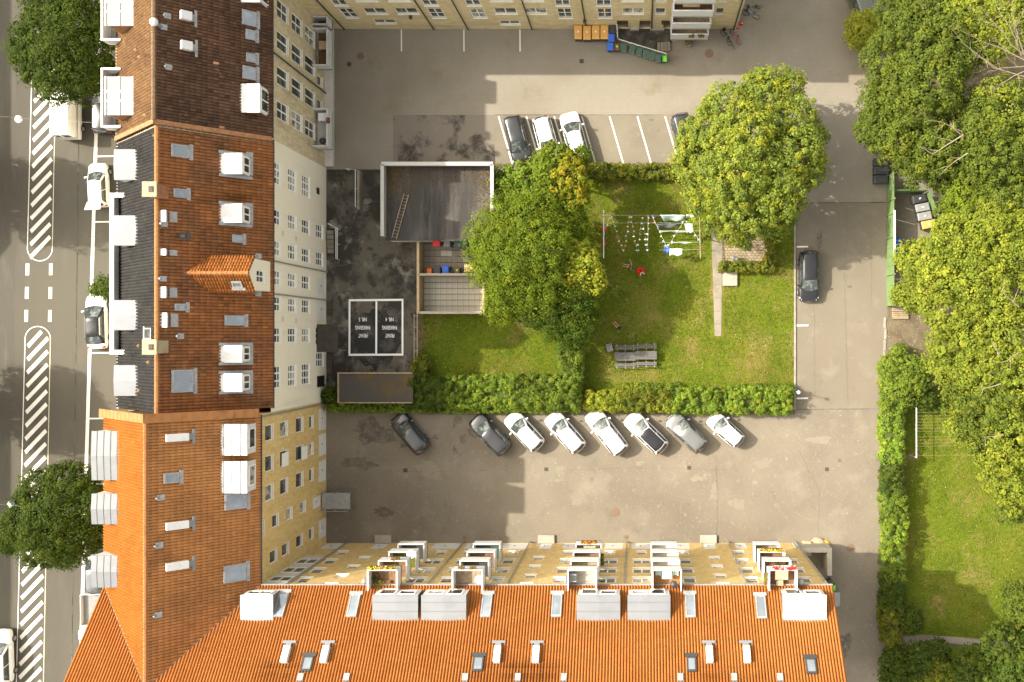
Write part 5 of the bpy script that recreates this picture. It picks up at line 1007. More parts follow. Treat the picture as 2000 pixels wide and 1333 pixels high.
# ------------------------------------------------------------------ cars
WT = MB().tube([(-.11, 0, 0), (-.09, 0, 0), (.09, 0, 0), (.11, 0, 0)], [.27, .32, .32, .27], 16).mesh('tyre', 'rubber'); WR = MB().tube([(-.115, 0, 0), (.115, 0, 0)], .21, 10).mesh('rim', 'steel')
def car(px, py, deg, label, paint, kind='hatch', L=4.15, W=1.80, Hh=1.48, roof=None, glassroof=False, group=None, cat='car', tailgate=False, zc=.75, name='parked_car'):
    e = empty(name, P(px, py, zc), math.radians(deg), label=label, cat=cat, group=group); e.location.z = 0; van = kind == 'van'
    S_ = [-1, -.975, -.92, -.80, -.55, -.2, .2, .50, .70, .84, .93, .98, 1.0]; hw = [.66, .80, .90, .96, 1, 1, 1, 1, .985, .95, .88, .77, .60]
    zb = [.80, .88, .94, .97, .97, .96, .94, .92, .87, .81, .74, .67, .60]
    if kind == 'suv': zb = [z + .08 for z in zb]
    if van: zb = [.95, 1.0, 1.05, 1.06, 1.06, 1.06, 1.05, 1.05, 1.03, .98, .90, .80, .70]; hw = [.90, .95, .98, 1, 1, 1, 1, 1, 1, .98, .93, .84, .70]
    rings = []
    for s, h, z in zip(S_, hw, zb):
        y = s * L / 2; a = h * W / 2; zl = .24; f = lambda t: zl + (z - zl) * t
        half = [(.86, .0), (.97, .22), (1, .5), (.985, .80), (.93, .97), (.62, 1.05), (.3, 1.075)]
        rings.append([(-a * u, y, f(t)) for u, t in half] + [(0, y, f(1.085))] + [(a * u, y, f(t)) for u, t in half[::-1]])
    MB().loft([r[::-1] for r in rings]).build('body', paint, e, smooth=True, sub=1)
    l2 = L / 2
    ybr, yrr, yrf, ybf = {'hatch': (-.93, -.78, .10, .50), 'wagon': (-.94, -.84, .12, .50), 'suv': (-.93, -.82, .14, .50), 'coupe': (-.80, -.48, .12, .52), 'van': (-.985, -.96, .52, .80)}[kind]
    zb0 = .93 if not van else 1.03; zb0 += .07 if kind == 'suv' else 0; bw, rw = (W / 2 * .90, W / 2 * .66) if not van else (W / 2 * .985, W / 2 * .86)
    def pt(side, u, v, push=0.0):
        if side in 'fb':
            x = u * (bw + (rw - bw) * v); sg = 1 if side == 'f' else -1; y0, y1 = (ybf, yrf) if side == 'f' else (ybr, yrr)
            y = (y0 + (y1 - y0) * v) * l2 + sg * (1 - abs(u) ** 2.2) * (.20 - .10 * v) * (1 if not van or side == 'f' else .3)
            z = zb0 + (Hh - .06 - zb0) * v + .05 * v * (1 - u * u) + (.03 * math.sin(v * 3.14)); return (x, y + sg * push * .7, z + push)
        sg = 1 if side == 'r' else -1; x = sg * (bw + (rw - bw) * v + .04 * math.sin(v * 3.14)); y0 = (ybr + (yrr - ybr) * v) * l2; y1 = (ybf + (yrf - ybf) * v) * l2
        return (x + sg * push, y0 + (y1 - y0) * (u * .5 + .5), zb0 + (Hh - .06 - zb0) * v + push * .4)
    us = [-1, -.75, -.4, 0, .4, .75, 1]; ring = lambda v: [pt('f', u, v) for u in us[::-1]] + [pt('l', u, v) for u in (.5, 0, -.5)] + [pt('b', u, v) for u in us] + [pt('r', u, v) for u in (-.5, 0, .5)]
    rr = [ring(v) for v in (0, .33, .66, 1)]; top = rr[-1]; cy = sum(p[1] for p in top) / len(top)
    for sc, dz in ((.9, .035), (.55, .055)): rr.append([(p[0] * sc, cy + (p[1] - cy) * sc, p[2] + dz) for p in top])
    MB().loft(rr).build('cabin', 'car_glass_roof' if glassroof else paint, e, smooth=True)
    if roof:
        r2 = [[(p[0] * sc, cy + (p[1] - cy) * sc, p[2] + dz) for p in top] for sc, dz in ((.98, .012), (.9, .045), (.5, .066))]; MB().loft(r2).build('roof_panel', roof, e, smooth=True)
    def patch(nm, side, u0, u1, v0, v1, m='car_glass', nu=6, nv=3, push=.014):
        mb = MB(); mb.v = [pt(side, u0 + (u1 - u0) * i / nu, v0 + (v1 - v0) * j / nv, push) for j in range(nv + 1) for i in range(nu + 1)]
        fl = side in 'fr'; 
        mb.f = [(j * (nu + 1) + i, j * (nu + 1) + i + 1, (j + 1) * (nu + 1) + i + 1, (j + 1) * (nu + 1) + i) for j in range(nv) for i in range(nu)]; mb.m = [0] * len(mb.f)
        if side in 'fl': mb.f = [f[::-1] for f in mb.f]
        mb.build(nm, m, e, smooth=True)
    patch('windscreen', 'f', -.90, .90, .03, .97)
    if not van: patch('rear_window', 'b', -.86, .86, .22, .90, 'car_glass')
    else:
        for s in (-1, 1): patch('rear_window', 'b', s * .12, s * .85, .35, .85, 'car_glass')
    for s in 'lr':
        if van: patch('side_window', s, .62, .93, .25, .9)
        else: patch('side_window', s, -.90, -.02, .10, .90); patch('side_window', s, .04, .90, .10, .90)
    if glassroof:
        for s in 'lr': patch('roof_rail', s, -.98, .98, .86, 1.0, paint, 8, 1, .02)
    for s in (-1, 1):
        a = W / 2 * s
        MB().loft([[(a * .62, l2 * .972, .62), (a * .90, l2 * .88, .66), (a * .94, l2 * .84, .74), (a * .70, l2 * .945, .72)], [(a * .62, l2 * .955, .69), (a * .89, l2 * .865, .735), (a * .91, l2 * .80, .785), (a * .70, l2 * .90, .765)]]).build('headlight', 'lamp_clear', e)
        MB().box(min(a * .60, a * .86), max(a * .60, a * .86), -l2 * .972, -l2 * .90, .74 if not van else .8, .95 if not van else 1.25).build('tail_light', 'lamp_red', e, bevel=.03)
        m_ = MB().loft([[(a * 1.0, ybf * l2 - .34, .93), (a * 1.0, ybf * l2 - .22, .93), (a * 1.0, ybf * l2 - .22, 1.05), (a * 1.0, ybf * l2 - .34, 1.05)], [(a * 1.0 + s * .2, ybf * l2 - .40, .95), (a * 1.0 + s * .2, ybf * l2 - .27, .95), (a * 1.0 + s * .2, ybf * l2 - .27, 1.08), (a * 1.0 + s * .2, ybf * l2 - .40, 1.08)]]).build('mirror', paint, e)
        for y in (-.58, .62):
            t = link('wheel', WT, e); t.location = (a * .90, y * l2, .32); r = link('rim', WR, t)
    MB().box(-.26, .26, l2 - .025, l2 + .012, .40, .52).build('number_plate', 'white_paint', e); MB().box(-W * .34, W * .34, l2 - .10, l2 - .005, .27, .40).build('grille', 'trim_black', e)
    MB().box(-W * .36, W * .36, -l2 - .0, -l2 + .08, .3, .42).build('bumper_trim', 'trim_black', e)
    if not van: MB().tube([(.08, (yrr + .06) * l2, Hh - .0), (.08, (yrr + .02) * l2, Hh + .08)], .02, 5).build('aerial', 'trim_black', e)
    if tailgate:
        tg = MB().loft([[(-.62, -l2 * .80, Hh - .02), (.62, -l2 * .80, Hh - .02), (.62, -l2 * .80, Hh + .05), (-.62, -l2 * .80, Hh + .05)], [(-.72, -l2 * 1.18, Hh + .30), (.72, -l2 * 1.18, Hh + .30), (.72, -l2 * 1.18, Hh + .38), (-.72, -l2 * 1.18, Hh + .38)]]).build('tailgate', paint, e, bevel=.03)
        MB().box(-.64, .64, -l2 * .93, -l2 * .70, .86, 1.02).build('boot_floor', 'trim_black', e)
    return e
GRP = 'cars parked along the hedge'
car(800, 847, 40, 'dark grey hatchback standing alone at the left end of the hedge row', 'paint_graphite', 'hatch', 4.1, group=GRP)
car(957, 849, 44, 'dark grey hatchback with bright red tail lights left of the white cars', 'paint_charcoal', 'suv', 4.25, Hh=1.52, group=GRP)
car(1024, 843, 43, 'white hatchback directly right of the dark grey car with red lights', 'paint_white', 'hatch', 4.0, group=GRP)
car(1104, 845, 41.5, 'white hatchback third from the left in the hedge row of closely parked cars', 'paint_white', 'hatch', 4.2, group=GRP)
car(1184.5, 844.5, 38.5, 'white estate car left of the white car with black roof', 'paint_white', 'wagon', 4.6, 1.82, group=GRP)
car(1262, 846, 46, 'white car with black roof in the hedge row', 'paint_white', 'hatch', 4.4, roof='paint_black', group=GRP)
car(1341, 845.5, 46, 'mid grey hatchback between white cars in the hedge row', 'paint_grey', 'hatch', 4.1, group=GRP)
car(1417, 839.5, 48, 'small white hatchback at the right end of the hedge row', 'paint_white', 'hatch', 3.55, 1.66, 1.5, group=GRP)
GN = 'cars in the slanting bays of the upper yard'
car(1010, 273, 180 + 14, 'black estate car in the slanting bay nearest the garage', 'paint_charcoal', 'wagon', 4.35, 1.78, group=GN)
car(1067, 272, 180 + 15, 'white hatchback in the slanting bay with its nose under the yellow tree', 'paint_white', 'hatch', 4.2, 1.78, group=GN)
car(1122, 268, 15, 'pearl white saloon with its windscreen towards the paved yard', 'paint_pearl', 'wagon', 4.6, 1.85, group=GN)
car(1338, 268, 180 + 15, 'dark car half hidden under the big maple', 'paint_charcoal', 'wagon', 4.3, group=GN)
car(1580, 540, 180, 'glossy black estate car parked on the lane beside the lawn', 'paint_black', 'wagon', 4.6, 1.86, 1.5)
car(1682, 2, 18, 'dark green-grey van at the top edge beside the weeping shrub', 'paint_greengrey', 'suv', 4.8, 1.95, 1.85, zc=1.0)
GS = 'vehicles on the street'
car(122, 214, 0, 'white delivery van at the edge of the street tree', 'paint_white', 'van', 4.9, 1.95, 2.25, group=GS, cat='van', zc=1.7, name='delivery_van')
car(201, 214, 0, 'dark grey car half hidden below the street balcony', 'paint_charcoal', 'wagon', 4.4, group=GS)
car(192, 362, 3, 'white and black car with its tailgate wide open on the street', 'paint_white', 'hatch', 4.0, 1.72, group=GS, tailgate=True)
car(188, 629, 2, 'white car with full dark glass roof parked on the street', 'paint_white', 'coupe', 4.9, 1.85, 1.48, group=GS, glassroof=True)
car(188, 1117, 1, 'grey-blue car half hidden below the lowest zinc dormer', 'paint_slate', 'hatch', 4.1, group=GS)
car(3, 1283, 2, 'white car cut off at the lower left edge', 'paint_white', 'suv', 4.8, 1.9, 1.6, group=GS)
# flatbed pickup under the gable
e = empty('flatbed_truck', P(182, 1215, 1), math.radians(181), label='white flatbed truck mostly hidden by the orange gable roof', cat='truck', group=GS); e.location.z = 0
MB().box(-.95, .95, -2.5, .3, .75, .85).build('bed_floor', 'plastic_grey', e)
for b in ((-1.0, -.94, -2.5, .3), (.94, 1.0, -2.5, .3), (-.94, .94, -2.56, -2.48), (-.94, .94, .24, .32)): MB().box(*b, .75, 1.25).build('side_board', 'white_metal', e)
MB().loft([[(-.95, .4, .4), (.95, .4, .4), (.95, 2.4, .4), (-.95, 2.4, .4)], [(-.95, .4, 1.1), (.95, .4, 1.1), (.9, 2.4, .95), (-.9, 2.4, .95)], [(-.82, .5, 1.85), (.82, .5, 1.85), (.8, 1.25, 1.85), (-.8, 1.25, 1.85)]]).build('cab', 'paint_white', e, bevel=.05)
MB().poly([(-.75, 2.0, 1.18), (.75, 2.0, 1.18), (.7, 1.33, 1.83), (-.7, 1.33, 1.83)][::-1]).build('windscreen', 'car_glass', e)
for y in (-1.7, 1.6):
    for s in (-1, 1): t = link('wheel', WT, e); t.location = (s * .85, y, .33); link('rim', WR, t)
# ------------------------------------------------------------------ hanging street lamps and cables
for px, py, lab in ((36, 233, 'round white street lamp hung on a cable near the white van'), (22, 985, 'round white street lamp hung on a cable beside the lower street tree')):
    c = P(px, py, 7.0); e = empty('hanging_lamp', c, label=lab, cat='street lamp', group='hanging street lamps')
    MB().lathe([(.02, .22), (.12, .2), (.30, .05), (.32, -.02), (.26, -.12), (.05, -.16)][::-1], 16).build('shade', 'plastic_white', e, smooth=True); MB().tube([(0, 0, .2), (0, 0, .45)], .03, 6).build('hanger', 'dark_steel', e)
    MB().tube([(-34, 1.0, 3.5), (-.4, .05, .5), (0, 0, .42)], .012, 4).build('cable', 'cable', e)
    q = Vector((XW2 if py < 700 else XW, c.y - .9, 8.8)) - c; MB().tube([(0, 0, .42), q * .5 - Vector((0, 0, .05)), q], .012, 4).build('cable', 'cable', e)

# ------------------------------------------------------------------ laundry lines, washing, bunting
ZL = 2.1
LA = P(1179, 458, ZL); D1 = empty('clothes_line_frame', (LA.x, LA.y, 0), label='clothes line frame on the lawn with long white bar and washing lines', cat='clothes line')
yA0, yA1 = P(1179, 411, ZL).y - LA.y, P(1179, 505, ZL).y - LA.y
MB().tube([(0, yA0, ZL), (0, yA1, ZL)], .05, 6).build('crossbar', 'plastic_white', D1); MB().tube([(0, yA0 * .1, 0), (0, yA0 * .1, ZL)], .05, 6).build('post', 'plastic_white', D1)
LB = P(1366, 458, ZL); dxB = LB.x - LA.x
MB().tube([(dxB, yA0 * .7, ZL), (dxB + .1, yA1, ZL)], .045, 6).build('crossbar', 'wood_old', D1); MB().tube([(dxB, 0, 0), (dxB, 0, ZL)], .05, 6).build('post', 'wood_old', D1)
for y in (421, 436, 451, 474, 489):
    yy = P(1179, y, ZL).y - LA.y; x0 = 0 if y < 440 else dxB * .58; MB().tube([(x0, yy, ZL), ((x0 + dxB) * .5, yy + .02, ZL - .06), (dxB, yy * .97, ZL)], .006, 4).build('washing_line', 'cloth_white', D1)
def cloth(px0, px1, py, drop, sway, m, label, shape=None, name='laundry'):
    a = P(px0, py, ZL - .04); b = P(px1, py, ZL - .04); n, k = 10, 6; V = []; w = b.x - a.x
    for j in range(k + 1):
        for i in range(n + 1):
            u, v = i / n, j / k; tap = 1 - (.28 * v if shape == 'taper' else 0) 
            V.append(((u - .5) * w * tap + .5 * w + (.12 * v if shape == 'taper' else 0), -sway * v - .05 * math.sin(u * 9 + v * 2) * (.3 + v), -drop * v * (.75 + .25 * math.cos(u * 3.0)) + .0))
    F = [(j * (n + 1) + i, j * (n + 1) + i + 1, (j + 1) * (n + 1) + i + 1, (j + 1) * (n + 1) + i) for j in range(k) for i in range(n)]
    mb = MB(); mb.v = V; mb.f = F; mb.m = [0] * len(F); o = mb.build(name, m, smooth=True, label=label, cat='laundry', group='washing on the lines'); o.location = a
    s = o.modifiers.new('s', 'SOLIDIFY'); s.thickness = .012
    return o
cloth(1289, 1339, 420, 1.1, .45, 'cloth_mint', 'pale mint sheet hanging on the uppermost washing line', 'taper'); cloth(1260, 1288, 420.5, .8, .12, 'cloth_darkgrey', 'grey cloth left of the mint sheet', ); cloth(1341, 1358, 419, .6, .2, 'cloth_white', 'small white cloth at the right end of the uppermost line')
cloth(1283, 1322, 438, .8, .25, 'cloth_darkgrey', 'dark grey trousers on the second washing line'); cloth(1337, 1354, 437.5, .7, .72, 'cloth_white', 'white shirt billowing beside the brown pole', 'taper'); cloth(1288, 1350, 451.5, .5, .05, 'cloth_white', 'row of thin white cloths on the middle line')
cloth(1311, 1353, 473, .5, .08, 'cloth_white', 'pale narrow cloth on the fourth line'); cloth(1308, 1333, 486, .7, .55, 'cloth_white', 'big white sheet billowing on the lowest line'); cloth(1297, 1308, 482, .8, .48, 'cloth_blue', 'bright blue shirt beside the big white sheet')
for y, r, lab in ((447, 5, 'larger red hanging peg basket on the white bar'), (477, 3.6, 'smaller red hanging peg basket on the white bar')):
    p = P(1179, y, ZL); MB().lathe([(.03, -.35), (r * .045, -.32), (r * .05, -.1), (r * .046, -.06), (.02, -.05)], 12).build('peg_basket', 'plastic_red', smooth=True, label=lab, cat='basket').location = p
random.seed(5)
def bunting(pts, label):
    o = P(*pts[0], ZL + .12); e = empty('bunting', o, label=label, cat='bunting', group='bunting strings'); q = [P(x, y, ZL + .12) - o for x, y in pts]
    MB().tube(q, .012, 4).build('string', 'cloth_white', e); cols = ['flag_red', 'flag_yellow', 'flag_blue', 'flag_white', 'flag_pink']; ci = 0
    for a, b in zip(q, q[1:]):
        n = int((b - a).length / .42)
        for i in range(n):
            c = a + (b - a) * ((i + .5) / n); t = (b - a).normalized(); s_ = Vector((t.y, -t.x, 0)) * random.choice((-1, 1)); ci += random.choice((1, 2, 3))
            MB().add([c - t * .08, c + t * .08, c + s_ * .17 - Vector((0, 0, .12)), c - t * .08 + Vector((0, 0, .006)), c + t * .08 + Vector((0, 0, .006)), c + s_ * .17 - Vector((0, 0, .114))], [(0, 1, 2), (5, 4, 3)]).build('flag', cols[ci % 5], e)
bunting([(1183, 446), (1192, 420), (1218, 494), (1231, 420), (1245, 494), (1253.5, 421), (1265, 494), (1266, 421)], 'left zigzag of small coloured flags strung over the lawn'); bunting([(1273, 421), (1303, 484), (1337, 430), (1368, 472)], 'right zigzag of small coloured flags strung past the washing')
# white drying frame by the east hedge
c = P(1790, 845, 1.95); e = empty('drying_frame', (c.x, c.y, 0), label='white drying frame with many parallel lines beside the east hedge', cat='clothes line'); ya, yb = P(1790, 797.5, 1.95).y - c.y, P(1790, 894.5, 1.95).y - c.y
MB().tube([(0, ya, 0), (0, ya, 1.95), (0, yb, 1.95), (0, yb, 0)], .05, 6).build('frame', 'plastic_white', e); MB().tube([(7.5, ya, 0), (7.5, ya, 1.95), (7.5, yb, 1.95), (7.5, yb, 0)], .05, 6).build('frame', 'plastic_white', e)
for y in (806, 813, 819, 825, 831, 837, 843, 854, 860, 866, 872, 890): yy = P(1790, y, 1.95).y - c.y; MB().tube([(0, yy, 1.95), (3.7, yy + .03, 1.9), (7.5, yy, 1.95)], .006, 4).build('washing_line', 'wood_pale', e)

# ------------------------------------------------------------------ picnic tables, garden furniture
def picnic(px, py, label, rz=0.0):
    e = empty('picnic_table', P(px, py), rz, label=label, cat='picnic table', group='grey picnic tables')
    t = MB().box(-.92, .92, -.02, .02, .66, .70).build('table_frame', 'wood_grey', e)
    for i in range(5): MB().box(-.95, .95, -.37 + i * .15, -.37 + i * .15 + .138, .705, .745).build('table_plank', 'wood_grey', e, bevel=.006)
    for s in (-1, 1):
        for k in range(2): y = s * (.62 + k * .15); MB().box(-.95, .95, min(y, y + s * .138), max(y, y + s * .138), .425, .465).build('seat_plank', 'wood_grey', e, bevel=.006)
        MB().box(-.95, .95, s * .99 - .02, s * .99 + .02, .78, .92).build('back_rail', 'wood_grey', e)
    for x in (-.75, 0, .75): 
        MB().box(x - .035, x + .035, -.95, .95, .36, .42).build('beam', 'wood_pale', e); MB().box(x - .035, x + .035, -.36, .36, .64, .70).build('beam', 'wood_pale', e)
        for s in (-1, 1): MB().obox((x - .035, s * .85 - .04, 0), (.07, 0, 0), (0, .08, 0), (0, -s * .5, .68)).build('leg', 'wood_grey', e); MB().box(x - .03, x + .03, s * 1.02 - .035, s * 1.02 + .035, .30, .93).build('back_post', 'wood_pale', e)
    return e
picnic(1221.5, 696.5, 'left one of two grey slatted picnic tables on the lawn', .0); picnic(1262, 694, 'right one of two grey slatted picnic tables on the lawn', .0)
def chair(px, py, rz, m, label, sc=1, zc=.0):
    e = empty('garden_chair', P(px, py, .45), math.radians(rz), label=label, cat='chair'); e.location.z = .03 + zc; e.scale = (sc,) * 3
    MB().box(-.24, .24, -.24, .24, .40, .44).build('seat', m, e, bevel=.02); MB().obox((-.24, .22, .44), (.48, 0, 0), (0, .03, 0), (0, .14, .46)).build('backrest', m, e, bevel=.01)
    for x in (-.22, .19):
        for y in (-.22, .19): MB().box(x, x + .03, y, y + .03, 0, .40).build('leg', m, e)
        MB().box(x - .02, x + .05, -.24, .24, .60, .63).build('armrest', m, e)
    return e
chair(1191, 681, 15, 'plastic_grey', 'dark grey garden chair left of the picnic tables', 1.1); chair(1518.5, 427, 10, 'plastic_white', 'white garden chair beside the clipped patio hedge', 1.15); chair(1455, 482, 60, 'plastic_grey', 'grey garden chair at the edge of the maple on the patio'); chair(1434, 508, -20, 'plastic_grey', 'grey garden chair against the patio hedge')
p = P(1492, 507); e = empty('flower_pot', p, label='terracotta pot with a small plant in the patio corner', cat='pot'); MB().lathe([(.14, .06), (.2, .32), (.19, .34), (.02, .33)], 12).build('pot', 'plastic_brown', e)
cn, nn, rr_, bb = blob_clumps(0, 0, .5, .22, 'autumn', .2, .14); V, F, T = clumps_to_leaves(cn, nn, rr_, bb, 8, .12); npmesh('foliage', V, F, 'leaf', e, tint=T)
p = P(1475, 446); MB().tube([p + Vector((0, 0, .05)), p + Vector((.1, .1, 1.4)), p + Vector((.25, .35, 1.5)), p + Vector((.12, .5, 1.5))], .03, 6).build('parasol_stand', 'plastic_white', label='hooked white parasol stand on the patio', cat='stand')
p = P(1549, 763); e = empty('lamp_post', p, label='slim lamp post at the hedge corner casting a thin shadow', cat='lamp post'); MB().tube([(0, 0, 0), (0, 0, 2.7)], .035, 6).build('pole', 'steel', e); MB().lathe([(.03, 2.6), (.14, 2.66), (.15, 2.8), (.03, 2.85)], 12).build('lamp_head', 'plastic_white', e)
p = P(1702, 88); MB().obox(p + Vector((-1.2, -.35, .0)), (1.3, .35, 0), (.02, -.08, 0), (0, 0, .18)).build('fallen_plank', 'cloth_white', label='white plank lying below the weeping shrub', cat='plank')
for x, y, lab in ((861, 806, 'small white paper scrap between the two dark grey cars'),): p = P(x, y); MB().add([(-.15, -.1, .02), (.16, -.08, .06), (.14, .11, .03), (-.12, .09, .08)], [(0, 1, 2, 3)]).build('paper_scrap', 'cloth_white', label=lab, cat='litter').location = p

# ------------------------------------------------------------------ people (skin grown over a posed skeleton)
def person(px, py, rz, joints, bones, cloth_of, mats, label, sc=1.0, hair_r=.105):
    e = empty('person', P(px, py), math.radians(rz), label=label, cat='person'); e.scale = (sc,) * 3
    names = list(joints); me = bpy.data.meshes.new('body'); me.from_pydata([joints[n][0] for n in names], [(names.index(a), names.index(b)) for a, b in bones], [])
    o = bpy.data.objects.new('body', me); COL.objects.link(o); sk = o.modifiers.new('skin', 'SKIN'); sk.use_smooth_shade = True
    for i, n in enumerate(names): r = joints[n][1]; me.skin_vertices[0].data[i].radius = (r, r) if not isinstance(r, tuple) else r
    me.skin_vertices[0].data[0].use_root = True
    sb = o.modifiers.new('s', 'SUBSURF'); sb.levels = 1; sb.render_levels = 1
    bpy.context.view_layer.update(); dg = bpy.context.evaluated_depsgraph_get(); nm = bpy.data.meshes.new_from_object(o.evaluated_get(dg)); bpy.data.objects.remove(o)
    nm.materials.clear()
    for m in mats: nm.materials.append(M(m))
    P3 = {n: Vector(joints[n][0]) for n in names}
    for pl in nm.polygons:
        c = pl.center; best = None
        for a, b in bones:
            A, B = P3[a], P3[b]; t = max(0, min(1, (c - A).dot(B - A) / (B - A).length_squared)); dd = (c - A - (B - A) * t).length
            if best is None or dd < best[0]: best = (dd, (a, b))
        pl.material_index = cloth_of(best[1], c); pl.use_smooth = True
    link('body', nm, e); h = P3['head']; u = (h - P3['neck']).normalized(); ctr = h + u * .015
    hb = MB(); hb.lathe([(.02, .135), (.07, .12), (.105, .07), (.118, .0), (.105, -.06), (.08, -.08)][::-1], 14); ho = hb.build('hair', 'hair', e, smooth=True); ho.location = ctr; ho.rotation_euler = u.to_track_quat('Z', 'Y').to_euler()
    f = Vector((0, 1, 0)); f = (f - u * f.dot(u)).normalized(); side = u.cross(f)
    fm = MB(); fm.lathe([(.003, .02), (.014, .012), (.018, 0), (.01, -.01)][::-1], 6, tuple(ctr + f * .112 - u * .03)); fm.build('nose', 'skin', e, smooth=True)
    for s in (-1, 1): MB().lathe([(.003, .012), (.012, .006), (.012, -.006), (.003, -.012)][::-1], 6, tuple(ctr + f * .102 + side * s * .036 + u * .0)).build('eye', 'trim_black', e)
    for s in (-1, 1): MB().lathe([(.005, .03), (.02, .02), (.02, -.02), (.005, -.03)][::-1], 6, tuple(ctr + side * s * .11 - u * .02)).build('ear', 'skin', e)
    MB().obox(ctr + f * .104 - u * .068 - side * .025, side * .05, u * .012, f * .008).build('mouth', 'plastic_red', e)
    return e
def hand(j, bones, wrist, n, d, s):
    """five short fingers from the wrist joint along direction d"""
    W_ = Vector(j[wrist][0]); d = Vector(d).normalized(); q = d.cross(Vector((0, 0, 1))); q = q.normalized() if q.length > .1 else Vector((1, 0, 0)); pm = n + 'palm'; j[pm] = (tuple(W_ + d * .07), .036); bones.append((wrist, pm))
    for k, (o_, l) in enumerate(((-.03, .065), (-.01, .08), (.012, .075), (.032, .06))):
        a = n + 'f%d' % k; j[a] = (tuple(W_ + d * .10 + q * o_), .011); j[a + 'e'] = (tuple(W_ + d * (.10 + l) + q * o_ * 1.2 - Vector((0, 0, .02))), .008); bones += [(pm, a), (a, a + 'e')]
    j[n + 't'] = (tuple(W_ + d * .07 + q * s * .055), .011); bones.append((pm, n + 't'))
# standing in a red cape with white trim
j = {'hip': ((0, 0, .82), .13), 'waist': ((0, .01, 1.0), .125), 'chest': ((0, .03, 1.22), .16), 'neck': ((0, .04, 1.40), .06), 'head': ((0, .07, 1.55), .105), 'shl': ((-.19, .03, 1.32), .075), 'ell': ((-.29, .1, 1.08), .055), 'wrl': ((-.26, .28, .98), .038), 'shr': ((.19, .03, 1.32), .075), 'elr': ((.28, .12, 1.10), .055), 'wrr': ((.2, .32, 1.02), .038), 'thl': ((-.10, 0, .75), .1), 'knl': ((-.11, .05, .43), .07), 'anl': ((-.11, 0, .08), .05), 'tol': ((-.12, .14, .05), .045), 'thr': ((.10, 0, .75), .1), 'knr': ((.12, .08, .43), .07), 'anr': ((.13, -.02, .08), .05), 'tor': ((.14, .12, .05), .045)}
b = [('hip', 'waist'), ('waist', 'chest'), ('chest', 'neck'), ('neck', 'head'), ('chest', 'shl'), ('shl', 'ell'), ('ell', 'wrl'), ('chest', 'shr'), ('shr', 'elr'), ('elr', 'wrr'), ('hip', 'thl'), ('thl', 'knl'), ('knl', 'anl'), ('anl', 'tol'), ('hip', 'thr'), ('thr', 'knr'), ('knr', 'anr'), ('anr', 'tor')]
hand(j, b, 'wrl', 'L', (.1, 1, -.2), 1); hand(j, b, 'wrr', 'R', (-.1, 1, -.2), -1)
def cl(bn, c):
    n = bn[0]
    if n in ('neck',) or n.startswith(('L', 'R', 'wr')): return 0
    if n in ('thl', 'thr', 'knl', 'knr', 'anl', 'anr') or bn in (('hip', 'thl'), ('hip', 'thr')): return 2
    return 1
r_ = person(1251, 531, 200, j, b, cl, ['skin', 'cloth_red', 'cloth_black'], 'person in a red cape with white trim standing on the lawn')
mb = MB(); rings = []
for z, rx_, ry_ in ((1.42, .10, .10), (1.34, .24, .17), (1.1, .34, .25), (.85, .38, .29), (.72, .40, .31)): rings.append([(rx_ * math.cos(t / 16 * 6.283), ry_ * math.sin(t / 16 * 6.283) * 1.0 - (.04 if z < 1 else 0), z) for t in range(16)])
mb.loft(rings[::-1], cap=False).build('cape', 'cloth_red', r_, smooth=True); MB().tube([(.02, .16, 1.37), (.08, .28, 1.1), (.10, .31, .73)], .05, 6).build('cape_trim', 'cloth_white', r_); MB().tube([(-.06, .16, 1.37), (-.14, .28, 1.1), (-.18, .30, .73)], .05, 6).build('cape_trim', 'cloth_white', r_)
# sitting figures with legs stretched out
def seated(px, py, rz, mats, label, arm_up=False):
    j = {'hip': ((0, -.18, .14), .13), 'waist': ((0, -.2, .32), .12), 'chest': ((0, -.2, .52), .15), 'neck': ((0, -.17, .68), .055), 'head': ((0, -.13, .82), .105), 'shl': ((-.18, -.19, .60), .07), 'ell': ((-.30, -.30, .38), .05), 'wrl': ((-.32, -.42, .14), .036), 'shr': ((.18, -.19, .60), .07), 'thl': ((-.10, -.02, .15), .09), 'knl': ((-.13, .32, .22), .065), 'anl': ((-.14, .70, .09), .045), 'tol': ((-.15, .74, .19), .04), 'thr': ((.10, -.02, .15), .09), 'knr': ((.11, .34, .16), .065), 'anr': ((.08, .72, .09), .045), 'tor': ((.08, .76, .19), .04)}
    if arm_up: j['elr'] = ((.42, -.10, .66), .048); j['wrr'] = ((.62, .05, .74), .036); d2 = (1, .8, .2)
    else: j['elr'] = ((.28, -.08, .40), .05); j['wrr'] = ((.18, .12, .28), .036); d2 = (-.4, 1, -.2)
    b = [('hip', 'waist'), ('waist', 'chest'), ('chest', 'neck'), ('neck', 'head'), ('chest', 'shl'), ('shl', 'ell'), ('ell', 'wrl'), ('chest', 'shr'), ('shr', 'elr'), ('elr', 'wrr'), ('hip', 'thl'), ('thl', 'knl'), ('knl', 'anl'), ('anl', 'tol'), ('hip', 'thr'), ('thr', 'knr'), ('knr', 'anr'), ('anr', 'tor')]
    hand(j, b, 'wrl', 'L', (0, -.8, -.5), 1); hand(j, b, 'wrr', 'R', d2, -1)
    def cl(bn, c):
        n = bn[0]
        if n in ('hip', 'waist') and bn[1] in ('waist', 'chest') or bn in (('chest', 'shl'), ('chest', 'shr'), ('chest', 'neck')): return 1
        if bn in (('hip', 'thl'), ('hip', 'thr')): return 2
        if n in ('shl', 'shr') : return 1 if (c - Vector(j[n][0])).length < .13 else 0
        return 0
    return person(px, py, rz, j, b, cl, mats, label, .85)
q = seated(1229, 521, 75, ['skin', 'cloth_grey', 'cloth_black'], 'person in a grey top sitting on the lawn, bare legs out and one arm raised', True)
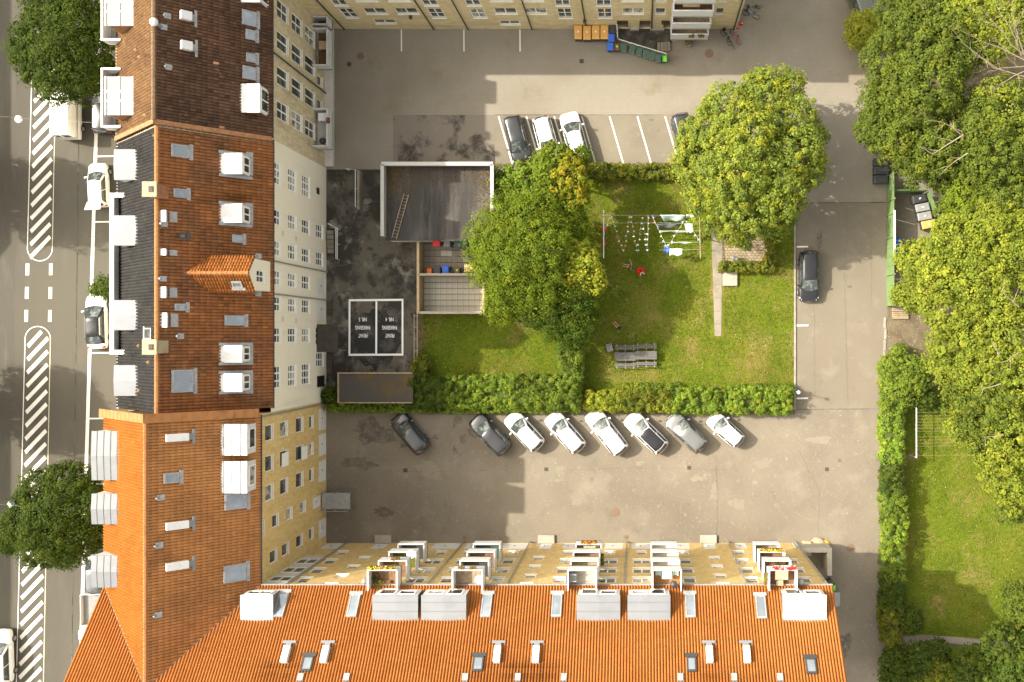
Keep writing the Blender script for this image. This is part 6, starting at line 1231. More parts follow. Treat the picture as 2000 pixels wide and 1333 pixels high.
q2 = seated(1207, 639, 40, ['skin', 'cloth_black', 'cloth_black'], 'person in black sitting on the lawn above the picnic tables with bare legs stretched out')

# ------------------------------------------------------------------ bicycles and moped
def wheel_ring(mb, c, r, ax, w=.02):
    ax = Vector(ax).normalized(); a = Vector((0, 0, 1)); a = (a - ax * a.dot(ax)).normalized(); b = ax.cross(a); mb.tube([Vector(c) + (a * math.cos(t / 18 * 6.283) + b * math.sin(t / 18 * 6.283)) * r for t in range(19)], w, 5, cap=False)
def bike(px, py, rz, label, m='trim_black', lean=0.0, flat=False, basket=True):
    e = empty('bicycle', P(px, py, .5), math.radians(rz), label=label, cat='bicycle', group='bicycles by the walls'); e.location.z = 0; e.rotation_euler.y = lean
    for y in (-.52, .52):
        mb = MB(); wheel_ring(mb, (0, y, .34), .33, (1, 0, 0), .022); w_ = mb.build('wheel', 'rubber', e); s_ = MB()
        for k in range(6): t = k * math.pi / 6; s_.tube([(0, y + math.cos(t) * .32, .34 + math.sin(t) * .32), (0, y - math.cos(t) * .32, .34 - math.sin(t) * .32)], .004, 3)
        s_.build('spokes', 'steel', w_)
    mb = MB()
    for a_, b_ in (((0, -.52, .34), (0, -.1, .32)), ((0, -.1, .32), (0, -.2, .82)), ((0, -.52, .34), (0, -.2, .75)), ((0, -.1, .32), (0, .38, .78)), ((0, -.18, .72), (0, .36, .85)), ((0, .36, .95), (0, .52, .34))): mb.tube([a_, b_], .022, 6)
    mb.build('frame', m, e); MB().loft([[(-.02, -.03, .83), (.02, -.03, .83), (.02, -.02, .86), (-.02, -.02, .86)], [(-.08, -.3, .84), (.08, -.3, .84), (.08, -.3, .89), (-.08, -.3, .89)]]).build('saddle', 'trim_black', e); MB().tube([(-.28, .22, 1.0), (-.2, .34, 1.02), (0, .36, 1.0), (.2, .34, 1.02), (.28, .22, 1.0)], .018, 6).build('handlebar', 'steel', e)
    if basket: MB().loft([[(-.12, .45, .75), (.12, .45, .75), (.12, .68, .75), (-.12, .68, .75)], [(-.17, .42, 1.0), (.17, .42, 1.0), (.17, .72, 1.0), (-.17, .72, 1.0)]]).build('basket', 'trim_black', e)
    return e
bike(1455, 22, 80, 'dark bicycle with pale handlebar at the house corner, nearest the wall'); bike(1467, 30, 70, 'bicycle with pale front wheel at the house corner', 'steel', .25, basket=False); bike(1472, 15, 100, 'dark bicycle with a front basket at the house corner')
bike(1417, 74, 35, 'black bicycle below the wall with its wheel towards the yard', lean=.2); bike(1428, 78, 28, 'black bicycle lying against the red one', lean=-.25, basket=False); bike(1436, 72, 35, 'red bicycle with white child seat beside the black ones', 'plastic_red', .15, basket=False)
bike(658, 588, 20, 'old bicycle leaning by the cellar hatch of the grey house', lean=.5, basket=False)
for px, py, lab in ((1448, 47, 'upper red and white traffic cone by the house corner'), (1441, 54, 'lower faded red traffic cone by the house corner')):
    e = empty('traffic_cone', P(px, py), label=lab, cat='traffic cone'); MB().box(-.17, .17, -.17, .17, 0, .04).build('base', 'plastic_red', e); MB().lathe([(.13, .04), (.03, .62), (.01, .63)], 12).build('cone', 'plastic_red', e); MB().lathe([(.10, .28), (.075, .40)], 12).build('stripe', 'plastic_white', e)
# barrel planter and bollard by the upper balconies
p = P(1343, 87); e = empty('planter', p, label='round planter below the white upper yard balconies', cat='planter'); MB().lathe([(.3, 0), (.36, .3), (.30, .46), (.27, .42), (.02, .40)], 16).build('tub', 'wood_old', e)
cn, nn, rr_, bb = blob_clumps(0, 0, .5, .22, 'dark', .2, .14); V, F, T = clumps_to_leaves(cn, nn, rr_, bb, 8, .12); npmesh('foliage', V, F, 'leaf', e, tint=T)

# ------------------------------------------------------------------ things on the balconies
def tuft(name, x, y, z, r, pal, label, cat='plant', box=None, boxm='plastic_brown', flowers=None, n=12):
    e = empty(name, (x, y, z), label=label, cat=cat)
    lx_, ly_ = box if box else (r, r)
    MB().loft([[(-lx_ * .45, -ly_ * .4, 0), (lx_ * .45, -ly_ * .4, 0), (lx_ * .45, ly_ * .4, 0), (-lx_ * .45, ly_ * .4, 0)], [(-lx_ * .5, -ly_ * .5, .2), (lx_ * .5, -ly_ * .5, .2), (lx_ * .5, ly_ * .5, .2), (-lx_ * .5, ly_ * .5, .2)]]).build('box', boxm, e)
    k = max(6, int(lx_ * 10)); cen = np.stack([RNG.uniform(-lx_ / 2, lx_ / 2, k), RNG.uniform(-ly_ / 2, ly_ / 2, k), RNG.uniform(.2, .2 + r * .6, k)], 1)
    V, F, T = clumps_to_leaves(cen, np.tile([0, 0, 1.0], (k, 1)), np.full(k, r * .45), pick(pal, k), 10, .10); npmesh('foliage', V, F, 'leaf', e, tint=T)
    if flowers:
        C = np.stack([RNG.uniform(-lx_ / 2, lx_ / 2, n * 6), RNG.uniform(-ly_ / 2, ly_ / 2, n * 6), RNG.uniform(.32, .42 + r * .4, n * 6)], 1); V, F, T = leaf_faces(C, np.tile([0, 0, 1.0], (n * 6, 1)) + RNG.normal(size=(n * 6, 3)) * .3, np.full(n * 6, .10), np.ones((n * 6, 3))); npmesh('flowers', V, F, flowers, e, tint=T)
    return e
yf = -17.0
zt = lambda f: FL[f] + 1.1
tuft('flower_box', 10.15, yf + .08, zt(0) - .15, .25, 'green', 'left box of vivid red flowers on the top right balcony', 'flower box', (.85, .26), 'plastic_white', 'flower_red'); tuft('flower_box', 11.05, yf + .08, zt(0) - .15, .25, 'green', 'right box of vivid red flowers on the top right balcony', 'flower box', (.85, .26), 'plastic_white', 'flower_red')
tuft('flower_box', 10.05, yf + .08, zt(2) - .15, .2, 'olive', 'left box of yellow flowers on the second balcony up of the right stack', 'flower box', (.9, .24), 'plastic_brown', 'flower_yellow', 5); tuft('flower_box', 11.0, yf + .08, zt(2) - .15, .2, 'olive', 'right box of yellow flowers on the second balcony up of the right stack', 'flower box', (.9, .24), 'plastic_brown', 'flower_yellow', 5)
tuft('flower_box', -19.0, yf + .08, zt(0) - .15, .22, 'olive', 'long box of yellow and orange flowers on the top left balcony', 'flower box', (2.0, .26), 'plastic_brown', 'flower_yellow', 10)
tuft('flower_box', -4.2, yf + .08, zt(3) - .15, .22, 'olive', 'box of yellow and red plants on the lowest middle balcony', 'flower box', (1.3, .24), 'plastic_brown', 'flower_orange', 6)
for x in (-13.15, -12.3): tuft('flower_box', x, yf + .06, zt(0) - .12, .12, 'autumn', ('left' if x < -13 else 'right') + ' small brown planter on the top balcony of the second stack', 'flower box', (.5, .18), 'plastic_brown')
tuft('flower_box', -18.75, yf + .06, zt(1) - .12, .12, 'autumn', 'small brown planter on the second highest balcony of the left stack', 'flower box', (.7, .2), 'plastic_brown')
tuft('potted_shrub', -19.75, -17.9, FL[0], .42, 'dark', 'dark leafy pot plant on the top left balcony', 'plant', (.4, .5)); tuft('potted_shrub', -19.2, -18.3, FL[0], .4, 'olive', 'row of leafy pot plants along the wall of the top left balcony', 'plant', (1.2, .4))
tuft('potted_shrub', 10.4, -17.45, FL[1] + .5, .4, 'green', 'green pot plants on the second highest balcony of the right stack', 'plant', (1.6, .35)); tuft('hanging_plant', 9.35, -17.9, FL[0] + .35, .3, 'bright', 'bright green plant hanging outside the top right balcony', 'plant', (.3, .9))
tuft('hanging_plant', -3.05, -17.9, FL[2] + .2, .35, 'bright', 'tall green climber beside the middle balcony stack', 'plant', (.3, 1.0))
def table(x, y, z, w, l, h, m, label, name='balcony_table'):
    e = empty(name, (x, y, z + .03), label=label, cat='table'); MB().box(-w / 2, w / 2, -l / 2, l / 2, h - .03, h).build('table_top', m, e)
    for sx in (-1, 1):
        for sy in (-1, 1): MB().box(sx * w * .44 - .02, sx * w * .44 + .02, sy * l * .42 - .02, sy * l * .42 + .02, 0, h - .03).build('leg', m, e)
table(10.5, -17.6, FL[0], .95, .65, .72, 'wood_pale', 'pale wooden table on the top right balcony'); table(10.4, -18.25, FL[0], .5, .4, .45, 'wood_pale', 'small wooden stool table on the top right balcony'); table(2.0, -17.6, FL[0], .75, .55, .7, 'cloth_mint', 'mint green table on the orange decked balcony'); table(-4.2, -17.6, FL[3], 1.0, .5, .7, 'wood_pale', 'pale table on the lowest middle balcony')
for x, lab in ((1.35, 'left mint green chair on the orange decked balcony'), (2.65, 'right mint green chair on the orange decked balcony')):
    c_ = chair(1250, 660, 0, 'cloth_mint', lab, .8); c_.location = (x, -17.5, FL[0] + .03)
def bbq(x, y, z, label, stand=True):
    e = empty('kettle_grill', (x, y, z + .03), label=label, cat='grill'); MB().lathe([(.03, .55), (.2, .6), (.28, .75), (.27, .85), (.18, .98), (.03, 1.02)], 16).build('kettle', 'plastic_dark', e, smooth=True)
    for k in range(3): t = k * 2.09; MB().tube([(.2 * math.cos(t), .2 * math.sin(t), .62), (.3 * math.cos(t), .3 * math.sin(t), 0)], .015, 5).build('leg', 'steel', e)
bbq(2.5, -18.25, FL[0], 'black grill on the orange decked balcony'); bbq(-27.75, 17.2, 2.2, 'black covered grill on the lower left yard balcony')
for x, y, z, lab in ((-20.45, -18.1, FL[0] + .2, 'grey round grill hung outside the top left balcony'), (11.95, -18.15, FL[0] + .2, 'grey round grill hung outside the top right balcony')):
    e = empty('hung_grill', (x, y, z), label=lab, cat='grill'); MB().lathe([(.03, 0), (.2, .06), (.26, .3), (.2, .5), (.03, .56)], 16).build('kettle', 'plastic_grey', e, smooth=True); MB().box(-.05, .35 if x < 0 else .05, -.03, .03, .2, .26).build('bracket', 'steel', e)
c_ = chair(1250, 660, 90, 'plastic_pale_grey', 'grey chair with dark blanket on the pale tiled top balcony', 1.2); c_.location = (-5.0, -17.8, FL[0] + .03)
MB().lathe([(.03, .3), (.3, .34), (.34, .5), (.25, .62), (.03, .66)], 10).build('white_cushion', 'cloth_white', smooth=True, label='white bundle on the top balcony of the second stack', cat='cushion').location = (-11.95, -18.0, FL[0])
MB().lathe([(.34, .72), (.36, .75), (.03, .76)], 16).build('round_table_top', 'plastic_white', label='round white table on the grassy balcony of the left stack', cat='table').location = (-18.35, -17.35, FL[2] + .2)
table(-28.0 + .25, 25.6, 2.2, .7, .75, .7, 'wood_pale', 'wooden table on the upper left yard balcony'); table(4.2, 27.4, 7.35, 1.4, .8, .72, 'wood_pale', 'wooden table on the highest white yard balcony'); table(-27.75, 19.3, 2.2, .75, .7, .8, 'plastic_white', 'white cabinet table on the lower left yard balcony')
tuft('flower_box', -27.15, 18.9, 3.2, .2, 'bright', 'small flower pot with pink blossom on the lower left yard balcony rail', 'flower box', (.25, .5), 'plastic_dark', 'flower_pink', 3); tuft('flower_box', 4.5, 26.4, 2.75, .2, 'olive', 'left flower pot on the lowest white yard balcony', 'flower box', (.5, .25)); tuft('flower_box', 5.35, 26.4, 2.75, .2, 'olive', 'right flower pot on the lowest white yard balcony', 'flower box', (.5, .25))
# ------------------------------------------------------------------ trees
tree('maple_tree', 'big yellow-green maple overhanging the paved yard and the washing', (1465, 345), [(1500, 192, 6.6, 1.9), (1425, 215, 6.4, 1.9), (1545, 235, 6.6, 1.9), (1395, 255, 6.2, 2.0), (1462, 262, 8.2, 2.4), (1545, 300, 7.2, 2.3), (1375, 320, 6.2, 2.1), (1445, 335, 8.8, 2.7), (1515, 365, 7.6, 2.5), (1572, 322, 5.6, 1.6), (1395, 395, 6, 1.9), (1460, 405, 7, 2.1), (1432, 448, 5.4, 1.3), (1452, 462, 5.0, .8), (1510, 425, 5.6, 1.5), (1352, 268, 5.4, 1.1), (1478, 162, 5.6, 1.0), (1540, 172, 5.8, 1.2), (1530, 418, 4.6, .9), (1345, 325, 5, 1.0), (1590, 270, 5.6, .9)], 'maple', size=.19, per=62, step=.58, crad=.50, tr=.3)
tree('yellowing_tree', 'yellowing tree at the nose of the white cars', (1090, 350), [(1092, 308, 5.6, 1.0), (1078, 335, 6.4, 1.3), (1112, 345, 6.6, 1.4, 'gold'), (1125, 380, 6, 1.1, 'gold'), (1082, 378, 5.8, 1.2), (1110, 395, 5.4, 1.0), (1062, 310, 4.6, .6), (1135, 305, 4.6, .6), (1110, 325, 6, .9, 'gold')], 'mid', size=.22, per=40, step=.5, crad=.42, tr=.14)
tree('dense_tree', 'broad dense green tree over the terrace and garage corner', (1020, 500), [(1000, 438, 6.0, 2.1), (965, 470, 5.6, 1.9), (1040, 435, 6.6, 2.0), (1085, 432, 5.6, 1.7), (1000, 510, 7.6, 2.5), (1055, 485, 7.8, 2.4), (948, 500, 5, 1.2), (1050, 548, 6.8, 2.2), (1000, 562, 6.2, 1.9), (1108, 455, 5.4, 1.3), (988, 598, 5, 1.4), (955, 530, 5, 1.2), (1125, 430, 4.6, .9)], 'mid', size=.15, per=84, step=.58, crad=.62, tr=.26, accent=('lime', .04))
tree('young_tree', 'small bright yellow-green tree standing out against the dark ones', (1130, 528), [(1128, 498, 6.6, 1.1), (1116, 528, 6.8, 1.2), (1150, 540, 6.2, 1.1), (1140, 515, 7, 1.1), (1165, 560, 5.2, .6), (1125, 552, 6, .8)], 'lime', size=.23, per=36, step=.52, crad=.42, tr=.12)
tree('dark_tree', 'dark green tree between the two lawns', (1100, 610), [(1060, 588, 5.6, 1.7), (1118, 588, 5.6, 1.6), (1132, 628, 4.8, 1.4), (1082, 625, 4.4, 1.4), (1122, 658, 3.4, 1.0), (1040, 612, 4.2, 1.0), (1105, 640, 4.2, 1.2)], 'dark', size=.15, per=76, step=.54, crad=.55, tr=.2, accent=('mid', .12))
tree('leafy_shrub', 'bright leafy shrub between garage and yellowing tree', (1005, 365), [(988, 358, 1.8, 1.2), (1025, 348, 1.9, 1.3), (1008, 388, 1.9, 1.1), (985, 385, 1.5, .9), (1045, 378, 2, 1.0), (1050, 345, 2.2, .8)], 'bright', 'shrub', size=.22, per=34, step=.45, crad=.38, tr=.07)
S1 = [(100, 60, 6.4, 1.9), (150, 50, 7.2, 2.1), (62, 75, 5.6, 1.3), (75, 118, 6.2, 1.7), (132, 118, 8, 2.3), (182, 98, 7, 2.0), (112, 155, 6.2, 1.7), (158, 160, 6.2, 1.5), (200, 60, 6.6, 1.4), (120, 18, 6.6, 1.8), (85, 20, 5.6, 1.2), (45, 100, 5, .8), (198, 135, 6, 1.1), (170, 15, 6.6, 1.6)]
ts1 = tree('street_tree', 'dark green street tree overhanging the white van', (135, 95), S1, 'street', group='street trees', size=.16, per=76, step=.56, crad=.56, tr=.24)
tree('street_tree', 'dark green street tree beside the lower zinc dormers', (115, 1015), [(132, 948, 6.2, 1.7), (85, 965, 6.2, 1.8), (150, 998, 7.2, 2.1), (62, 1015, 5.8, 1.8), (110, 1030, 7.6, 2.3), (160, 1045, 6.6, 1.7), (30, 1040, 5, 1.2), (90, 1070, 5.6, 1.5), (172, 958, 5.4, 1.1), (185, 1010, 6, 1.2), (130, 1075, 5.4, 1.2), (20, 1058, 4.6, .8)], 'street', group='street trees', size=.16, per=76, step=.56, crad=.56, tr=.24)
tree('street_tree', 'small street tree tip showing between terrace wall and white car', (225, 570), [(204, 560, 3.6, .65), (190, 568, 3.2, .4), (212, 566, 3.4, .4)], 'green', group='street trees', size=.2, per=30, step=.4, crad=.34, tr=.1)
for y, lab in ((15.5, 'street tree across the road shading the upper hatching'), (-3.4, 'street tree across the road shading the lower hatching')):
    c_ = copy_tree(ts1); c_.location = (-64.0, y, 0); c_['label'] = lab; c_.scale = (.8, .8, 1.0)
W_ = dict(group='trees of the wood beyond the lane')
tree('woodland_tree', 'green tree at the wood edge above the green fence, with rounded crown', (1775, 140), [(1740, 112, 7.2, 1.9), (1778, 72, 8.2, 2.1), (1830, 105, 9.6, 2.4), (1762, 160, 8, 2.1), (1822, 168, 9.6, 2.4), (1738, 208, 6.6, 1.7), (1790, 225, 8, 2.1), (1712, 235, 5.4, 1.2), (1800, 22, 8, 2.0), (1850, 60, 9, 1.9), (1715, 190, 5.6, 1.2), (1750, 30, 6.6, 1.4)], 'forest', size=.20, per=58, step=.60, crad=.50, tr=.26, **W_)
tree('woodland_tree', 'low green tree over the black containers by the lane', (1755, 300), [(1700, 250, 5.4, 1.2), (1762, 280, 6.6, 1.7), (1725, 268, 5.6, 1.2), (1800, 315, 7, 1.7), (1775, 318, 6, 1.0), (1838, 290, 8.4, 2.0), (1738, 255, 6.4, 1.4)], 'forest', size=.20, per=56, step=.60, crad=.50, **W_)
tree('woodland_tree', 'yellowish tree at the top edge beside the bare branches', (1905, 50), [(1900, 28, 9.6, 2.1), (1868, 48, 9, 1.8), (1950, 20, 10, 2.1), (1985, 50, 10, 2.0), (1885, 105, 7.6, 1.5), (1930, 75, 9, 1.8), (1990, 5, 10, 2.0)], 'poplar', size=.20, per=56, step=.62, crad=.5, **W_)
tree('woodland_tree', 'broad tree right of the wood edge below the bare branches', (1920, 270), [(1905, 240, 8.6, 2.0), (1955, 218, 9.6, 2.2), (1992, 280, 9.6, 2.3), (1885, 305, 8, 2.0), (1940, 310, 9.8, 2.5), (1850, 340, 6.4, 1.5), (1990, 215, 9, 1.6), (1935, 260, 9.8, 2.1)], 'forest', size=.20, per=58, step=.62, crad=.5, accent=('poplar', .18), **W_)
tree('woodland_tree', 'green tree behind the slanting green fence', (1905, 400), [(1900, 398, 8.2, 2.0), (1960, 385, 9.6, 2.4), (1866, 372, 6, 1.1), (1992, 400, 10, 2.2), (1870, 420, 7, 1.6), (1935, 425, 9, 2.0)], 'forest', size=.20, per=58, step=.62, crad=.5, accent=('mid', .2), **W_)
tree('woodland_tree', 'tall sunlit yellow-green tree overhanging the bin enclosure', (1890, 530), [(1850, 468, 8.2, 1.6), (1885, 468, 9.6, 2.2), (1945, 462, 10.6, 2.4), (1992, 500, 11, 2.4), (1800, 515, 7.2, 1.6), (1850, 535, 9.8, 2.3), (1910, 535, 11, 2.6), (1970, 575, 11, 2.5), (1802, 572, 7, 1.5), (1860, 600, 9, 2.2), (1768, 575, 6, .9), (1920, 598, 10, 2.2), (1775, 500, 6, .8)], 'poplar', size=.21, per=60, step=.62, crad=.52, tr=.3, **W_)
tree('woodland_tree', 'sunlit tree right of the bare earth patch', (1930, 690), [(1922, 650, 9.6, 2.3), (1982, 655, 10.4, 2.4), (1868, 672, 7.8, 1.7), (1930, 718, 9.6, 2.3), (1990, 735, 10, 2.4), (1845, 715, 6.6, 1.2), (1885, 740, 7.6, 1.5), (1830, 690, 6, .9)], 'poplar', size=.21, per=58, step=.62, crad=.52, accent=('forest', .2), **W_)
tree('woodland_tree', 'sunlit tree over the white drying frame', (1950, 840), [(1895, 790, 8.4, 1.8), (1950, 795, 9.6, 2.2), (1990, 850, 9.8, 2.2), (1920, 838, 8.4, 1.8), (1875, 835, 6.8, 1.0), (1960, 885, 8.4, 1.8), (1940, 865, 8, 1.6)], 'poplar', size=.21, per=58, step=.62, crad=.52, accent=('forest', .2), **W_)
tree('woodland_tree', 'olive green tree at the right edge above the big lawn', (1980, 950), [(1962, 925, 7, 1.6), (1990, 950, 7.8, 1.8), (1985, 985, 6.2, 1.3), (1950, 905, 6.6, 1.2)], 'forest', size=.20, per=56, step=.6, crad=.5, accent=('poplar', .3), **W_)
tree('weeping_shrub', 'weeping yellowish shrub beside the dark van at the top', (1690, 58), [(1685, 58, 2.4, 1.2), (1698, 42, 2.3, .9), (1675, 75, 1.8, .8), (1705, 75, 2.0, .8), (1672, 50, 1.6, .7)], 'willow', 'shrub', size=.16, per=40, step=.38, crad=.36, tr=.06)
tree('hedge_shrub', 'wide bushy shrub below the bare earth patch by the lane', (1765, 735), [(1745, 720, 2.0, 1.1), (1780, 725, 2.4, 1.3), (1760, 755, 2.0, 1.2), (1795, 750, 2.1, .9), (1755, 690, 1.2, .6)], 'hedge', 'shrub', size=.2, per=36, step=.42, crad=.38, tr=.07)
tree('round_shrub', 'round green shrub at the upper end of the drying frame', (1803, 780), [(1805, 780, 1.3, .85), (1820, 788, 1.0, .5)], 'green', 'shrub', size=.17, per=34, step=.34, crad=.30, tr=.05)
tree('round_shrub', 'round green shrub beside the lower end of the east hedge', (1777, 1212), [(1776, 1208, 1.3, .9), (1785, 1220, 1.2, .7)], 'green', 'shrub', size=.17, per=34, step=.34, crad=.30, tr=.05)
for nm, lab, ft, bl, pl in (('thicket_shrub', 'dark shrub at the lower end of the lane', (1748, 1300), [(1745, 1290, 1.6, 1.0), (1752, 1325, 1.8, 1.2), (1738, 1315, 1.3, .7)], 'green'), ('thicket_shrub', 'leafy shrub below the footpath', (1800, 1290), [(1800, 1283, 2.0, 1.2), (1830, 1275, 2.0, 1.0), (1785, 1310, 2.0, 1.2)], 'green'), ('thicket_shrub', 'pale twiggy shrub at the bottom edge', (1835, 1315), [(1835, 1312, 2.2, 1.2), (1805, 1330, 2.2, 1.0), (1850, 1300, 1.8, .8)], 'olive'),
        ('meadow_tree', 'green tree at the bottom right corner', (1950, 1290), [(1915, 1300, 3.6, 1.5), (1955, 1268, 4.4, 1.7), (1990, 1300, 4.8, 1.9), (1940, 1325, 4.2, 1.7), (1880, 1315, 2.8, 1.1), (1985, 1330, 4.6, 1.8)], 'green'), ('meadow_tree', 'grey-green tree at the right edge below the big lawn', (1990, 1180), [(1985, 1165, 3.2, 1.2), (1995, 1205, 3.4, 1.3), (1990, 1240, 3, 1.0)], 'forest')):
    tree(nm, lab, ft, bl, pl, 'shrub' if 'shrub' in nm else 'tree', size=.21, per=36, step=.46, crad=.40, tr=.10)
# bare-branched tree and dead boughs
def bare(name, label, foot, starts, m='bark_pale', seed=1):
    random.seed(seed); f0 = P(foot[0], foot[1]); e = empty(name, f0, label=label, cat='tree', **W_); mb = MB(); h0 = P(*starts[0][0], starts[0][2]) - f0
    mb.tube([(0, 0, 0), h0 * .5 + Vector((.2, 0, 0)), h0], [.22, .16, .1], 7); mb.build('trunk', m, e, smooth=True); br = MB()
    def grow(p, d, L, r, lv):
        q = p + d * L * .5 + Vector((random.uniform(-.1, .1), random.uniform(-.1, .1), 0)) * L; t = q + (d + Vector((random.uniform(-.25, .25), random.uniform(-.25, .25), random.uniform(-.05, .15)))).normalized() * L * .5
        br.tube([p, q, t], [r, r * .7, r * .35], 5, cap=False)
        if lv: 
            for k in range(3): s = (p, q, t)[k] * .4 + (q, t, t)[k] * .6; grow(s, (d + Vector((random.uniform(-.8, .8), random.uniform(-.8, .8), random.uniform(-.1, .3)))).normalized(), L * random.uniform(.4, .65), r * .5, lv - 1)
    for (ax, ay), (bx, by), za, zb_, r, lv in [(s[0], s[1], s[2], s[3], s[4], s[5]) for s in starts]:
        a, b = P(ax, ay, za) - f0, P(bx, by, zb_) - f0; grow(a, (b - a).normalized(), (b - a).length * .8, r, lv)
    br.build('branches', m, e, smooth=True, kind='stuff'); return e
bare('bare_tree', 'leafless pale branched tree at the upper right edge', (2015, 140), [((2005, 120), (1900, 75), 11, 12.5, .06, 2), ((2005, 110), (1940, 40), 11, 13, .06, 2), ((2005, 130), (1915, 130), 11, 12, .05, 2), ((2000, 140), (1930, 175), 11, 12, .05, 2), ((2000, 105), (1985, 20), 11, 13, .06, 2), ((1995, 110), (1960, 30), 11, 13, .05, 2), ((2000, 150), (1890, 110), 11, 12, .05, 2)])
bare('dead_bough_tree', 'tree with dead pale boughs poking out of the wood foliage', (1880, 300), [((1880, 265), (1810, 300), 11.2, 11.7, .06, 1), ((1875, 262), (1820, 235), 11.2, 11.9, .05, 1), ((1880, 258), (1850, 240), 11.3, 12.1, .05, 1), ((1890, 300), (1840, 330), 11.3, 11.1, .045, 1)], seed=4)
bare('dead_bough_tree', 'tree with dead boughs showing through the sunlit crowns', (1960, 700), [((1950, 690), (1935, 660), 12.7, 13.7, .05, 1), ((1955, 750), (1915, 770), 12.7, 12.9, .05, 1), ((1990, 600), (1955, 560), 13.7, 14.9, .05, 1), ((1960, 850), (1920, 860), 11.9, 12.5, .04, 1), ((1990, 690), (1960, 710), 13.2, 13.9, .05, 1)], seed=9)

# ------------------------------------------------------------------ hedges
hedge('clipped_hedge', 'low clipped hedge strip above the car park, at its left end', [(640, 787, 830, 803), (830, 790, 1130, 804)], 1.15, 'bright', bump=.06, size=.12, step=.28, crad=.22, per=26)
hedge('shrub_border', 'bushy bright green shrub border below the small lawn', [(805, 745, 870, 795, 'green', 1.9), (870, 740, 1000, 792, 'bright', 1.7), (1000, 738, 1128, 795, 'hedge', 1.9)], 1.8, 'bright', 'shrub border', bump=.28, size=.16, step=.40, crad=.38, per=44)
hedge('shrub_border', 'narrow leafy shrub border rising beside the small lawn', [(1095, 672, 1135, 745, 'hedge', 1.8)], 1.7, 'hedge', 'shrub border', bump=.28, size=.16, step=.40, crad=.36, per=44)
hedge('flower_shrub', 'flowering shrub at the left corner of the small lawn', [(808, 700, 832, 748, 'olive', 1.3)], 1.3, 'olive', 'shrub', bump=.3, size=.16, step=.4, crad=.34, mixpal='autumn')
hedge('mixed_hedge', 'mixed green hedge above the white cars', [(1145, 768, 1215, 800, 'lime', 1.4), (1200, 766, 1312, 802, 'olive', 1.5), (1215, 755, 1330, 770, 'hedge', .9)], 1.5, 'olive', bump=.18, size=.14, step=.34, crad=.30, per=36, mixpal='lime')
hedge('mixed_hedge', 'bright lime hedge at the right end above the small white car', [(1308, 763, 1400, 805, 'bright', 1.6), (1398, 766, 1425, 804, 'hedge', 1.4), (1425, 762, 1545, 806, 'bright', 1.6), (1440, 758, 1550, 768, 'hedge', 1.0)], 1.6, 'bright', bump=.22, size=.15, step=.36, crad=.32, per=38)
hedge('clipped_hedge', 'clipped hedge below the slanting parking bays', [(1140, 322, 1330, 347)], 1.1, 'olive', bump=.06, size=.15, step=.32, crad=.24, per=20, mixpal='lime')
hedge('clipped_hedge', 'L-shaped clipped hedge round the brick patio', [(1408, 513, 1512, 529), (1498, 440, 1512, 513)], 1.0, 'olive', bump=.04, size=.13, step=.28, crad=.20, per=20)
hedge('tall_hedge', 'bright upper stretch of the hedge along the lane', [(1731, 715, 1770, 800, 'hedge', 2.1), (1730, 800, 1763, 905, 'bright', 2.0), (1731, 905, 1763, 968, 'green', 1.9)], 2.0, 'bright', bump=.2, size=.16, step=.40, crad=.34, per=40)
hedge('tall_hedge', 'lower darker stretch of the hedge along the lane', [(1731, 968, 1768, 1020, 'hedge', 1.9), (1732, 1020, 1771, 1062, 'bright', 2.0), (1732, 1062, 1765, 1130, 'hedge', 1.8), (1731, 1130, 1765, 1190, 'green', 1.8), (1730, 1190, 1760, 1262, 'olive', 1.7)], 1.9, 'hedge', bump=.2, size=.16, step=.40, crad=.34, per=40)
tree('fern_shrub', 'feathery shrub between the shed and the grey house', (648, 775), [(643, 772, 1.2, .55), (652, 778, 1.0, .45)], 'green', 'shrub', size=.22, per=24, step=.34, crad=.34, tr=.04)
# fallen leaves
def litter(name, label, rects, n, cols, size=.075):
    C = []
    for (x0, y0, x1, y1), k in zip(rects, n):
        for _ in range(k): p = P(random.uniform(x0, x1), random.uniform(y0, y1)); C.append((p.x, p.y, random.uniform(.065, .085)))
    C = np.array(C); T = np.array(cols)[RNG.integers(0, len(cols), len(C))]; V, F, T = leaf_faces(C, np.tile([0, 0, 1.0], (len(C), 1)) + RNG.normal(size=(len(C), 3)) * .2, RNG.uniform(.6, 1.4, len(C)) * size, T); npmesh(name, V, F, 'leaf', tint=T, label=label, cat='fallen leaves', kind='stuff')
litter('fallen_leaves', 'pale fallen leaves scattered on the lawns', [(1780, 900, 1990, 1240), (1140, 360, 1545, 750), (830, 620, 1090, 730)], [240, 120, 60], [(.55, .45, .28), (.5, .33, .1), (.6, .55, .45), (.4, .28, .12)], .08)
litter('fallen_leaves', 'few fallen leaves and specks on the asphalt', [(640, 340, 810, 730), (650, 800, 1540, 1050), (1555, 400, 1720, 1050), (1730, 620, 1800, 710)], [40, 60, 40, 120], [(.5, .42, .28), (.35, .26, .14), (.6, .56, .48)], .07)

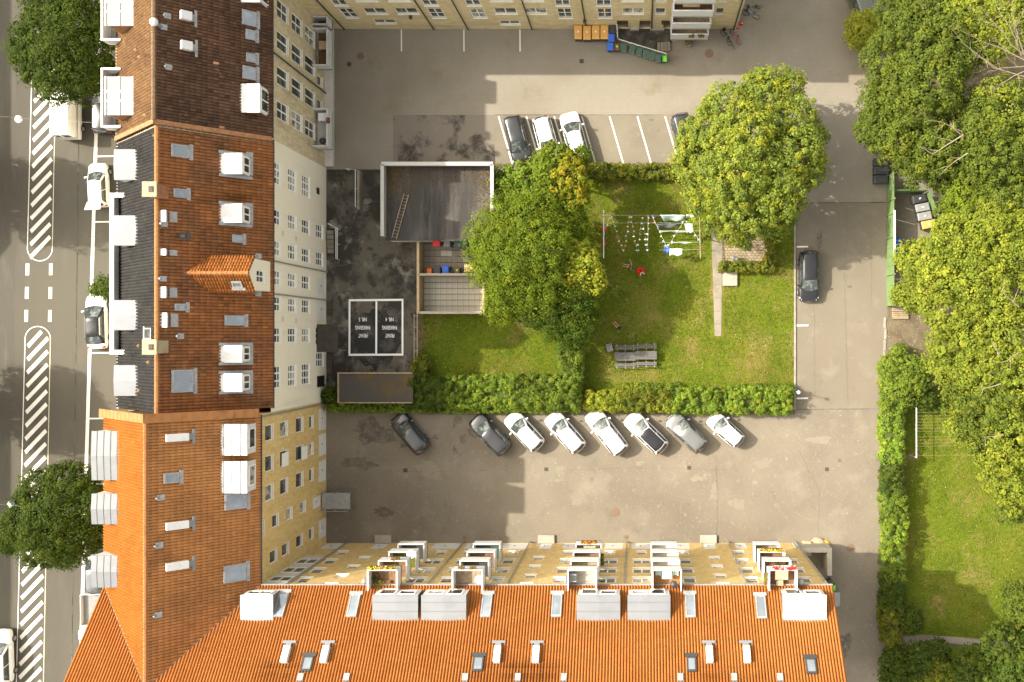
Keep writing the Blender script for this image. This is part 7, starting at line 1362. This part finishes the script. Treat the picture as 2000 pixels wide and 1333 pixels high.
# ------------------------------------------------------------------ wear on the asphalt: repairs, oil, cracks
def blotch(name, px, py, rx, ry, m, seed, z, parent=None):
    r = random.Random(seed); ph = [r.uniform(0, 6.28) for _ in range(6)]; n = 44; pts = []
    for i in range(n):
        t = i / n * 6.283; k = 1 + .20 * math.sin(2 * t + ph[0]) + .16 * math.sin(3 * t + ph[1]) + .12 * math.sin(5 * t + ph[2]) + .09 * math.sin(9 * t + ph[3]) + .07 * math.sin(14 * t + ph[4]); pts.append((px + rx * k * math.cos(t), py + ry * k * math.sin(t)))
    sheet(name, pts, z, m, parent)
for i, (x, y, rx_, ry_) in enumerate(((835, 915, 24, 11), (845, 925, 16, 14), (1045, 922, 9, 14), (1096, 922, 8, 16), (1080, 938, 16, 5), (1067, 900, 20, 3), (1335, 912, 9, 9), (1362, 935, 12, 6), (1395, 960, 6, 20), (1130, 980, 14, 7), (1250, 905, 9, 4), (940, 918, 45, 2.2), (1490, 905, 16, 10), (1600, 860, 20, 9), (1440, 985, 14, 12))): blotch('asphalt_repair', x, y, rx_, ry_, 'asphalt_pale', i, .0052 + i * .0003, lot)
for i, (x, y, rx_, ry_) in enumerate(((893, 822, 9, 10), (905, 858, 6, 12), (888, 880, 5, 7), (850, 855, 8, 4), (730, 845, 40, 22), (700, 905, 30, 12), (920, 845, 8, 7), (1345, 985, 3, 2), (790, 870, 9, 4), (1150, 830, 7, 3), (1375, 830, 6, 3), (1640, 1270, 20, 30), (750, 1000, 22, 9))): blotch('oil_stain', x, y, rx_, ry_, 'asphalt_stain', 50 + i, .0102 + i * .0003, lot)
for i, (x, y, rx_, ry_) in enumerate(((1272, 235, 4, 2.5), (1285, 256, 2.5, 2), (1052, 312, 6, 3), (1690, 160, 16, 9), (1600, 470, 8, 14), (1660, 560, 4, 3), (1640, 900, 5, 3))): blotch('dark_stain', x, y, rx_, ry_, 'asphalt_stain', 80 + i, .0105, lane)
def crack(pts, seed, parent, w=.6):
    r = random.Random(seed); L = []; 
    for (x0, y0), (x1, y1) in zip(pts, pts[1:]):
        n = max(2, int(math.hypot(x1 - x0, y1 - y0) / 6))
        for i in range(n): t = i / n; L.append((x0 + (x1 - x0) * t + r.uniform(-1.6, 1.6), y0 + (y1 - y0) * t + r.uniform(-1.6, 1.6)))
    L.append(pts[-1]); a = [(x, y - w / 2) if abs(pts[-1][0] - pts[0][0]) > abs(pts[-1][1] - pts[0][1]) else (x - w / 2, y) for x, y in L]; b = [(x, y + w / 2) if abs(pts[-1][0] - pts[0][0]) > abs(pts[-1][1] - pts[0][1]) else (x + w / 2, y) for x, y in L]
    mb = MB(); mb.v = [tuple(P(x, y).to_2d()) + (.015,) for x, y in a + b]; n = len(a); mb.f = [(i, i + n, i + n + 1, i + 1) for i in range(n - 1)]; mb.m = [0] * (n - 1); mb.build('crack', 'asphalt_stain', parent)
for k, pts in enumerate(([(700, 918), (830, 922), (1000, 916)], [(1100, 920), (1240, 914), (1420, 918)], [(1398, 905), (1402, 990), (1398, 1050)], [(870, 930), (880, 990), (868, 1045)], [(1560, 880), (1600, 960), (1598, 1040)], [(1500, 830), (1560, 900)])): crack(pts, k, lot)
for k, pts in enumerate(([(645, 520), (720, 512), (812, 520)], [(700, 420), (705, 560)], [(760, 480), (752, 580)], [(648, 700), (680, 640)], [(640, 400), (745, 392)])): crack(pts, 20 + k, old_yard)
for k, pts in enumerate(([(1655, 400), (1650, 560), (1656, 790)], [(1590, 600), (1592, 780)], [(1700, 420), (1703, 600)])): crack(pts, 40 + k, lane, .4)
# ------------------------------------------------------------------ short grass on the lawns
def turf(name, label, rects, dens, z, worn=()):
    C = []; 
    for x0, y0, x1, y1 in rects:
        a, b = P(x0, y1), P(x1, y0); n = int((b.x - a.x) * (b.y - a.y) * dens); C.append(np.stack([RNG.uniform(a.x, b.x, n), RNG.uniform(a.y, b.y, n), RNG.uniform(z, z + .05, n)], 1))
    C = np.concatenate(C); n = len(C); x, y = C[:, 0], C[:, 1]
    f = np.sin(x * .55 + 1.3 * np.sin(y * .4)) * np.sin(y * .47 + 1.1 * np.sin(x * .33)) + .5 * np.sin(x * 1.9 + y * 1.3) * np.sin(y * 2.3 - x * .7) + RNG.normal(size=n) * .45
    for wx_, wy_, rx_, ry_, am in worn: c_ = P(wx_, wy_); f = f + am * np.exp(-((x - c_.x) / rx_) ** 2 - ((y - c_.y) / ry_) ** 2)     # trodden, dried-out grass
    g = np.array([(.092, .138, .008), (.126, .168, .013), (.066, .108, .007), (.19, .16, .032), (.24, .185, .06)]); idx = np.where(f > 1.3, 4, np.where(f > .85, 3, RNG.integers(0, 3, n)))
    V, F, T = leaf_faces(C, np.tile([0, 0, 1.0], (n, 1)) + RNG.normal(size=(n, 3)) * .45, RNG.uniform(.05, .13, n), g[idx] * RNG.uniform(.75, 1.25, (n, 1)))
    npmesh(name, V, F, 'grass_blade', tint=T, label=label, cat='grass', kind='stuff')
turf('grass', 'short grass of the lawn round the washing lines', [(1134, 348, 1387, 767), (1387, 661, 1413, 767), (1413, 532, 1549, 767), (1514, 430, 1549, 532), (1387, 348, 1549, 430)], 130, .055, [(1262, 600, 1.0, 2.0, 1.7), (1240, 628, 1.4, .9, 1.2), (1245, 738, 4.0, .8, 1.1), (1325, 392, 1.8, 1.2, 1.1), (1430, 710, 3.0, 1.3, .9), (1460, 740, 3.5, .8, .9), (1350, 690, 2.0, 1.5, .6), (1540, 690, .5, 6, .6), (1150, 640, .7, 4, .6)])
turf('grass', 'short grass of the small lawn below the terrace', [(826, 615, 1130, 758)], 130, .05, [(1000, 715, 3, 1.2, .9)])
turf('grass', 'short grass of the big lawn right of the hedge', [(1770, 775, 2010, 1240)], 110, .017, [(1890, 930, 2.5, 1.5, .7), (1960, 1080, 2, 2.5, .8), (1840, 1000, 1.5, 1.5, .5)])
